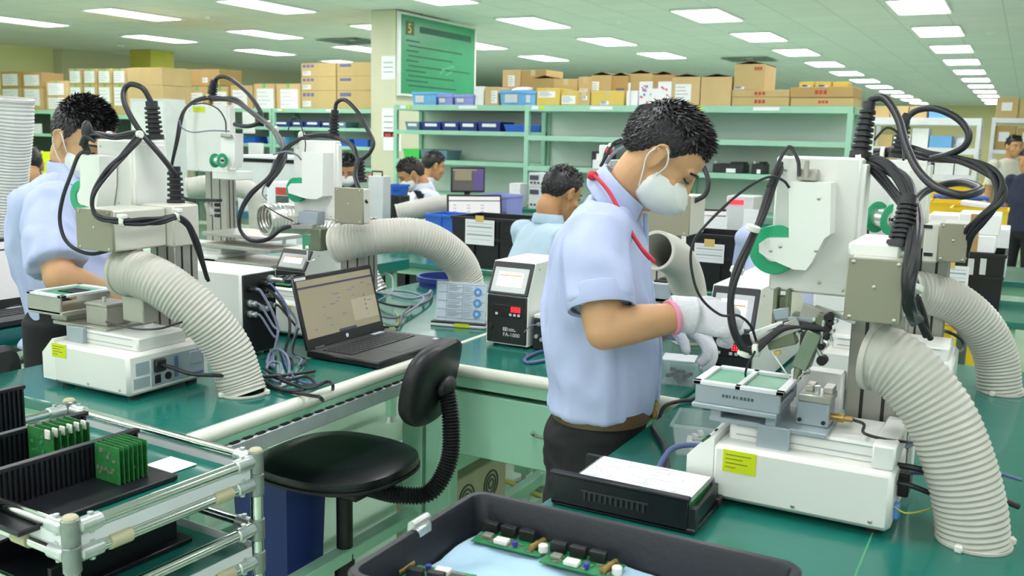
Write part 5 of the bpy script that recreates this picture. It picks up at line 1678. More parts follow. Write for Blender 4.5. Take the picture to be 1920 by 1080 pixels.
for k in range(5):
    a = 2*PI*k/5
    d = V((math.cos(a), math.sin(a), 0))
    o = V((sx+0.02, sy, 0))
    lg = MB().bar(o+V((0, 0, 0.115)), o+d*0.26+V((0, 0, 0.085)), 0.034, 0.026, 0.004).build('leg', 'black_plastic', t)
    MB().cyl(o+d*0.26+V((-d.y*0.02, d.x*0.02, 0.030)), o+d*0.26-V((-d.y*0.02, d.x*0.02, -0.030)), 0.030, n=16).build('caster', 'black_rubber', lg)

t = thing('office_chair', 'black chair at the left edge, only its curved backrest showing behind the left robot', 'chair', (-2.50, 1.50, 0), 'chairs at the left edge')
def simple_chair(t, x, y, ang, seat_z, back_z, back_w=0.40, back_h=0.28):
    M = Matrix.Translation((x, y, 0)) @ Matrix.Rotation(math.radians(ang), 4, 'Z')   # backrest towards local -x
    m = MB()
    m.rings([[M @ V((0.20*s*math.cos(2*PI*k/28), 0.20*s*math.sin(2*PI*k/28), seat_z+z)) for k in range(28)] for s, z in ((0.05, -0.05), (0.95, -0.045), (1, -0.02), (0.96, 0), (0.05, 0.004))])
    m.build('seat', 'leather', t)
    m = MB()
    rs = []
    for s, d in ((0.03, -0.02), (0.9, -0.02), (1.0, -0.008), (1.0, 0.008), (0.9, 0.02), (0.03, 0.02)):
        q = []
        for k in range(32):
            a = 2*PI*k/32
            r = 1/((abs(math.cos(a))**3+abs(math.sin(a))**3)**(1/3))
            yy = back_w/2*s*r*math.cos(a)
            q.append(M @ V((-0.22+d+1.2*yy*yy, yy, back_z+back_h/2*s*r*math.sin(a))))
        rs.append(q)
    m.rings(rs)
    m.build('backrest', 'laptop_grey', t)
    MB().tube([M @ V((-0.02, 0, seat_z-0.06)), M @ V((-0.24, 0, seat_z-0.06)), M @ V((-0.27, 0, seat_z+0.05)), M @ V((-0.25, 0, back_z))], 0.016, 10).build('back_arm', 'black_rubber', t)
    MB().cyl(M @ V((0, 0, 0.08)), M @ V((0, 0, seat_z-0.04)), 0.025).build('gas_lift', 'black_plastic', t)
    for k in range(5):
        a = 2*PI*k/5
        MB().bar(M @ V((0, 0, 0.10)), M @ V((0.26*math.cos(a), 0.26*math.sin(a), 0.03)), 0.03, 0.03, 0.003).build('leg', 'black_plastic', t)
simple_chair(t, -2.46, 1.30, 200, 0.56, 0.80, 0.40, 0.22)

# ================================================================== far benches and what stands on them
bench('long bench carrying black crates behind the middle workbench', -5.0, 0.06, 4.25, 4.85, top=0.775, group='far benches')
bench('bench with parts bins in front of the man in the navy vest', -4.7, 0.2, 4.98, 5.62, group='far benches')
bench('bench carrying the black monitor in front of the green racks', -6.2, -1.3, 7.32, 7.95, group='far benches')

def crate(label, x0, x1, y0, y1, z0, z1, mat='esd_black', paper=None, group='crates on the far bench', cat='crate', ribs=True):
    t = thing('storage_crate', label, cat, ((x0+x1)/2, (y0+y1)/2, z0), group)
    m = MB()
    tub(m, x0, x1, y0, y1, z0, z1, 0.012, 0.005, 0.006)
    m.build('crate_body', mat, t, angle=20)
    if ribs:
        r = MB()
        n = max(2, int((x1-x0)/0.14))
        for k in range(1, n):
            x = x0+(x1-x0)*k/n
            r.box((x-0.003, y0+0.001, z0+0.02), (x+0.003, y0+0.012, z1-0.015))
        r.box((x0+0.004, y0-0.001, z0+(z1-z0)*0.55), (x1-0.004, y0+0.011, z0+(z1-z0)*0.60))
        r.build('ribs', mat, t)
    if paper:
        a, b, c, d = paper
        pp = MB().box((a, y0-0.004, c), (b, y0-0.0015, d)).build('paper_sheet', 'paper', t)
        m = MB()
        for k in range(5):
            z = d-(d-c)*(0.15+k*0.16)
            m.box((a+(b-a)*0.06, y0-0.0048, z), (b-(b-a)*0.06, y0-0.004, z+(d-c)*(0.05 if k % 2 else 0.012)))
        m.build('print_lines', 'label_grey', pp, smooth=False)
        MB().box(((a+b)/2-0.025, y0-0.0055, d-0.012), ((a+b)/2+0.025, y0-0.0045, d+0.022)).build('tape', 'tape_yellow', pp)
    return t
crate('black crate with a taped white form, left of the seated worker in aqua shirt', -2.715, -2.27, 4.30, 4.62, 0.776, 1.045, paper=rect(873, 927, 412, 459, 4.3))
crate('black crate with a taped white form, behind the gloved hands', -1.40, -1.045, 4.30, 4.62, 0.776, 1.04, paper=rect(1302, 1358, 457, 492, 4.3))
crate('black crate with a taped white form, beneath the white cartons at right', rect(1722, 1800, 460, 550, 4.5)[0], rect(1800, 1886, 460, 550, 4.5)[1], 4.50, 4.82, 0.776, 1.02, paper=rect(1738, 1816, 497, 545, 4.5))
a, b, c_, d_ = rect(1808, 1862, 483, 520, 4.495)
for px in (1820, 1843):
    p = at(px, 500, 4.498)
    tag(MB().box((p.x-0.012, 4.497, p.z-0.035), (p.x+0.012, 4.4995, p.z+0.035)).build('label_card', 'lcd_frame'), 'pale card hanging on the crate beneath the white cartons, %s one' % ('left' if px < 1830 else 'right'), 'card', 'cards on the right crate')
crate('blue bin between the hose and the pale laptop screen', rect(795, 850, 396, 420, 4.6)[0], rect(795, 858, 396, 420, 4.6)[1], 4.60, 4.83, 0.776, at(820, 402, 4.6).z, 'bin_blue', group='coloured bins on the far bench', cat='bin')
hose('pale corrugated hose with open end behind the arching hose, left of the pale laptop screen', [(746, 402, 5.04), (774, 395, 5.10), (818, 387, 5.28), (860, 384, 5.44), (895, 394, 5.48), (908, 414, 5.5)], 0.066, base=False, end=(at(910, 430, 5.5).x, 5.5, 0.85))
for k, (px0, px1, z0, z1, lab) in enumerate(((640, 760, 0.0, 0.36, 'dark crate on the floor below the far bench, left lower one'), (640, 760, 0.361, 0.72, 'dark crate below the far bench, left upper one'), (765, 880, 0.0, 0.36, 'dark crate on the floor below the far bench, right lower one'), (765, 880, 0.361, 0.70, 'dark crate below the far bench, right upper one'))):
    crate(lab, at(px0, 520, 4.36).x, at(px1, 520, 4.36).x, 4.36, 4.72, z0, z1, group='dark crates under the far bench')
q = at(893, 408, 5.15)
laptop('black laptop with white screen standing behind the left black crate', (q.x-0.02, 5.17), 0.36, -48, 0.22, 0.235, 10, 'screen_light', windows=False, logo=False)
q = at(1328, 396, 5.2)
laptop('black laptop with white screen behind the standing man and left of the nearest robot', (q.x-0.02, 5.2), 0.34, -62, 0.22, 0.225, 8, 'screen_light', windows=False, logo=False)
a, b, c_, d_ = rect(1362, 1412, 368, 398, 5.05)
t = thing('bench_meter', 'grey bench meter with red digits left of the nearest robot cables', 'meter', ((a+b)/2, 5.15, 0.85))
MB().box((a, 5.05, 0.851), (b, 5.25, d_), 0.004).build('case', 'lcd_frame', t)
MB().box((a+0.012, 5.047, d_-0.045), (b-0.05, 5.051, d_-0.02)).build('display', 'led_red', t)
for k in range(2):
    MB().cyl((a+0.02+k*0.03, 5.04, 0.88), (a+0.02+k*0.03, 5.05, 0.88), 0.009, n=12).build('knob', 'black_plastic', t)
for i, (px0, px1, py0, py1, lab) in enumerate(((1296, 1352, 408, 440, 'white printed sheet pinned behind the second black crate'), (1384, 1412, 395, 418, 'small white sheet right of the bench meter'))):
    a, b, c_, d_ = rect(px0, px1, py0, py1, 4.9)
    t = thing('document_stand', lab, 'document stand', ((a+b)/2, 4.98, 0.85), 'document stands on the far bench')
    MB().box((a, 5.0, 0.851), (b, 5.04, 0.862), 0.002).build('base', 'lcd_frame', t)
    MB().box((a, 5.01, 0.86), (b, 5.016, d_), 0.001).build('sheet', 'paper', t)
# wide machine between the two back robots
a, b, c_, d_ = rect(440, 556, 292, 350, 5.0)
t = thing('grey_machine', 'wide grey white machine cabinet behind the tall robot and the needle-head robot', 'machine', ((a+b)/2, 5.2, 0.85))
MB().box((a, 5.02, 0.851), (b, 5.45, d_-0.05), 0.006).build('cabinet', 'lcd_frame', t)
MB().box((a-0.02, 5.0, d_-0.022), (b+0.02, 5.47, d_), 0.004).build('top_lid', 'white_steel', t)
MB().box((a+0.02, 5.05, d_-0.05), (b-0.02, 5.42, d_-0.022)).build('gap_shade', 'dark_shadow_box', t)  # solid dark filler stands in for the shade under the lid
MB().box((a+0.02, 5.016, 1.02), (b-0.02, 5.022, 1.03)).build('door_line', 'dark_shadow_box', t)
# instruments near the pillar
a, b, c_, d_ = rect(690, 718, 330, 372, 5.1)
t = thing('test_instrument', 'white instrument with black handle and red button below the pillar', 'instrument', ((a+b)/2, 5.2, 0.85))
MB().box((a, 5.1, 0.851), (b, 5.19, d_), 0.004).build('case', 'lcd_frame', t)
MB().tube([(a+0.02, 5.12, d_), (a+0.02, 5.12, d_+0.03), (b-0.02, 5.12, d_+0.03), (b-0.02, 5.12, d_)], 0.006, 8, 1).build('handle', 'black_plastic', t)
MB().ell((a-0.004, 5.12, d_-0.01), (0.018, 0.018, 0.016)).build('red_button', 'button_red', t)
crate('bright blue bin in front of the man in the navy vest', rect(722, 750, 344, 368, 5.3)[0], rect(722, 750, 344, 368, 5.3)[1], 5.3, 5.42, at(734, 366, 5.3).z, at(734, 346, 5.3).z, 'bin_blue', group='coloured bins near the navy vest', cat='bin')
a, b, c_, d_ = rect(722, 750, 368, 385, 5.3)
tag(MB().box((a, 5.3, 0.851), (b, 5.42, at(734, 366, 5.3).z-0.001), 0.004).build('dark_case', 'black_panel'), 'dark case under the bright blue bin by the navy vest', 'case')
# monitor
t = thing('monitor', 'black computer monitor with dark olive and purple desktop in front of the green racks', 'monitor', (0, 0, 0))
q0, q1 = at(846, 340, 7.42), at(909, 340, 7.64)
t.location = ((q0.x+q1.x)/2, 7.5, 0.85)
ORG[t.name] = V(t.location)
ux = V((q1.x-q0.x, q1.y-q0.y, 0))
wM = ux.length
ux.normalize()
RM = Matrix((ux, V((-ux.y, ux.x, 0)), V((0, 0, 1)))).transposed()
zt, zb_ = at(878, 314, 7.5).z, at(878, 361, 7.5).z
MM = Matrix.Translation(V((q0.x, q0.y, zb_))) @ RM.to_4x4()
hM = zt-zb_
sc = MB().box((0, 0, 0), (wM, 0.03, hM), 0.004, MM).build('bezel', 'black_plastic', t)
MB().box((0.012, -0.002, 0.016), (wM-0.012, 0.0, hM-0.012), 0, MM).build('screen', 'screen_dark', sc)
MB().box((wM*0.66, -0.003, 0.016), (wM-0.012, -0.002, hM-0.012), 0, MM).build('purple_side', 'screen_purple', sc)
MB().box((wM*0.1, -0.0035, hM*0.48), (wM*0.6, -0.002, hM*0.86), 0, MM).build('open_window', 'screen_olive', sc)
MB().box((0.012, -0.0035, hM-0.03), (wM*0.75, -0.002, hM-0.02), 0, MM).build('menu_bar', 'screen_pane', sc)
MB().box((wM*0.42, 0.02, -0.06), (wM*0.58, 0.05, 0.05), 0.004, MM).build('neck', 'black_plastic', t)
c = MM @ V((wM*0.5, 0.04, 0))
MB().cyl((c.x, c.y, 0.851), (c.x, c.y, 0.862), 0.09, n=28, c=0.003).build('foot', 'black_plastic', t)
MB().box((c.x-0.02, c.y-0.015, 0.86), (c.x+0.02, c.y+0.015, zb_+0.02), 0.004).build('stem', 'black_plastic', t)
for i, (py0, py1) in enumerate(((352, 384), (325, 351))):
    a, b, c_, d_ = rect(991, 1042, py0, py1, 7.35)
    if i == 0:
        z0_ = 0.851
        zt0 = d_
    t = thing('power_supply', 'white bench power supply with dark display, %s of the two stacked behind the aqua shirt' % ('lower' if i == 0 else 'upper'), 'power supply', ((a+b)/2, 7.45, z0_ if i == 0 else zt0+0.001), 'stacked power supplies')
    zz0, zz1 = (0.851, d_) if i == 0 else (zt0+0.001, d_)
    MB().box((a, 7.35, zz0), (b, 7.60, zz1), 0.004).build('case', 'lcd_frame', t)
    MB().box((a+0.012, 7.346, zz1-0.06), (a+0.10, 7.351, zz1-0.02)).build('display', 'screen_ink', t)
    m = MB()
    for k in range(3):
        m.cyl((a+0.03+k*0.035, 7.34, zz0+0.04), (a+0.03+k*0.035, 7.35, zz0+0.04), 0.009, n=10)
    m.build('knobs', 'black_plastic', t)
a, b, c_, d_ = rect(918, 972, 364, 384, 5.5)
crate('lilac open bin behind the pale laptop screen', a, b, 5.35, 5.58, 0.851, at(945, 366, 5.4).z, 'bin_lilac', group='coloured bins on the far bench', cat='bin')
for px0, px1, py0, py1, lab, mat in ((906, 960, 352, 366, 'crumpled white paper pile behind the lilac bin', 'white_bag'), (955, 975, 344, 356, 'small white carton behind the lilac bin', 'white_box')):
    a, b, c_, d_ = rect(px0, px1, py0, py1, 7.4)
    if mat == 'white_box':
        tag(MB().box((a, 7.4, 0.851), (b, 7.55, d_), 0.003).build('small_carton', mat), lab, 'carton')
    else:
        m = MB().ell(((a+b)/2, 7.5, 0.90), ((b-a)/2, 0.10, 0.055))
        me = m.build('paper_pile', mat)
        tag(me, lab, 'paper')
# teal and blue bins, left middle
for i, (px0, px1, py0, py1, y, mat, lab) in enumerate(((392, 482, 394, 420, 4.98, 'bin_teal', 'teal flat bin behind the tall robot column'), (448, 480, 364, 394, 5.2, 'bin_blue', 'blue bin standing behind the tall robot column'))):
    a, b, c_, d_ = rect(px0, px1, py0, py1, y)
    crate(lab, a, b, y, y+0.22, 0.851, d_, mat, group='coloured bins behind the tall robot', cat='bin')
hose('pale hose lying behind the tall robot column', [(352, 352, 4.3), (400, 346, 4.4), (450, 352, 4.5), (480, 372, 4.55)], 0.062, base=False, end=(at(486, 400, 4.56).x, 4.56, 0.776))
t = thing('white_machine', 'white box machine with a red and dark label behind the needle-head robot', 'machine', (0, 0, 0))
a, b, c_, d_ = rect(500, 556, 342, 410, 4.3)
t.location = ((a+b)/2, 4.4, 0.777)
ORG[t.name] = V(t.location)
MB().box((a, 4.30, 0.777), (b, 4.55, d_), 0.004).build('case', 'white_steel', t)
MB().box((a+0.075, 4.297, d_-0.075), (b-0.06, 4.301, d_-0.03)).build('label', 'print_red', t)
MB().box((a+0.075, 4.297, d_-0.13), (b-0.06, 4.301, d_-0.08)).build('label', 'rack_dark', t)
t = thing('yellow_bin', 'yellow bin standing on the floor beyond the right bench', 'bin', (-0.2, 3.5, 0))
a, b, c_, d_ = rect(1706, 1790, 592, 664, 3.4)
m = MB()
tub(m, a-0.1, b, 3.4, 3.75, 0.0, d_-0.03, 0.02)
m.build('bin_body', 'bin_yellow', t, angle=20)
MB().box((a-0.1, 3.4, d_-0.03), (b, 3.75, d_), 0.004).build('bin_lid', 'tape_yellow', t)
a2, b2, c2_, d2_ = rect(1792, 1812, 602, 690, 3.3)
tag(MB().box((a2, 3.3, 0.0), (b2, 3.36, d2_), 0.003).build('cart_post', 'rack_dark'), 'dark steel post beside the yellow bin beyond the right bench', 'post')
t = thing('storage_tub', 'blue round tub under the bench behind the display card', 'tub', (0, 0, 0))
a, b, c_, d_ = rect(782, 842, 522, 560, 3.2)
t.location = ((a+b)/2, 3.3, 0)
ORG[t.name] = V(t.location)
MB().lathe([(0.10, 0), (0.115, d_-0.02), (0.125, d_-0.02), (0.125, d_), (0.112, d_), (0.10, 0.02)], ((a+b)/2, 3.3, 0), n=30).build('tub_body', 'bin_navy', t)

# ================================================================== green racks
def rack(label, x0, x1, y0, y1, zs, mat='rack_green', back=True, labels=True, th=0.045, group='green shelving racks', bmat='rack_back'):
    t = thing('shelving_rack', label, 'rack', ((x0+x1)/2, (y0+y1)/2, 0), group)
    w = 0.045
    for x in (x0, x1-w):
        for y in (y0, y1-w):
            MB().box((x, y, 0), (x+w, y+w, zs[0]-0.002), 0.002).build('upright', mat, t)
    for i, z in enumerate(zs):
        s = MB().box((x0, y0+0.003, z-(th if i else th+0.012)), (x1, y1-0.003, z), 0.002).build('shelf', mat, t)
        if labels and i == 0:
            m = MB()
            for f, ww in ((0.06, 0.07), (0.48, 0.22)):
                m.box((x0+(x1-x0)*f-ww/4, y0, z-th*0.85), (x0+(x1-x0)*f+ww*0.75, y0+0.0035, z-th*0.2))
            m.build('shelf_label', 'paper', s)
            MB().box((x0+(x1-x0)*0.06+0.07, y0-0.001, z-th*0.9), (x0+(x1-x0)*0.06+0.115, y0+0.004, z-th*0.15)).build('yellow_tag', 'label_yellow', s)
    if back:
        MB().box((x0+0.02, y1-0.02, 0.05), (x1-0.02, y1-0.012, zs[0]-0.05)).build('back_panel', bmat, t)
    return t
rack('green steel rack left of the standing man, with the open shelves of black devices', -4.235, -2.712, 8.0, 8.5, (1.775, 1.49, 1.205, 0.86, 0.45))
rack('green steel rack right of the standing man\'s head, ending behind the nearest robot', -2.705, -1.262, 8.0, 8.5, (1.775, 1.49, 1.205, 0.86, 0.45))
rack('green steel rack beside the pillar with small navy bins', -6.06, -4.22, 8.42, 8.95, (1.790, 1.525, 1.215, 0.86, 0.45))
rack('long green rack of brown cartons behind the tall robot, left part', -11.55, -9.45, 10.2, 10.75, (1.80, 1.545, 1.30, 1.02, 0.5))
rack('long green rack of brown cartons left of the pillar, right part', -9.44, -7.30, 10.2, 10.75, (1.80, 1.545, 1.30, 1.02, 0.5))
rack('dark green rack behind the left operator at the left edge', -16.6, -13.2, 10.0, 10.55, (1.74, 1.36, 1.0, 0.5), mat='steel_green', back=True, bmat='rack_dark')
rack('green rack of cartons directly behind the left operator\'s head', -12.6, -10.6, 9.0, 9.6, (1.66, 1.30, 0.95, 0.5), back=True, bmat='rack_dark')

def bin_(label, x0, x1, y0, dep, z0, z1, mat, group, card=True):
    t = thing('small_bin', label, 'bin', ((x0+x1)/2, y0+dep/2, z0), group)
    m = MB()
    tub(m, x0, x1, y0, y0+dep, z0, z1, 0.015, 0.004, 0.004)
    m.build('bin_body', mat, t, angle=20)
    if card:
        w = x1-x0
        MB().box((x0+w*0.2, y0+0.004, z0+(z1-z0)*0.45), (x1-w*0.2, y0+0.0075, z0+(z1-z0)*0.78)).build('name_card', 'paper', t)
    return t
for k, (px0, px1, mat) in enumerate(((759, 786, 'bin_greyblue'), (789, 826, 'bin_navy'), (827, 860, 'bin_navy'), (860, 894, 'bin_navy'), (895, 938, 'bin_navy'))):
    a, b, _, d_ = rect(px0, px1, 228, 243, 8.44)
    bin_('small labelled bin on the rack by the pillar, %s from the left of its shelf' % ORD[k], a, b, 8.44, 0.3, 1.526, d_, mat, 'small bins on the upper shelf by the pillar')
a, b, _, d_ = rect(941, 975, 233, 243, 8.44)
bin_('flat bright blue bin at the right end of the shelf by the pillar', a, -4.31, 8.48, 0.30, 1.526, d_, 'bin_blue', 'flat bins by the pillar', False)
for k, (px0, px1, py, mat, lab) in enumerate(((755, 786, 279, 'bin_green', 'bright green basket on the rack by the pillar'), (787, 812, 280, 'bin_greyblue', 'grey blue basket right of the green basket'), (815, 838, 282, 'bin_greyblue', 'grey blue basket behind the seated man with short hair'))):
    a, b, _, d_ = rect(px0, px1, py, 297, 8.46)
    bin_(lab, a, b, 8.46, 0.3, 1.216, d_, mat, 'baskets on the lower shelf by the pillar', False)
# black devices
for k, (px0, px1, lab) in enumerate(((1336, 1394, 'black electronic device with a white tag on the right green rack'), (1409, 1432, 'black electronic device half hidden by the nearest robot cables on the right green rack'))):
    a, b, c_, d_ = rect(px0, px1, 306, 324, 8.1)
    t = thing('black_device', lab, 'device', ((a+b)/2, 8.2, 1.206), 'black devices on the right green rack')
    MB().box((a, 8.1, 1.206), (b, 8.3, d_-0.005), 0.006).build('case', 'black_panel', t)
    MB().box((a+(b-a)*0.55, 8.12, d_-0.02), (b-0.01, 8.28, d_+0.012), 0.004).build('top_block', 'black_plastic', t)
    MB().cyl((a+0.02, 8.11, d_-0.005), (a+0.02, 8.11, d_+0.015), 0.012, n=12).build('knob', 'zinc', t)
    MB().box((a+(b-a)*0.45, 8.097, 1.21), (a+(b-a)*0.75, 8.101, 1.245)).build('tag', 'paper', t)
a, b, c_, d_ = rect(1109, 1136, 284, 313, 8.1)
t = thing('dark_carton', 'black and white carton on the green rack left of the standing man\'s neck', 'carton', ((a+b)/2, 8.2, 1.206))
MB().box((a, 8.1, 1.206), (b, 8.35, d_), 0.003).build('case', 'black_panel', t)
MB().box((a+0.05, 8.096, 1.23), (b, 8.1005, d_-0.02)).build('white_front', 'white_box', t)
a, b, c_, d_ = rect(1113, 1150, 300, 318, 8.05)
tag(MB().box((a, 8.02, 1.206), (b, 8.095, d_), 0.003).build('white_carton', 'white_box'), 'white carton in front of the black one on the green rack', 'carton')

# ------------------------------------------------------------------ cartons
def carton(label, px0, px1, py0, z0, y, dep, mat='cardboard', group='cartons on the racks', sheet=None, flaps=False, tape='tape', mark=None, tag2=None, name='carton'):
    a, b = at(px0, (py0+198)/2, y).x, at(px1, (py0+198)/2, y).x
    z1 = at((px0+px1)/2, py0, y).z
    t = thing(name, label, 'carton', ((a+b)/2, y+dep/2, z0), group)
    w, h = b-a, z1-z0
    if flaps:
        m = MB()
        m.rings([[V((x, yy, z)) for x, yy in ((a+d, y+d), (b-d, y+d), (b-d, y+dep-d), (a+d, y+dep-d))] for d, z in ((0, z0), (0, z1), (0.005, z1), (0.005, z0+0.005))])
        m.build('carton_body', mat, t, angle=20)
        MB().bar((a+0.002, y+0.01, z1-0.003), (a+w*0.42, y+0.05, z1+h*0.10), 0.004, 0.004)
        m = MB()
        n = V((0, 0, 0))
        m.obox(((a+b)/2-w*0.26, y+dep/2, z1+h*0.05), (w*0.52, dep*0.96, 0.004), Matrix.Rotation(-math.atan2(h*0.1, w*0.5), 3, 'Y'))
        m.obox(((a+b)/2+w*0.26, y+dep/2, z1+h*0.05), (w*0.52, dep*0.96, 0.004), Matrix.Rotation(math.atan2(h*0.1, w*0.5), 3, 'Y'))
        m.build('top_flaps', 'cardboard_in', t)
    else:
        MB().box((a, y, z0), (b, y+dep, z1), 0.004).build('carton_body', mat, t)
        if tape:
            m = MB().box(((a+b)/2-0.025, y+0.002, z1-0.001), ((a+b)/2+0.025, y+dep-0.002, z1+0.0012))
            m.box(((a+b)/2-0.025, y-0.0012, z1-min(0.06, h*0.3)), ((a+b)/2+0.025, y+0.001, z1+0.0012))
            m.build('tape', tape, t)
    if sheet:
        sx0, sx1, sy0, sy1 = sheet
        q = MB().box((a+w*sx0, y-0.003, z0+h*sy0), (a+w*sx1, y-0.0012, z0+h*sy1)).build('paper_label', 'paper', t)
        m = MB()
        for k in range(4):
            zz = z0+h*(sy1-(sy1-sy0)*(0.2+0.2*k))
            m.box((a+w*(sx0+0.05*(sx1-sx0)), y-0.0037, zz), (a+w*(sx0+(0.6+0.1*(k % 3))*(sx1-sx0)), y-0.003, zz+0.006))
        m.build('label_print', 'label_grey', q, smooth=False)
    if mark:
        mx0, mx1, my0, my1, mm = mark
        m = MB()
        n = 3
        for k in range(n):
            xa = a+w*(mx0+(mx1-mx0)*k/n)
            m.box((xa, y-0.0024, z0+h*my0), (xa+w*(mx1-mx0)/n*0.75, y-0.001, z0+h*my1))
        m.build('printed_mark', mm, t)
    return t
YT = 8.06
ZT = 1.776
ZP = 1.791
g1 = 'things on top of the rack by the pillar'
def sky_crate(label, px0, px1, py0, z0, y, dep, mat='bin_sky', grp=g1):
    a, b, _, d_ = rect(px0, px1, py0, 193, y)
    t = thing('plastic_crate', label, 'crate', ((a+b)/2, y+dep/2, z0), grp)
    m = MB()
    tub(m, a, b, y, y+dep, z0, d_, 0.012, 0.005, 0.004)
    m.build('crate_body', mat, t, angle=20)
    m = MB()
    m.box((a-0.004, y-0.006, d_-0.03), (b+0.004, y+dep+0.006, d_-0.012), 0.002)
    m.build('crate_rim', mat, t)
    MB().box((a+(b-a)*0.15, y-0.001, z0+0.025), (a+(b-a)*0.5, y+0.012, d_-0.04)).build('paper_label', 'lcd_frame', t)
    return t
sky_crate('sky blue crate at the left end of the rack top below the sign', 772, 818, 172, ZP, 8.48, 0.36)
sky_crate('pale lilac tub right of the sky blue crate below the sign', 820, 849, 177, ZP, 8.47, 0.30, 'bin_lilac')
sky_crate('pale lilac tub below the lower right sign corner', 851, 888, 177, ZP, 8.47, 0.30, 'bin_lilac')
carton('white carton standing on the rack top right of the lilac tubs', 890, 907, 162, ZP, 8.5, 0.3, 'white_box', tape=None)
carton('tan carton on the rack top right of the white one', 909, 934, 163, ZP, 8.48, 0.3, 'cardboard_b', tape=None, sheet=(0.5, 0.95, 0.1, 0.8))
sc1 = sky_crate('sky blue crate with a white bag inside on the rack top', 937, 1004, 169, ZP, 8.46, 0.34)
sky_crate('sky blue crate with dark red lettering, on the rack top right of the bag crate', 983, 1005, 170, ZT, 8.05, 0.3)
a, b, _, d_ = rect(948, 1000, 160, 172, 8.5)
m = MB()
m.ell(((a+b)/2, 8.62, at(975, 172, 8.5).z), ((b-a)/2, 0.13, 0.055))
tag(m.build('plastic_bag', 'white_bag'), 'white plastic bag heaped in the sky blue crate', 'bag')
carton('tan carton with a white label standing higher behind the bag crate', 942, 974, 131, ZP, 8.82, 0.4, 'cardboard_b', sheet=(0.32, 0.72, 0.55, 0.85), tape=None)
carton('long tan carton behind the bag crate, right of the white-labelled one', 974, 1024, 131, ZP, 8.84, 0.4, 'cardboard_c', tape='tape')
cl_ = [
 ('yellow carton with a long white label, first on the right rack top', 1006, 1050, 165, 8.06, 0.35, 'cardboard_y', (0.08, 0.8, 0.45, 0.8), False, None),
 ('open brown carton with dark flaps behind the yellow one', 999, 1040, 147, 8.46, 0.3, 'cardboard_c', None, True, None),
 ('open tan carton with a dark print, right of the dark-flapped one', 1038, 1083, 148, 8.44, 0.3, 'cardboard', None, False, (0.25, 0.7, 0.3, 0.6, 'print_navy')),
 ('yellow bag-like carton with a white form', 1052, 1084, 170, 8.06, 0.3, 'cardboard_y', (0.05, 0.85, 0.1, 0.65), False, None),
 ('tan carton with a square white label beside the yellow ones', 1084, 1110, 144, 8.42, 0.3, 'cardboard_b', (0.1, 0.7, 0.35, 0.6), False, None),
 ('small tan carton in front with a round label', 1083, 1106, 172, 8.06, 0.28, 'cardboard', (0.4, 0.8, 0.4, 0.7), False, None),
 ('open carton with two hanging white slips', 1108, 1146, 141, 8.40, 0.34, 'cardboard', (0.05, 0.4, 0.45, 0.8), True, None),
 ('tan carton left of the white bottle', 1108, 1170, 170, 8.06, 0.28, 'cardboard_y', (0.3, 0.55, 0.05, 0.3), False, None),
 ('open carton with raised dark flaps behind the white bottle', 1146, 1178, 142, 8.41, 0.32, 'cardboard_c', None, True, (0.3, 0.8, 0.5, 0.6, 'print_navy')),
 ('tan carton rising behind the flowered white carton', 1178, 1222, 138, 8.43, 0.3, 'cardboard', None, True, None),
 ('open brown carton behind the flowered white carton, right half', 1222, 1262, 140, 8.43, 0.3, 'cardboard_c', None, True, None),
 ('open carton with a white form, right of the flowered carton', 1260, 1312, 144, 8.06, 0.4, 'cardboard_b', (0.12, 0.7, 0.15, 0.75), True, None),
 ('open tan carton with a loose white strip of tape', 1314, 1371, 144, 8.06, 0.4, 'cardboard_b', None, True, None),
]
g2 = 'cartons on top of the right green racks'
for lab, x0, x1, py, y, dep, mat, sheet, fl, mark in cl_:
    carton(lab, x0, x1, py, ZT, y, dep, mat, g2, sheet, fl, None if fl else 'tape', mark)
a, b, _, d_ = rect(1173, 1182, 155, 193, 8.05)
tag(MB().lathe([(0.022, 0), (0.024, 0.01), (0.024, 0.11), (0.010, 0.14), (0.010, 0.165), (0.012, 0.166), (0.012, d_-ZT)], ((a+b)/2, 8.08, ZT)).build('white_bottle', 'white_box'), 'white squeeze bottle on the rack top between the cartons', 'bottle')
tag(MB().box((at(1183, 180, 8.05).x, 8.05, ZT), (at(1196, 180, 8.05).x, 8.2, at(1190, 170, 8.05).z), 0.003).build('white_packet', 'white_box'), 'small white packet right of the squeeze bottle', 'packet')
fc = carton('white carton with pink and blue flower spots on the rack top', 1198, 1259, 153, ZT, 8.06, 0.33, 'white_box', g2, None, False, 'tape_brown')
random.seed(21)
a, b, _, d_ = rect(1198, 1259, 153, 193, 8.06)
for mt, n in (('print_pink', 16), ('print_blue', 8)):
    for k in range(n):
        x, z = random.uniform(a+0.02, b-0.02), random.uniform(ZT+0.02, d_-0.03)
        if abs(x-(a+b)/2) < 0.03:
            continue
        MB().cyl((x, 8.0575, z), (x, 8.0605, z), random.uniform(0.006, 0.013), n=8).build('flower_spot', mt, fc)
z1 = at(1425, 182, 8.06).z
carton('low flat carton with red print, lower of the two under the tall carton', 1372, 1480, 182, ZT, 8.06, 0.42, 'cardboard', g2, None, False, None, (0.4, 0.6, 0.3, 0.7, 'print_red'))
z2 = at(1425, 168, 8.06).z
carton('low flat carton with red print, upper of the two under the tall carton', 1372, 1480, 168, z1+0.001, 8.06, 0.42, 'cardboard', g2, None, False, None, (0.4, 0.6, 0.25, 0.7, 'print_red'))
carton('tall carton with a red mark, topmost on the right green rack', 1376, 1433, 120, z2+0.001, 8.07, 0.38, 'cardboard', g2, (0.02, 0.35, 0.02, 0.12), True, None, (0.66, 0.92, 0.76, 0.88, 'print_red'))
z1 = at(1545, 183, 8.06).z
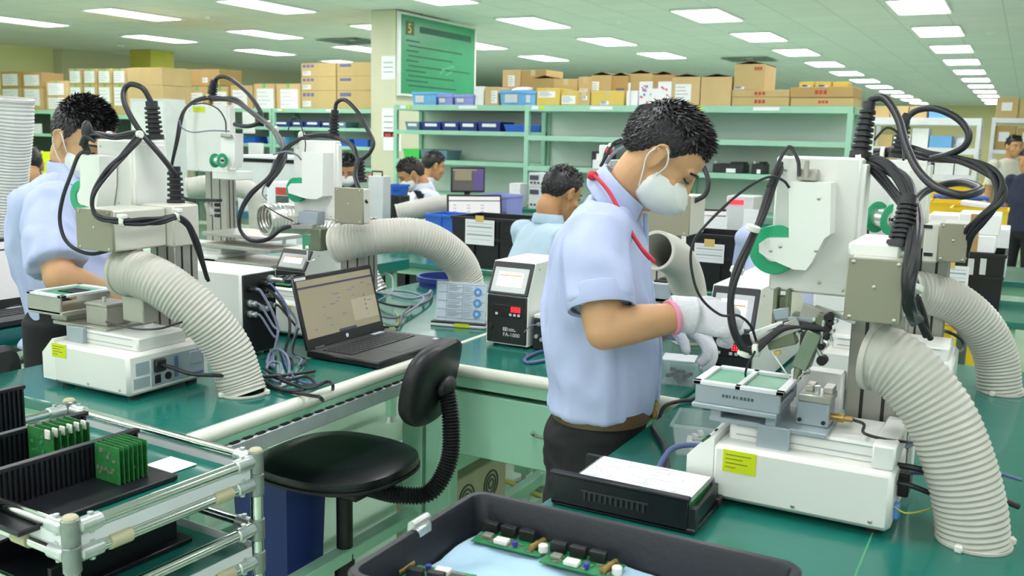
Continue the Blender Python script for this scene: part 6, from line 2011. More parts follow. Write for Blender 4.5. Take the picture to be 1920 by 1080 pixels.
carton('long flat carton at the right end of the rack top, lower of two', 1482, 1600, 183, ZT, 8.06, 0.42, 'cardboard', g2, None, False, None, (0.45, 0.62, 0.35, 0.65, 'print_red'))
z2 = at(1545, 163, 8.06).z
carton('long flat carton at the right end of the rack top, upper of two', 1481, 1600, 163, z1+0.001, 8.05, 0.43, 'cardboard_c', g2, None, False, None, (0.40, 0.60, 0.3, 0.7, 'print_red'))
for k, (x0, x1) in enumerate(((1497, 1524), (1527, 1557), (1560, 1590))):
    carton('small tan packet on the long flat carton, %s of three' % ('left', 'middle', 'right')[k], x0, x1, 153, z2+0.001, 8.15, 0.15, 'cardboard_y', g2, (0.2, 0.8, 0.05, 0.4) if k < 2 else None, False, None)
# left racks
YL = 10.25
zL = 1.801
def at_rack_px(lab, x0, x1, py0, pybot, y, dep, **k):
    z0 = at((x0+x1)/2, pybot, y).z
    return carton(lab, x0, x1, py0, z0, y, dep, **k)
g3 = 'cartons on the long rack left of the pillar'
zz = zL
for k, py in enumerate((170, 144, 118)):
    carton('flat brown carton with navy print, %s of the stack left of the pillar' % ('lowest', 'middle', 'topmost')[k], 565, 630, py, zz, YL, 0.5, 'cardboard', g3, (0.05, 0.28, 0.12, 0.42), False, None, (0.05, 0.4, 0.68, 0.88, 'print_navy'))
    a, b = at(631, 160, YL).x, at(712, 160, YL).x
    zn = at(597, py, YL).z
    t = thing('carton', 'flat brown carton with navy print half hidden by the pillar, %s of its stack' % ('lowest', 'middle', 'topmost')[k], 'carton', ((a+b)/2, YL+0.25, zz), g3)
    MB().box((a, YL+0.01, zz), (b, YL+0.5, zn), 0.004).build('carton_body', 'cardboard', t)
    MB().box((a+0.05, YL+0.008, zz+(zn-zz)*0.68), (a+0.24, YL+0.011, zz+(zn-zz)*0.88)).build('printed_mark', 'print_navy', t)
    zz = zn+0.001
for k, (x0, x1, py, sh, mt) in enumerate(((476, 515, 157, (0.15, 0.95, 0.0, 0.8), 'cardboard_b'), (518, 563, 157, (0.18, 0.9, 0.0, 0.78), 'cardboard_b'), (432, 474, 160, (0.1, 0.75, 0.0, 0.8), 'cardboard'), (398, 428, 162, (0.1, 0.9, 0.05, 0.75), 'cardboard'), (350, 390, 162, (0.1, 0.75, 0.05, 0.7), 'cardboard'))):
    carton('green taped carton with white sheet on the long rack, %s from the pillar' % ORD[k if k < 2 else k], x0, x1, py, zL, YL, 0.45, mt, 'green taped cartons on the long rack', sh, False, 'tape_green')
carton('carton with a white sheet standing left on the long rack, lower of two', 312, 347, 166, zL, YL, 0.45, 'cardboard', g3, (0.1, 0.85, 0.0, 0.9), False, None)
carton('carton with a white sheet standing left on the long rack, upper of two', 312, 347, 129, at(330, 165, YL).z, YL, 0.45, 'cardboard', g3, (0.1, 0.85, 0.08, 0.85), False, None)
carton('wide dark brown carton left on the long rack, on the taped cartons', 349, 412, 130, at(380, 161, YL).z, YL+0.02, 0.45, 'cardboard_c', g3, (0.5, 0.65, 0.2, 0.5), False, None)
g4 = 'bins on the long rack left of the pillar'
for k, (x0, x1, y0, y1, mt) in enumerate(((508, 543, 222, 233, 'bin_navy'), (545, 568, 222, 233, 'bin_navy'), (569, 600, 221, 233, 'bin_navy'), (601, 622, 222, 233, 'bin_navy'), (625, 648, 223, 234, 'bin_greyblue'))):
    a, b, c_, d_ = rect(x0, x1, y0, y1, 10.23)
    bin_('labelled navy bin on the long rack, %s on the second shelf' % ('%s from the left' % ORD[k]), a, b, 10.23, 0.3, 1.546, 1.546+(d_-c_), mt, g4)
for k, (x0, x1, mt, lab) in enumerate(((322, 350, 'bin_blue', 'blue bin on the long rack left of the tall robot'), (440, 470, 'bin_navy', 'navy bin behind the tall robot head'))):
    a, b, c_, d_ = rect(x0, x1, 222, 234, 10.23)
    bin_(lab, a, b, 10.23, 0.3, 1.546, 1.60, mt, g4)
for k, (x0, x1, mt, lab) in enumerate(((444, 478, 'bin_blue', 'blue bin on the third shelf right of the tall robot'), (500, 535, 'bin_sky', 'sky blue bag bin on the third shelf behind the needle-head robot cables'), (637, 655, 'bin_blue', 'blue bin on the third shelf near the pillar'), (663, 690, 'bin_blue', 'blue bin on the third shelf beside the pillar'), (330, 352, 'bin_sky', 'sky blue bin on the third shelf at the rack left end'))):
    a, b, c_, d_ = rect(x0, x1, 250, 270, 10.23)
    bin_(lab, a, b, 10.23, 0.3, 1.301, 1.40, mt, 'bins on the third shelf of the long rack', False)
for px0, px1, py0, py1, lab in ((455, 478, 210, 250, 'white paper hanging from the long rack edge'), (466, 494, 268, 292, 'white plastic box lid hanging low on the long rack')):
    a, b, c_, d_ = rect(px0, px1, py0, py1, 10.19)
    tag(MB().box((a, 10.185, c_), (b, 10.197, d_), 0.002).build('hanging_sheet', 'paper'), lab, 'paper', 'sheets hanging on the long rack')
a, b, c_, d_ = rect(245, 309, 185, 268, 8.6)
t = thing('white_cabinet', 'pale cabinet door panel behind the left robot cable boot', 'cabinet', ((a+b)/2, 8.7, 0))
MB().box((a, 8.6, 0.0), (b, 8.95, d_), 0.006).build('cabinet_body', 'lcd_frame', t)
MB().box((a+0.02, 8.595, 0.05), ((a+b)/2-0.005, 8.602, d_-0.03), 0.002).build('door', 'white_steel', t)
MB().box(((a+b)/2+0.005, 8.595, 0.05), (b-0.02, 8.602, d_-0.03), 0.002).build('door', 'white_steel', t)
# behind the left operator's head
zc_ = 1.661
g5 = 'cartons behind the left operator'
for k, (x0, x1) in enumerate(((130, 153), (157, 180), (184, 208), (212, 236))):
    z_m = at((x0+x1)/2, 158, 9.05).z
    carton('upright carton with a white sheet above the left operator, %s from the left' % ORD[k], x0, x1+2, 158, zc_, 9.05, 0.4, 'cardboard', g5, (0.1, 0.85, 0.3, 0.9), False, 'tape_green')
    carton('top row carton with a white sheet above the left operator, %s from the left' % ORD[k], x0, x1+2, 129, z_m+0.001, 9.05, 0.4, 'cardboard', g5, (0.1, 0.85, 0.1, 0.85), False, 'tape_green')
carton('wide pale tan carton above the left operator, lower one', 239, 305, 160, zc_, 9.02, 0.5, 'cardboard_b', g5, None, False, None)
carton('wide pale tan carton above the left operator, upper one', 239, 305, 127, at(270, 160, 9.02).z+0.001, 9.02, 0.5, 'cardboard_b', g5, None, False, None)
g6 = 'cartons at the left edge'
zq = 1.741
for k, (x0, x1, p1, p0) in enumerate(((2, 40, 165, 134), (43, 80, 165, 136))):
    zm = at((x0+x1)/2, p1, 10.05).z
    carton('brown carton with a white sheet at the left edge, lower row, %s' % ('left one', 'right one')[k], x0, x1, p1, zq, 10.05, 0.4, 'cardboard', g6, (0.1, 0.85, 0.2, 0.95), False, 'tape_green')
    carton('brown carton with a white sheet at the left edge, upper row, %s' % ('left one', 'right one')[k], x0, x1, p0, zm+0.001, 10.05, 0.4, 'cardboard_c', g6, (0.1, 0.85, 0.15, 0.85), False, None)
zm = at(105, 181, 10.05).z
carton('small carton with a white sheet left of the left operator\'s hair, lower', 87, 126, 181, zq, 10.05, 0.4, 'cardboard_b', g6, (0.1, 0.85, 0.1, 0.9), False, 'tape_green')
carton('small carton with a white sheet left of the left operator\'s hair, upper', 87, 126, 152, zm+0.001, 10.05, 0.4, 'cardboard_b', g6, (0.1, 0.85, 0.1, 0.85), False, 'tape_green')
for k, (x0, x1, y0, y1, z, lab) in enumerate(((54, 76, 230, 248, 1.361, 'white card on the dark rack behind the clear hose'), (58, 78, 274, 283, 1.001, 'small white card low on the dark rack behind the clear hose'))):
    a, b, c_, d_ = rect(x0, x1, y0, y1, 10.03)
    tag(MB().box((a, 10.02, z), (b, 10.06, z+(d_-c_)), 0.002).build('white_card', 'paper'), lab, 'card', 'cards on the dark rack')
a, b, c_, d_ = rect(76, 100, 285, 300, 7.5)
tag(MB().box((a, 7.5, 0), (b, 7.8, d_), 0.004).build('lime_crate', 'label_yellow'), 'lime yellow crate stack behind the left operator\'s shoulder', 'crate')

# ================================================================== far right
t = rack('white steel rack with pale bags and boxes at the far right', -1.69, -0.50, 12.0, 12.6, (1.80, 1.46, 1.15, 0.75, 0.3), mat='white_steel', back=False, labels=False, th=0.07, group='white shelving racks')
rack('white steel rack of cartons and yellow boxes at the right edge', -0.45, 1.2, 13.6, 14.2, (1.85, 1.45, 1.12, 0.7, 0.3), mat='white_steel', back=False, labels=False, th=0.05, group='white shelving racks')
g7 = 'cartons on the white rack'
for k, (x0, x1, mt) in enumerate(((1632, 1668, 'cardboard'), (1669, 1703, 'cardboard_b'), (1705, 1738, 'cardboard'))):
    a, b = at(x0, 210, 12.1).x, at(x1, 210, 12.1).x
    z1 = at((x0+x1)/2, 199, 12.1).z
    tag(MB().box((a, 12.1, 1.801), (b, 12.5, z1), 0.004).build('carton', mt), 'plain brown carton on the white rack top, %s from the left' % ORD[k], 'carton', g7)
a, b = at(1742, 210, 12.1).x, at(1782, 210, 12.1).x
tag(MB().box((a, 12.1, 1.801), (b, 12.5, at(1760, 205, 12.1).z), 0.004).build('blue_case', 'bin_sky'), 'sky blue case at the right end of the white rack top', 'case')
random.seed(4)
for si, (zs_, hmax) in enumerate(((1.461, 0.24), (1.151, 0.22))):
    x = -1.60
    k = 0
    while x < -0.62:
        w = random.uniform(0.14, 0.24)
        h = random.uniform(0.55, 0.95)*hmax
        mt = random.choice(('white_box', 'white_bag', 'bin_navy', 'cardboard', 'bin_sky', 'white_bag', 'white_box'))
        lab = '%s on the white rack %s shelf, %s from the left' % ({'white_box': 'white carton', 'white_bag': 'white wrapped bag', 'bin_navy': 'navy blue box', 'cardboard': 'brown carton', 'bin_sky': 'sky blue packet'}[mt], ('upper', 'lower')[si], ORD[k])
        x2 = min(x+w, -0.58)
        if mt == 'white_bag':
            m = MB().ell(((x+x2)/2, 12.2, zs_+h*0.47), ((x2-x)/2, 0.14, h*0.5))
            m.box((x+0.02, 12.1, zs_), (x2-0.02, 12.3, zs_+h*0.4), 0.02)
            o = m.build('wrapped_bag', mt)
        else:
            o = MB().box((x, 12.05, zs_), (x2, 12.4, zs_+h), 0.004).build('packed_box', mt)
        tag(o, lab, 'box', 'goods on the white rack')
        x = x2+0.012
        k += 1
for si, (zs_, mt, hh) in enumerate(((1.851, 'cardboard', 0.26), (1.451, 'cardboard_c', 0.30), (1.121, 'bin_yellow', 0.16), (0.701, 'bin_navy', 0.30))):
    for k in range(5):
        x = -0.42+k*0.27
        t = thing('packed_box', '%s box on the right edge rack, %s shelf, %s from the left' % ({'cardboard': 'tan', 'cardboard_c': 'brown', 'bin_yellow': 'yellow', 'bin_navy': 'navy blue'}[mt], ('top', 'second', 'third', 'fourth')[si], ORD[k]), 'box', (x+0.12, 13.8, zs_), 'boxes on the right edge rack')
        MB().box((x, 13.65, zs_), (x+0.25, 14.0, zs_+hh*(0.9 if k % 2 else 1.0)), 0.004).build('box_body', mt, t)
        MB().box((x+0.06, 13.645, zs_+hh*0.35), (x+0.18, 13.651, zs_+hh*0.75)).build('paper_label', 'paper', t)
# yellow bins
g8 = 'yellow bins right of the nearest robot'
yb_ = [(1734, 1842, 345, 372, 7.5, 'bin_yellow'), (1738, 1800, 378, 400, 7.0, 'bin_yellow'), (1778, 1890, 392, 432, 6.6, 'bin_yellow')]
labs = ('yellow bin behind the black cable loop, furthest of the three', 'yellow bin in the middle of the three beside the blue bars', 'big yellow bin with white papers, nearest of the three')
for k, (x0, x1, y0, y1, yy, mt) in enumerate(yb_):
    a, b, c_, d_ = rect(x0, x1, y0, y1, yy)
    crate(labs[k], a, b, yy, yy+0.36, 0.0, d_, mt, group=g8, cat='bin')
for k, (x0, x1, y0, y1, yy, lab) in enumerate(((1750, 1855, 366, 375, 7.43, 'long blue bar above the middle yellow bin'), (1812, 1885, 381, 389, 6.99, 'long blue bar above the big yellow bin'))):
    a, b, c_, d_ = rect(x0, x1, y0, y1, yy)
    t = thing('blue_trolley', lab, 'trolley', ((a+b)/2, yy+0.1, 0), 'blue bars over the yellow bins')
    MB().cyl((a, yy, (c_+d_)/2), (b, yy, (c_+d_)/2), (d_-c_)/2, n=16, c=0.002).build('push_bar', 'mug_blue', t)
    for x in (a+0.03, b-0.03):
        MB().cyl((x, yy, 0), (x, yy, (c_+d_)/2), 0.014).build('bar_post', 'zinc', t)
a, b, c_, d_ = rect(1790, 1880, 386, 396, 6.62)
tag(MB().obox(((a+b)/2, 6.75, d_+0.0), (b-a-0.06, 0.2, 0.03), Matrix.Rotation(0.1, 3, 'Y'), 0.004).build('paper_stack', 'paper'), 'white papers on the big yellow bin', 'paper')
# white cartons
g9 = 'white cartons right of the nearest robot'
zc0 = 1.021
a, b, c_, d_ = rect(1788, 1868, 420, 478, 4.52)
t = thing('carton', 'white carton with brown tape on the right crate, lower one', 'carton', ((a+b)/2, 4.65, zc0), g9)
MB().box((a, 4.52, zc0), (b, 4.80, zc0+0.075), 0.004).build('carton_body', 'white_box', t)
MB().box((a+(b-a)*0.35, 4.518, zc0+0.001), (a+(b-a)*0.58, 4.522, zc0+0.0755)).build('tape', 'tape_brown', t)
t = thing('carton', 'white carton with brown tape on the right crate, upper one', 'carton', ((a+b)/2, 4.65, zc0+0.076), g9)
MB().box((a+0.01, 4.53, zc0+0.076), (b+0.01, 4.80, zc0+0.165), 0.004).build('carton_body', 'white_box', t)
MB().box((a+0.01+(b-a)*0.30, 4.528, zc0+0.077), (a+0.01+(b-a)*0.52, 4.532, zc0+0.1655)).build('tape', 'tape_brown', t)
a, b, c_, d_ = rect(1738, 1788, 404, 440, 4.95)
t = thing('carton', 'white carton behind the beige arm box of the back robot', 'carton', ((a+b)/2, 5.1, 0.85), g9)
MB().box((a, 5.02, 0.851), (b+0.08, 5.25, d_), 0.004).build('carton_body', 'white_box', t)
a, b, c_, d_ = rect(1868, 1890, 430, 500, 5.1)
t = thing('carton', 'tall white carton at the right end of the white ones', 'carton', ((a+b)/2, 5.2, 0.85), g9)
MB().box((a, 5.1, 0.851), (b, 5.4, d_), 0.004).build('carton_body', 'white_box', t)
# ================================================================== people
def taper(mb, pts, rads, n=18, sub=5, flat=None):
    P = spline(pts, sub)
    R_ = spline([V((r, 0, 0)) for r in rads], sub)
    F = frames(P)
    out = []
    for i, p in enumerate(P):
        u, w = F[i]
        r = R_[i].x
        out.append([p+(u*math.cos(2*PI*k/n)+w*math.sin(2*PI*k/n))*r for k in range(n)])
    mb.rings(out)

def blob_limb(mb, pts, rads, n=18, sub=5):
    taper(mb, pts, rads, n, sub)
    mb.ell(pts[0], (rads[0],)*3, None, 16, 10)
    mb.ell(pts[-1], (rads[-1],)*3, None, 16, 10)

def trunk(mb, secs, lat, fw, n=32, sub=6, e=2.3):
    C = spline([s[0] for s in secs], sub)
    A = spline([V((s[1], s[2], 0)) for s in secs], sub)
    out = []
    for c, q in zip(C, A):
        ring = []
        for k in range(n):
            t = 2*PI*k/n
            cc, ss = math.cos(t), math.sin(t)
            r = 1/((abs(cc)**e+abs(ss)**e)**(1/e))
            ring.append(c+lat*(q.x*r*cc)+fw*(q.y*r*ss))
        out.append(ring)
    mb.rings(out)

def head_matrix(ear, fw, pitch, tilt=0.0):
    f = V(fw).normalized()
    l = V((0, 0, 1)).cross(f).normalized()
    f2 = f*math.cos(pitch)-V((0, 0, 1))*math.sin(pitch)
    u2 = f2.cross(l)
    R = Matrix((f2, l, u2)).transposed()
    if tilt:
        R = R @ Matrix.Rotation(tilt, 3, 'X')
    return Matrix.Translation(ear) @ R.to_4x4()

def add_head(mb, H, s=1.0):
    R = H.to_3x3()
    def e(c, r, rot=None):
        mb.ell(H @ (V(c)*s), V(r)*s, R if rot is None else R @ rot, 26, 18)
    e((-0.006, 0, 0.040), (0.097, 0.074, 0.084))
    e((0.034, 0, -0.020), (0.060, 0.059, 0.082))
    e((0.058, 0, -0.062), (0.036, 0.042, 0.044))
    e((0.064, 0, -0.096), (0.022, 0.024, 0.018))
    e((0.078, 0, 0.026), (0.018, 0.050, 0.014))                    # brow
    for y in (-1, 1):
        e((0.064, 0.038*y, -0.026), (0.022, 0.020, 0.020))         # cheek
        e((0.000, 0.075*y, -0.006), (0.018, 0.007, 0.030), Matrix.Rotation(0.25*y, 3, 'Z') @ Matrix.Rotation(-0.2, 3, 'Y'))
        rim = [(0.010, 0.072, 0.004), (0.012, 0.079, 0.022), (0.000, 0.085, 0.031), (-0.013, 0.088, 0.022), (-0.016, 0.087, 0.002), (-0.010, 0.081, -0.020), (0.002, 0.076, -0.034), (0.008, 0.073, -0.026)]
        taper(mb, [H @ (V((a, b*y, c))*s) for a, b, c in rim], [0.0048*s]*8, 10, 4)
    mb.cyl(H @ (V((0.094, 0, 0.014))*s), H @ (V((0.107, 0, -0.026))*s), 0.009*s, 0.014*s, 14)
    e((0.102, 0, -0.030), (0.014, 0.016, 0.010))
    e((0.092, 0, -0.056), (0.010, 0.023, 0.006))
    e((0.090, 0, -0.068), (0.010, 0.020, 0.007))

def hair_keep(d):
    # d: local point on the head; how far above the hairline it is
    x, y, z = d
    if x > 0.055:
        line = 0.070
    elif x > 0.02:
        line = 0.070-(0.055-x)/0.035*0.055
    elif x > -0.025:
        line = 0.022
    else:
        line = 0.022-min(1, (-0.025-x)/0.036)*0.086
    return z-line

def add_hair(H, name, mat, par, s=1.0, top=0.035, side=0.010, n=1300, seed=1, spike_w=0.0055, sweep=(0.7, 0, 0.35)):
    rnd = random.Random(seed)
    mb = MB()
    c, r = V((-0.008, 0, 0.032)), V((0.103, 0.080, 0.095))
    nu, nv = 48, 34
    rings = []
    def surf(th, ph, k=1.0):
        return c+V((r.x*math.sin(th)*math.cos(ph), r.y*math.sin(th)*math.sin(ph), r.z*math.cos(th)))*k
    for j in range(nv+1):
        th = PI*(j+0.02)/(nv+0.04)
        q = []
        for i in range(nu):
            ph = 2*PI*i/nu
            p = surf(th, ph)
            h = hair_keep(p)
            if h > 0:
                t = min(1, h/0.03)
                topf = min(1, max(0, (p.z-0.05)/0.06))
                k = 0.985+0.03*t+0.07*topf*t*0.5*(0.8+0.4*noise.noise(p*60))+0.012*noise.noise(p*120)
            else:
                k = 0.985+max(-0.16, h*6)
            q.append(H @ (surf(th, ph, k)*s))
        rings.append(q)
    mb.rings(rings)
    R = H.to_3x3()
    cnt = 0
    while cnt < n:
        z = rnd.uniform(-0.75, 1)
        th = math.acos(z)
        ph = rnd.uniform(0, 2*PI)
        p = surf(th, ph)
        h = hair_keep(p)
        if h < 0.002:
            continue
        cnt += 1
        topf = min(1, max(0, (p.z-0.055)/0.05))
        nrm = V(((p.x-c.x)/r.x**2, (p.y-c.y)/r.y**2, (p.z-c.z)/r.z**2)).normalized()
        sw = V(sweep)*topf+V((-0.25, 0, -0.9))*(1-topf)
        sw = sw+V((rnd.uniform(-.5, .5), rnd.uniform(-.5, .5), rnd.uniform(-.3, .3)))*(0.5+0.5*topf)
        L = (side+(top-side)*topf)*rnd.uniform(0.6, 1.25)*(1.0 if h > 0.02 else 0.6)
        d = (nrm*(0.12+0.22*topf)+sw*0.9).normalized()
        base = p*0.995
        k = (nrm*0.35+d*0.65).normalized()
        mid = base+k*L*0.55
        tip = mid+d*L*0.6
        u = nrm.cross(V((rnd.uniform(-1, 1), rnd.uniform(-1, 1), rnd.uniform(-1, 1)))).normalized()
        w = nrm.cross(u)
        a = spike_w*rnd.uniform(0.7, 1.3)
        ring0 = [base+(u*math.cos(2*PI*q/3)+w*math.sin(2*PI*q/3))*a for q in range(3)]
        ring1 = [mid+(u*math.cos(2*PI*q/3)+w*math.sin(2*PI*q/3))*a*0.6 for q in range(3)]
        vs = [H @ (v*s) for v in ring0+ring1+[tip]]
        mb.add(vs, [(0, 1, 4, 3), (1, 2, 5, 4), (2, 0, 3, 5), (3, 4, 6), (4, 5, 6), (5, 3, 6), (0, 2, 1)])
    return mb.build(name, mat, par, angle=70)

def add_face(H, par, s=1.0, closed=False):
    R = H.to_3x3()
    for y in (-1, 1):
        if closed:
            MB().tube([H @ (V((0.0925, 0.020*y, 0.008))*s), H @ (V((0.0885, 0.032*y, 0.006))*s), H @ (V((0.079, 0.046*y, 0.009))*s)], 0.0026*s, 6).build('eyelash', 'hair', par)
            MB().tube([H @ (V((0.0965, 0.014*y, 0.030))*s), H @ (V((0.093, 0.030*y, 0.033))*s), H @ (V((0.080, 0.048*y, 0.028))*s)], 0.0034*s, 6).build('eyebrow', 'hair', par)
            continue
        mb = MB().ell(H @ (V((0.078, 0.031*y, 0.004))*s), V((0.009, 0.011, 0.005))*s, R, 14, 10)
        ey = mb.build('eye', 'eye_white', par)
        MB().ell(H @ (V((0.0855, 0.031*y, 0.003))*s), V((0.0035, 0.006, 0.005))*s, R, 12, 8).build('iris', 'eye_dark', ey)
        MB().tube([H @ (V((0.090, 0.014*y, 0.026))*s), H @ (V((0.088, 0.030*y, 0.031))*s), H @ (V((0.074, 0.048*y, 0.026))*s)], 0.0035*s, 6).build('eyebrow', 'hair', par)

def add_mask(H, par, s=1.0, straps=True, both=True):
    R = H.to_3x3()
    rings = []
    nu, nv = 36, 26
    c, r = V((0.044, 0, -0.047)), V((0.079, 0.064, 0.058))
    for j in range(nv+1):
        th = PI*(j+0.02)/(nv+0.04)
        q = []
        for i in range(nu):
            ph = 2*PI*i/nu
            p = c+V((r.x*math.cos(th), r.y*math.sin(th)*math.cos(ph), r.z*math.sin(th)*math.sin(ph)))
            # pull the front into a ridge and flatten what lies behind the cheeks
            rid = math.exp(-((p.z+0.045)/0.03)**2)
            if p.x > 0.05:
                p.x += 0.010*rid
            lim = 0.020-0.10*abs(p.y)*0.4
            if p.x < lim:
                p = V((lim, p.y*0.80, c.z+(p.z-c.z)*0.80))
            p.x += 0.0012*math.sin(p.z*420)
            q.append(H @ (p*s))
        rings.append(q)
    m = MB().rings(rings).build('face_mask', 'mask_white', par, angle=60)
    if straps:
        for y in ((-1, 1) if both else (-1,)):
            a, b = V((0.030, 0.062*y, -0.030)), V((0.014, 0.082*y, 0.022))
            MB().tube([H @ (a*s), H @ (V((0.030, 0.078*y, 0.0))*s), H @ (b*s), H @ (V((-0.006, 0.084*y, 0.030))*s)], 0.0017*s, 6).build('ear_loop', 'mask_white', m)
            MB().tube([H @ (V((0.022, 0.062*y, -0.075))*s), H @ (V((0.004, 0.078*y, -0.045))*s), H @ (V((-0.016, 0.086*y, -0.012))*s), H @ (V((-0.012, 0.086*y, 0.024))*s)], 0.0017*s, 6).build('ear_loop', 'mask_white', m)
    return m

def add_hand(mb, wrist, d, up, right=True, curl=0.5, s=1.0, rad=1.0):
    # d: direction from wrist to knuckles; up: back of the hand
    d = V(d).normalized()
    up = (V(up)-d*V(up).dot(d)).normalized()
    side = up.cross(d) if right else d.cross(up)                 # towards the thumb
    W = V(wrist)
    n = 16
    rs = []
    for t, w, h in ((-0.02, 0.026, 0.021), (0.0, 0.028, 0.020), (0.03, 0.036, 0.018), (0.065, 0.042, 0.016), (0.090, 0.041, 0.013), (0.098, 0.036, 0.008)):
        c = W+d*t*s
        rs.append([c+side*(w*s*rad*math.cos(2*PI*k/n))+up*(h*s*rad*math.sin(2*PI*k/n)) for k in range(n)])
    mb.rings(rs)
    lens = ((0.040, 0.024, 0.019), (0.044, 0.028, 0.021), (0.041, 0.026, 0.020), (0.032, 0.020, 0.018))
    for i, L in enumerate(lens):
        off = 0.030-i*0.0205
        p = W+side*off*s*rad+d*(0.088-0.004*abs(i-1))*s
        dirv = (d+side*(0.10-0.07*i)).normalized()
        ang = curl*(0.8+0.12*i)
        pts = [p-d*0.015*s, p]
        for k, l in enumerate(L):
            a = ang*(0.55+0.45*k) if k else ang*0.6
            ax = dirv.cross(up).normalized()
            Rm = Matrix.Rotation(-a, 3, ax)
            dirv = (Rm @ dirv).normalized()
            p = p+dirv*l*s
            pts.append(p)
        blob_limb(mb, pts, [0.0095*s*rad, 0.0098*s*rad, 0.0090*s*rad, 0.0082*s*rad, 0.0072*s*rad], 12, 4)
    b = W+side*0.022*s*rad+d*0.022*s-up*0.006*s
    t1 = (d*0.72+side*0.66-up*0.28).normalized()
    t2 = (d*0.92+side*0.22-up*0.42).normalized()
    p1 = b+t1*0.040*s
    p2 = p1+t2*0.030*s
    p3 = p2+(t2-up*0.3).normalized()*0.024*s
    blob_limb(mb, [b, p1, p2, p3], [0.014*s*rad, 0.0115*s*rad, 0.0098*s*rad, 0.0080*s*rad], 12, 4)

def wrinkle(me, amp, f, stretch=(1, 1, 2.2), seed=0.0):
    me.calc_loop_triangles()
    ns = [v.normal.copy() for v in me.vertices]
    for v, nn in zip(me.vertices, ns):
        p = V((v.co.x*f*stretch[0]+seed, v.co.y*f*stretch[1], v.co.z*f*stretch[2]))
        w = noise.noise(p)+0.5*noise.noise(p*2.1)
        w = max(0.0, 1-abs(w)*2.2)
        v.co += nn*amp*(w*w*(3-2*w)-0.25)
    return me

def collar(par, base, axis, r, mat, h=0.036, fwd=None):
    axis = V(axis).normalized()
    prof = [(r, 0.0), (r+0.010, -0.004), (r+0.016, 0.006), (r+0.010, h), (r+0.006, h+0.003), (r+0.003, h)]
    return MB().lathe(prof, base, axis, 36, False).rings([[]] and [[V((0, 0, 0))]*3]*0 or [[V(base)+V((0.0001*k, 0, 0)) for k in range(3)]]*2).build('collar', mat, par) if False else MB().lathe(prof+[(r, 0.0)], base, axis, 36, False).build('collar', mat, par)

def shoes(par, ankle, fw, mat='shoe'):
    lat = V((0, 0, 1)).cross(fw)
    m = MB()
    rs = []
    for t, w, h in ((-0.06, 0.020, 0.05), (-0.05, 0.036, 0.085), (0.0, 0.040, 0.095), (0.07, 0.046, 0.065), (0.14, 0.046, 0.045), (0.18, 0.034, 0.035), (0.195, 0.014, 0.02)):
        c = V((ankle.x, ankle.y, 0))+fw*t
        q = []
        for k in range(16):
            a = 2*PI*k/16
            q.append(c+lat*w*math.cos(a)+V((0, 0, max(0.0, h*0.5+h*0.5*math.sin(a)))))
        rs.append(q)
    m.rings(rs)
    m.build('shoe', mat, par)

# ------------------------------------------------------------------ the standing man in the middle
t = thing('person', 'standing man in a short-sleeved light blue shirt with white mask, white gloves and red lanyard', 'person', (-0.80, 1.90, 0))
man = t
fw = V((0.965, 0.262, 0)).normalized()
lat = V((0, 0, 1)).cross(fw).normalized()
def mp(px, py, y=1.90):
    return at(px, py, y)
hipc, waist, mid_, chest, upch, shc, nkb = mp(1118, 820), mp(1132, 742), mp(1129, 640), mp(1124, 545), mp(1128, 460), mp(1140, 408), mp(1158, 372)
ear = mp(1237, 292)
H = head_matrix(ear, fw, 0.80)
# joints: right arm on the camera side
shR = at(1112, 436, 1.735)
elR = at(1132, 622, 1.665)
wrR = at(1284, 590, 1.80)
shL = shc+lat*0.165+V((0, 0, -0.02))
elL = shL+V((0.02, 0.06, -0.27))
wrL = at(1262, 604, 2.03)
mb = MB()
add_head(mb, H, 0.90)
blob_limb(mb, [H @ V((-0.005, 0, -0.020)), H @ V((-0.004, 0, -0.060)), nkb+fw*0.012, shc+V((0, 0, -0.06))], [0.054, 0.049, 0.050, 0.055])
trunk(mb, [(hipc+V((0, 0, -0.06)), 0.14, 0.10), (waist, 0.135, 0.090), (mid_, 0.14, 0.10), (chest, 0.155, 0.10), (upch, 0.16, 0.09), (shc-V((0, 0, 0.02)), 0.10, 0.050), (nkb, 0.052, 0.048)], lat, fw)
blob_limb(mb, [shR+V((0.006, 0.03, -0.015)), shR.lerp(elR, 0.5), elR], [0.044, 0.046, 0.037])
blob_limb(mb, [elR, elR.lerp(wrR, 0.30)+V((0, 0, 0.003)), elR.lerp(wrR, 0.7), wrR], [0.037, 0.040, 0.033, 0.027])
blob_limb(mb, [shL, shL.lerp(elL, 0.5), elL], [0.050, 0.048, 0.042])
blob_limb(mb, [elL, elL.lerp(wrL, 0.35), wrL], [0.042, 0.042, 0.027])
dR = V((0.86, 0.48, -0.10)).normalized()
dL = V((0.90, -0.25, -0.25)).normalized()
add_hand(mb, wrR, dR, V((0.1, -0.75, 0.65)), True, 1.25, 0.95, 1.0)
add_hand(mb, wrL, dL, V((0.2, 0.3, 0.9)), False, 0.75, 0.95, 1.0)
footR, footL = V((hipc.x-0.01, hipc.y-0.10, 0)), V((hipc.x+0.02, hipc.y+0.09, 0))
for s_, ft in ((-1, footR), (1, footL)):
    hp_ = hipc+lat*0.085*s_+V((0, 0, -0.06))
    kn = V((hp_.x*0.5+ft.x*0.5+0.01, hp_.y*0.5+ft.y*0.5, 0.48))
    blob_limb(mb, [hp_, kn, V((ft.x, ft.y, 0.08))], [0.075, 0.055, 0.038])
place(remesh(mb, 0.0045, 6), 'body', 'skin', t)
add_hair(H, 'hair', 'hair', t, 0.885, 0.020, 0.008, 3600, 3, 0.0038, (0.9, 0, 0.22))
add_face(H, t, 0.90, True)
add_mask(H, t, 0.92)
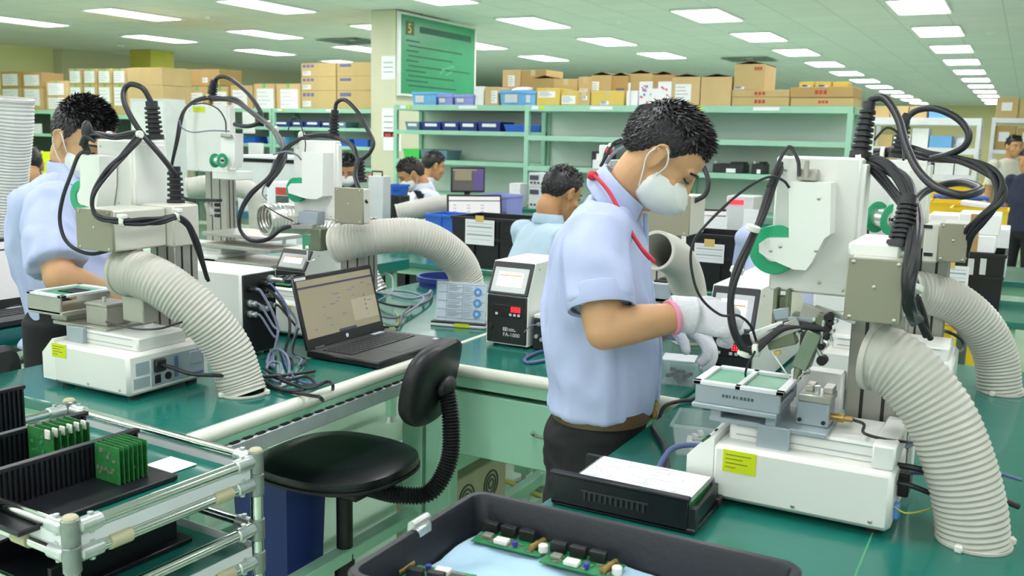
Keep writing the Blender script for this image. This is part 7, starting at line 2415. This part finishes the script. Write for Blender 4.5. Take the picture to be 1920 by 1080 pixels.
# shirt
mb = MB()
trunk(mb, [(waist+V((0, 0, -0.020))-fw*0.004, 0.160, 0.114), (waist+V((0, 0, 0.03)), 0.160, 0.118), (mid_, 0.166, 0.126), (mp(1123, 575), 0.172, 0.120), (chest, 0.176, 0.114), (upch, 0.180, 0.098), (mp(1136, 425), 0.170, 0.084), (shc+V((0, 0, 0.005)), 0.135, 0.070), (nkb+V((-0.008, 0, 0.0)), 0.070, 0.058)], lat, fw)
mb.ell(shR+V((0.008, 0.03, 0.0)), (0.066, 0.062, 0.062))
mb.ell(shL+V((0.0, -0.02, 0)), (0.066, 0.062, 0.062))
slR = shR.lerp(elR, 0.70)
taper(mb, [shR+V((0, 0.02, 0.01)), shR.lerp(elR, 0.25), shR.lerp(elR, 0.5), slR, slR+(elR-shR)*0.02], [0.060, 0.064, 0.065, 0.066, 0.0665], 28)
slL = shL.lerp(elL, 0.75)
taper(mb, [shL, shL.lerp(elL, 0.35), slL], [0.060, 0.064, 0.066], 28)
sm = remesh(mb, 0.0055, 5, 0.5)
wrinkle(sm, 0.009, 9.5, (1.0, 1.0, 0.5), 1.3)
place(sm, 'shirt', 'shirt_blue', t)
d = (elR-shR).normalized()
MB().lathe([(0.0655, -0.028), (0.0685, -0.026), (0.0690, 0.012), (0.0665, 0.016), (0.060, 0.012)], slR, d, 36, False).rings([[slR+d*0.012+V((0, 0, 0))]*3]*0 or [[slR, slR+d*0.0001, slR+V((0.0001, 0, 0))], [slR, slR+d*0.0002, slR+V((0.0002, 0, 0))]]).build('sleeve_hem', 'shirt_blue', t)
# collar: a folded band standing round the back of the neck
ax = (fw*0.62+V((0, 0, 0.78))).normalized()
m = MB()
rs = []
for k in range(29):
    a = math.radians(-150+300*k/28)
    dirc = -fw*math.cos(a)+lat*math.sin(a)
    dirc = (dirc-ax*dirc.dot(ax)).normalized()
    c = nkb-ax*0.012+dirc*0.064
    fl = 0.014+0.010*abs(a)/2.6
    hgt = 0.052-0.012*(abs(a)/2.6)
    top_ = c+ax*hgt+dirc*0.002
    rs.append([c, top_-dirc*0.002, top_+dirc*0.003, c+dirc*fl+ax*(0.004-0.022*(abs(a)/2.6)), c+dirc*(fl-0.004)-ax*0.002-ax*0.02*(abs(a)/2.6)])
m.rings(rs)
m.build('collar', 'shirt_blue', t, angle=60)
# front placket and buttons
m = MB()
pl = [nkb+fw*0.062+V((0, 0, -0.03)), upch+fw*0.100-lat*0.0, chest+fw*0.118, mid_+fw*0.130, waist+fw*0.121]
m.tube([p-lat*0.012 for p in pl], 0.005, 8)
m.build('placket', 'shirt_blue', t)
# lanyard
MB().tube(px3([(1150, 352, 1.93), (1125, 332, 1.89), (1112, 328, 1.85), (1122, 336, 1.815), (1142, 360, 1.795), (1164, 400, 1.775), (1186, 440, 1.77), (1206, 470, 1.775), (1220, 486, 1.78)]), 0.0042, 8).build('lanyard', 'lanyard_red', t)
m = MB().bar(at(1200, 462, 1.772), at(1228, 492, 1.778), 0.012, 0.007, 0.002)
m.build('lanyard_clip', 'lanyard_red', t)
MB().ell(at(1111, 329, 1.842), (0.012, 0.012, 0.011)).build('lanyard_bead', 'lanyard_red', t)
# trousers, belt, shoes
mb = MB()
trunk(mb, [(hipc+V((0, 0, -0.14)), 0.145, 0.100), (hipc+V((-0.004, 0, -0.05)), 0.155, 0.108), (hipc+V((-0.004, 0, 0.02)), 0.155, 0.110), (waist+V((0, 0, -0.035)), 0.148, 0.106), (waist+V((0, 0, 0.004)), 0.144, 0.104)], lat, fw)
for s_, ft in ((-1, footR), (1, footL)):
    hp_ = hipc+lat*0.082*s_+V((0, 0, -0.06))
    kn = V((hp_.x*0.5+ft.x*0.5+0.01, hp_.y*0.5+ft.y*0.5, 0.48))
    taper(mb, [hp_, hp_.lerp(kn, 0.4), kn, kn.lerp(V((ft.x, ft.y, 0.05)), 0.6), V((ft.x, ft.y, 0.05))], [0.098, 0.096, 0.075, 0.066, 0.062], 24)
pm_ = remesh(mb, 0.0065, 5)
wrinkle(pm_, 0.004, 10, (0.6, 0.6, 1.6), 4.0)
place(pm_, 'trousers', 'denim_black', t)
m = MB()
rs = []
for z, k in ((-0.034, 1.0), (-0.034, 1.025), (-0.006, 1.025), (-0.006, 1.0)):
    ring = []
    for i in range(40):
        a = 2*PI*i/40
        cc, ss = math.cos(a), math.sin(a)
        r = 1/((abs(cc)**2.3+abs(ss)**2.3)**(1/2.3))
        ring.append(waist+V((0, 0, z))+lat*0.151*k*r*cc+fw*0.110*k*r*ss)
    rs.append(ring)
m.rings(rs, False, True)
bl = m.build('belt', 'belt_brown', t)
bc = waist+fw*0.118-lat*0.02+V((0, 0, -0.013))
MB().obox(bc, (0.012, 0.05, 0.036), Matrix((fw, lat, V((0, 0, 1)))).transposed(), 0.003).build('buckle', 'brass', bl)
MB().tube([hipc+V((0.01, 0, 0.01))-lat*0.166, hipc+V((0.014, 0, -0.03))-lat*0.168], 0.002, 6).build('pocket_stitch', 'stitch_red', t)
for ft in (footR, footL):
    shoes(t, ft, fw)
# gloves
for nm, wr, dv, upv, rt in (('glove', wrR, dR, V((0.1, -0.75, 0.65)), True), ('glove', wrL, dL, V((0.2, 0.3, 0.9)), False)):
    mb = MB()
    add_hand(mb, wr, dv, upv, rt, 1.25 if rt else 0.75, 0.95, 1.0)
    taper(mb, [wr-dv*0.030, wr-dv*0.01, wr+dv*0.02], [0.0335, 0.0335, 0.036], 20)
    gm = remesh(mb, 0.0026, 4)
    nn_ = [v.normal.copy() for v in gm.vertices]
    for v, q in zip(gm.vertices, nn_):
        v.co += q*0.0034
    g = place(gm, nm, 'glove_white', t)
    back = ((elR if rt else elL)-wr).normalized()
    MB().ring(wr+back*0.030, back, 0.029, 0.0365, 0.010, 30, 0.002).build('glove_cuff', 'cuff_pink', g)
# the small grey tool held in the left hand
tag(MB().cyl(at(1240, 573, 1.97), at(1268, 566, 1.99), 0.008, 0.009, 14, 0.002).build('hand_tool', 'rack_dark'), 'small dark grey tool by the standing man\'s left hand', 'tool')

# ------------------------------------------------------------------ the man behind the left robot
t = thing('person', 'man with black hair and light blue short-sleeved shirt working behind the left robot', 'person', (-2.47, 1.85, 0))
fw = V((0.99, 0.10, 0)).normalized()
lat = V((0, 0, 1)).cross(fw).normalized()
Y0 = 1.86
def lp(px, py, y=Y0):
    return at(px, py, y)
ear = lp(158, 262, 1.86)
H = head_matrix(ear, V((0.96, -0.10, 0)), 0.50)
hipc, waist, mid_, chest, upch, shc, nkb = lp(156, 720), lp(150, 610), lp(138, 540), lp(122, 450), lp(122, 390), lp(128, 345), lp(143, 322)
shR = lp(84, 385, 1.70)
elR = lp(112, 520, 1.63)
wrR = lp(232, 566, 1.76)
shL = shc+lat*0.165+V((0, 0, -0.02))
elL = shL+V((0.03, 0.05, -0.27))
wrL = elL+V((0.22, -0.06, 0.0))
mb = MB()
add_head(mb, H)
blob_limb(mb, [H @ V((-0.030, 0, -0.030)), H @ V((-0.050, 0, -0.085)), nkb, shc+V((0, 0, -0.06))], [0.056, 0.054, 0.052, 0.055])
trunk(mb, [(V((hipc.x, hipc.y, 0.88)), 0.14, 0.10), (waist, 0.135, 0.095), (mid_, 0.14, 0.10), (chest, 0.155, 0.10), (upch, 0.16, 0.09), (shc-V((0, 0, 0.02)), 0.10, 0.050), (nkb, 0.052, 0.048)], lat, fw)
blob_limb(mb, [shR, shR.lerp(elR, 0.5), elR], [0.048, 0.048, 0.042])
blob_limb(mb, [elR, elR.lerp(wrR, 0.35), wrR], [0.044, 0.044, 0.028])
blob_limb(mb, [shL, shL.lerp(elL, 0.5), elL], [0.050, 0.048, 0.042])
blob_limb(mb, [elL, elL.lerp(wrL, 0.35), wrL], [0.042, 0.042, 0.027])
add_hand(mb, wrR, (wrR-elR).normalized(), V((0, -0.3, 0.9)), True, 0.7, 0.95)
add_hand(mb, wrL, (wrL-elL).normalized(), V((0, 0.3, 0.9)), False, 0.7, 0.95)
fR, fL = V((hipc.x, hipc.y-0.1, 0)), V((hipc.x, hipc.y+0.1, 0))
hz = V((hipc.x, hipc.y, 0.90))
for s_, ft in ((-1, fR), (1, fL)):
    blob_limb(mb, [hz+lat*0.085*s_, V((ft.x, ft.y, 0.48)), V((ft.x, ft.y, 0.08))], [0.075, 0.055, 0.038])
place(remesh(mb, 0.0055, 6), 'body', 'skin', t)
add_hair(H, 'hair', 'hair', t, 0.98, 0.020, 0.013, 3600, 8, 0.0042, (0.9, 0, 0.2))
add_face(H, t, 1.0, True)
add_mask(H, t)
mb = MB()
trunk(mb, [(lp(130, 640), 0.150, 0.115), (waist, 0.155, 0.118), (mid_, 0.160, 0.122), (chest, 0.176, 0.118), (upch, 0.180, 0.105), (lp(124, 362), 0.170, 0.09), (shc+V((0, 0, 0.0)), 0.135, 0.072), (nkb+V((-0.006, 0, 0.0)), 0.072, 0.060)], lat, fw)
mb.ell(shR+V((0.005, 0.03, 0.0)), (0.068, 0.064, 0.064))
mb.ell(shL+V((0.0, -0.02, 0)), (0.066, 0.062, 0.062))
slR = shR.lerp(elR, 0.84)
taper(mb, [shR+V((0, 0.02, 0.01)), shR.lerp(elR, 0.3), shR.lerp(elR, 0.6), slR], [0.062, 0.068, 0.073, 0.077], 28)
taper(mb, [shL, shL.lerp(elL, 0.35), shL.lerp(elL, 0.75)], [0.060, 0.064, 0.066], 28)
sm = remesh(mb, 0.0065, 5, 0.5)
wrinkle(sm, 0.009, 9.5, (1.0, 1.0, 0.5), 7.3)
place(sm, 'shirt', 'shirt_blue', t)
ax = ((H @ V((-0.045, 0, -0.06)))-nkb).normalized()
m = MB()
rs = []
for k in range(29):
    a = math.radians(-150+300*k/28)
    dirc = -fw*math.cos(a)+lat*math.sin(a)
    c = nkb-ax*0.020+dirc*0.068
    fl = 0.014+0.010*abs(a)/2.6
    top_ = c+ax*(0.058-0.012*(abs(a)/2.6))+dirc*0.002
    rs.append([c, top_-dirc*0.002, top_+dirc*0.003, c+dirc*fl+ax*(0.004-0.022*(abs(a)/2.6)), c+dirc*(fl-0.004)-ax*0.002-ax*0.02*(abs(a)/2.6)])
m.rings(rs)
m.build('collar', 'shirt_blue', t, angle=60)
mb = MB()
trunk(mb, [(V((hipc.x, hipc.y, 0.80)), 0.15, 0.10), (hz, 0.16, 0.115), (V((waist.x, waist.y, 0.99)), 0.148, 0.108)], lat, fw)
for s_, ft in ((-1, fR), (1, fL)):
    taper(mb, [hz+lat*0.082*s_, V((ft.x, ft.y, 0.48)), V((ft.x, ft.y, 0.05))], [0.098, 0.075, 0.062], 24)
place(remesh(mb, 0.008, 5), 'trousers', 'denim_black', t)
for ft in (fR, fL):
    shoes(t, ft, fw)

# ------------------------------------------------------------------ people further back
def seated(label, ear, fa, pitch, shirt, hairm='hair', mask=False, vest=None, s=1.0, face=True, seed=1, reach=0.32, seat=None, sleeve=True, chair=True, badge=None, lean=0.10, yawo=0.0, hair_n=500, neck=0.125):
    fw = V((math.cos(math.radians(fa)), math.sin(math.radians(fa)), 0))
    lat = V((0, 0, 1)).cross(fw)
    E = V(ear)
    fh = V((math.cos(math.radians(fa+yawo)), math.sin(math.radians(fa+yawo)), 0))
    H = head_matrix(E, fh, pitch)
    up = V((0, 0, 1))
    nkb = E-fw*(0.06+0.03*pitch)-up*neck
    shc = nkb-fw*lean*0.25-up*0.045
    chest = shc-fw*lean*0.6-up*0.19
    waist = shc-fw*lean*1.2-up*0.36
    hip = shc-fw*lean*1.6-up*0.50
    t = thing('person', label, 'person', (hip.x, hip.y, 0), None)
    shR, shL = shc-lat*0.175-up*0.02, shc+lat*0.175-up*0.02
    elR, elL = shR-up*0.24+fw*0.10-lat*0.04, shL-up*0.24+fw*0.10+lat*0.04
    wrR, wrL = elR+fw*reach*0.75+lat*0.07-up*0.02, elL+fw*reach*0.75-lat*0.07-up*0.02
    mb = MB()
    add_head(mb, H)
    blob_limb(mb, [H @ V((-0.030, 0, -0.030)), H @ V((-0.046, 0, -0.085)), nkb, shc-up*0.05], [0.054, 0.054, 0.054, 0.058], 14, 4)
    trunk(mb, [(hip, 0.14, 0.10), (waist, 0.135, 0.095), (chest, 0.155, 0.10), (shc-V((0, 0, 0.02)), 0.10, 0.050), (nkb, 0.052, 0.048)], lat, fw, 24, 4)
    for sh, el, wr, rt in ((shR, elR, wrR, True), (shL, elL, wrL, False)):
        blob_limb(mb, [sh, sh.lerp(el, 0.5), el], [0.048, 0.047, 0.042], 14, 4)
        blob_limb(mb, [el, el.lerp(wr, 0.35), wr], [0.042, 0.040, 0.027], 14, 4)
        add_hand(mb, wr, (wr-el).normalized(), up, rt, 0.6, 0.95)
    knees = []
    for s_ in (-1, 1):
        h = hip+lat*0.09*s_
        k = h+fw*0.40+lat*0.03*s_
        k.z = max(0.42, h.z-0.03)
        f = V((k.x-fw.x*0.04, k.y-fw.y*0.04, 0.07))
        blob_limb(mb, [h, k, f], [0.07, 0.052, 0.037], 14, 4)
        knees.append((h, k, f))
    place(remesh(mb, 0.008, 5), 'body', 'skin_b', t)
    add_hair(H, 'hair', hairm, t, 1.0, 0.022, 0.008, hair_n, seed, 0.006, (0.7, 0, 0.2))
    if face:
        add_face(H, t, 1.0, pitch > 0.3)
    if mask:
        add_mask(H, t)
    mb = MB()
    trunk(mb, [(hip-up*0.03, 0.155, 0.118), (waist, 0.158, 0.118), (chest, 0.180, 0.115), (shc-up*0.01, 0.150, 0.078), (nkb, 0.070, 0.060)], lat, fw, 28, 5)
    for sh, el, wr in ((shR, elR, wrR), (shL, elL, wrL)):
        mb.ell(sh, (0.064, 0.062, 0.060))
        if sleeve == 'long':
            taper(mb, [sh, sh.lerp(el, 0.5), el], [0.060, 0.060, 0.056], 18, 4)
            mb.ell(el, (0.056,)*3)
            taper(mb, [el, el.lerp(wr, 0.5), el.lerp(wr, 0.92)], [0.056, 0.050, 0.042], 18, 4)
        else:
            taper(mb, [sh, sh.lerp(el, 0.4), sh.lerp(el, 0.78)], [0.060, 0.063, 0.065], 18, 4)
    sm = remesh(mb, 0.009, 5)
    wrinkle(sm, 0.004, 9, (1, 1, 0.6), seed*1.7)
    place(sm, 'shirt', shirt, t)
    ax = ((H @ V((-0.045, 0, -0.06)))-nkb).normalized()
    MB().lathe([(0.060, -0.01), (0.074, -0.012), (0.078, 0.0), (0.068, 0.034), (0.062, 0.034), (0.060, -0.01)], nkb, ax, 28, False).build('collar', shirt, t)
    if vest:
        mb = MB()
        trunk(mb, [(hip-up*0.02, 0.162, 0.125), (waist, 0.166, 0.125), (chest, 0.188, 0.122), (shc-up*0.015, 0.150, 0.084), (nkb-up*0.012, 0.086, 0.072)], lat, fw, 28, 5)
        place(remesh(mb, 0.009, 4), 'vest', vest, t)
    if badge:
        MB().tube([nkb-fw*0.070+up*0.012, nkb-fw*0.02-lat*0.085+up*0.006, chest+fw*0.125-lat*0.04, chest+fw*0.130-up*0.08], 0.005, 8).build('lanyard', badge, t)
    mb = MB()
    trunk(mb, [(hip-up*0.09, 0.14, 0.10), (hip, 0.158, 0.118), (hip+up*0.07, 0.150, 0.11)], lat, fw, 24, 4)
    for h, k, f in knees:
        taper(mb, [h, h.lerp(k, 0.5), k], [0.092, 0.084, 0.070], 18, 4)
        mb.ell(k, (0.070,)*3)
        taper(mb, [k, k.lerp(f, 0.6), f], [0.070, 0.060, 0.055], 18, 4)
    place(remesh(mb, 0.011, 4), 'trousers', 'trouser_dark', t)
    for h, k, f in knees:
        shoes(t, V((f.x, f.y, 0)), fw)
    if chair:
        c = thing('office_chair', 'black chair under the %s' % chair, 'chair', (hip.x, hip.y, 0), 'chairs of the seated workers')
        simple_chair(c, hip.x-fw.x*0.02, hip.y-fw.y*0.02, fa, hip.z-0.11, hip.z+0.13, 0.40, 0.26)
    return t

def stand(label, ear, fa, pitch, shirt, trousers, hairm='hair', seed=1, long_hair=False, mask=False, mat='skin_b'):
    fw = V((math.cos(math.radians(fa)), math.sin(math.radians(fa)), 0))
    lat = V((0, 0, 1)).cross(fw)
    up = V((0, 0, 1))
    E = V(ear)
    H = head_matrix(E, fw, pitch)
    nkb = E-fw*0.05-up*0.125
    shc = nkb-up*0.05
    chest = shc-up*0.20
    waist = shc-up*0.38
    hip = shc-up*0.54
    t = thing('person', label, 'person', (hip.x, hip.y, 0))
    shR, shL = shc-lat*0.175-up*0.02, shc+lat*0.175-up*0.02
    elR, elL = shR-up*0.28-lat*0.04, shL-up*0.28+lat*0.04
    wrR, wrL = elR-up*0.24+fw*0.05, elL-up*0.24+fw*0.05
    mb = MB()
    add_head(mb, H)
    blob_limb(mb, [H @ V((-0.030, 0, -0.030)), H @ V((-0.044, 0, -0.085)), nkb, shc-up*0.05], [0.054, 0.054, 0.054, 0.058], 14, 4)
    trunk(mb, [(hip, 0.14, 0.10), (waist, 0.13, 0.09), (chest, 0.155, 0.10), (shc-V((0, 0, 0.02)), 0.10, 0.050), (nkb, 0.052, 0.048)], lat, fw, 24, 4)
    for sh, el, wr, rt in ((shR, elR, wrR, True), (shL, elL, wrL, False)):
        blob_limb(mb, [sh, sh.lerp(el, 0.5), el], [0.046, 0.044, 0.040], 14, 4)
        blob_limb(mb, [el, el.lerp(wr, 0.35), wr], [0.040, 0.038, 0.026], 14, 4)
        add_hand(mb, wr, (wr-el).normalized(), fw, rt, 0.4, 0.95)
    legs = []
    for s_ in (-1, 1):
        h = hip+lat*0.085*s_
        f = V((h.x+lat.x*0.02*s_, h.y+lat.y*0.02*s_, 0.07))
        k = h.lerp(f, 0.5)+fw*0.01
        blob_limb(mb, [h, k, f], [0.072, 0.052, 0.037], 14, 4)
        legs.append((h, k, f))
    place(remesh(mb, 0.009, 5), 'body', mat, t)
    add_hair(H, 'hair', hairm, t, 1.0, 0.024 if not long_hair else 0.02, 0.010, 400, seed, 0.006, (0.6, 0, 0.3))
    if long_hair:
        mb = MB()
        taper(mb, [H @ V((-0.05, 0, 0.05)), H @ V((-0.075, 0, -0.06)), H @ V((-0.085, 0, -0.18)), H @ V((-0.07, 0, -0.30))], [0.075, 0.085, 0.08, 0.03], 20, 5)
        mb.build('long_hair', hairm, t)
    add_face(H, t)
    if mask:
        add_mask(H, t)
    mb = MB()
    trunk(mb, [(hip-up*0.02, 0.160, 0.118), (waist, 0.156, 0.112), (chest, 0.180, 0.115), (shc-up*0.01, 0.150, 0.078), (nkb, 0.070, 0.060)], lat, fw, 28, 5)
    for sh, el in ((shR, elR), (shL, elL)):
        mb.ell(sh, (0.064, 0.062, 0.060))
        taper(mb, [sh, sh.lerp(el, 0.4), sh.lerp(el, 0.85)], [0.060, 0.061, 0.062], 18, 4)
    sm = remesh(mb, 0.010, 5)
    wrinkle(sm, 0.004, 9, (1, 1, 0.6), seed*1.7)
    place(sm, 'shirt', shirt, t)
    mb = MB()
    trunk(mb, [(hip-up*0.09, 0.14, 0.10), (hip, 0.156, 0.114), (hip+up*0.08, 0.148, 0.106)], lat, fw, 24, 4)
    for h, k, f in legs:
        taper(mb, [h, k, f-up*0.02], [0.096, 0.074, 0.060], 18, 4)
    place(remesh(mb, 0.012, 4), 'trousers', trousers, t)
    for h, k, f in legs:
        shoes(t, V((f.x, f.y, 0)), fw)
    return t

e = at(1052, 364, 4.0)
seated('seated worker in an aqua shirt, seen from behind left of the standing man', e, 62, 0.40, 'shirt_aqua', seed=12, chair='seated worker in the aqua shirt', lean=0.08, sleeve='long', hair_n=900)
e = at(772, 328, 5.9)
seated('seated man in a navy vest and white mask looking down below the pillar', e, 224, 0.50, 'shirt_pale', 'hair_brown', True, 'vest_navy', seed=15, chair='man in the navy vest', lean=0.20, sleeve='long', neck=0.10, yawo=6, hair_n=700)
e = at(812, 312, 6.95)
seated('seated man in a pale shirt turned away behind the man in the navy vest', e, 52, 0.25, 'shirt_pale', seed=18, chair='turned away man in the pale shirt', lean=0.15, sleeve='long', hair_n=600)
e = at(652, 320, 5.8)
seated('worker in dark clothes with black hair half hidden by the needle-head robot', e, -60, 0.4, 'vest_navy', seed=22, chair='worker in dark clothes', lean=0.12, sleeve='long', face=True, mask=True, hair_n=500)
e = at(55, 312, 3.9)
seated('dark haired worker at the left edge behind the clear hose, mostly hidden', e, 150, 0.45, 'vest_navy', seed=25, chair='dark haired worker at the left edge', lean=0.1, mask=True, hair_n=500)
e = at(1500, 366, 4.05)
seated('seated worker in a light blue shirt hidden behind the nearest robot, one sleeve showing', e, 88, 0.3, 'shirt_blue', seed=28, chair='worker hidden behind the nearest robot', lean=0.06, reach=0.2, hair_n=300)
e = at(1901, 276, 12.0)
stand('standing man in a beige shirt smiling at the far right', e, -60, 0.05, 'shirt_beige', 'trouser_dark', seed=31)
e = at(1926, 303, 11.2)
stand('standing person with long dark hair in navy clothes at the right frame edge', e, -120, 0.1, 'vest_navy', 'denim_black', seed=34, long_hair=True)
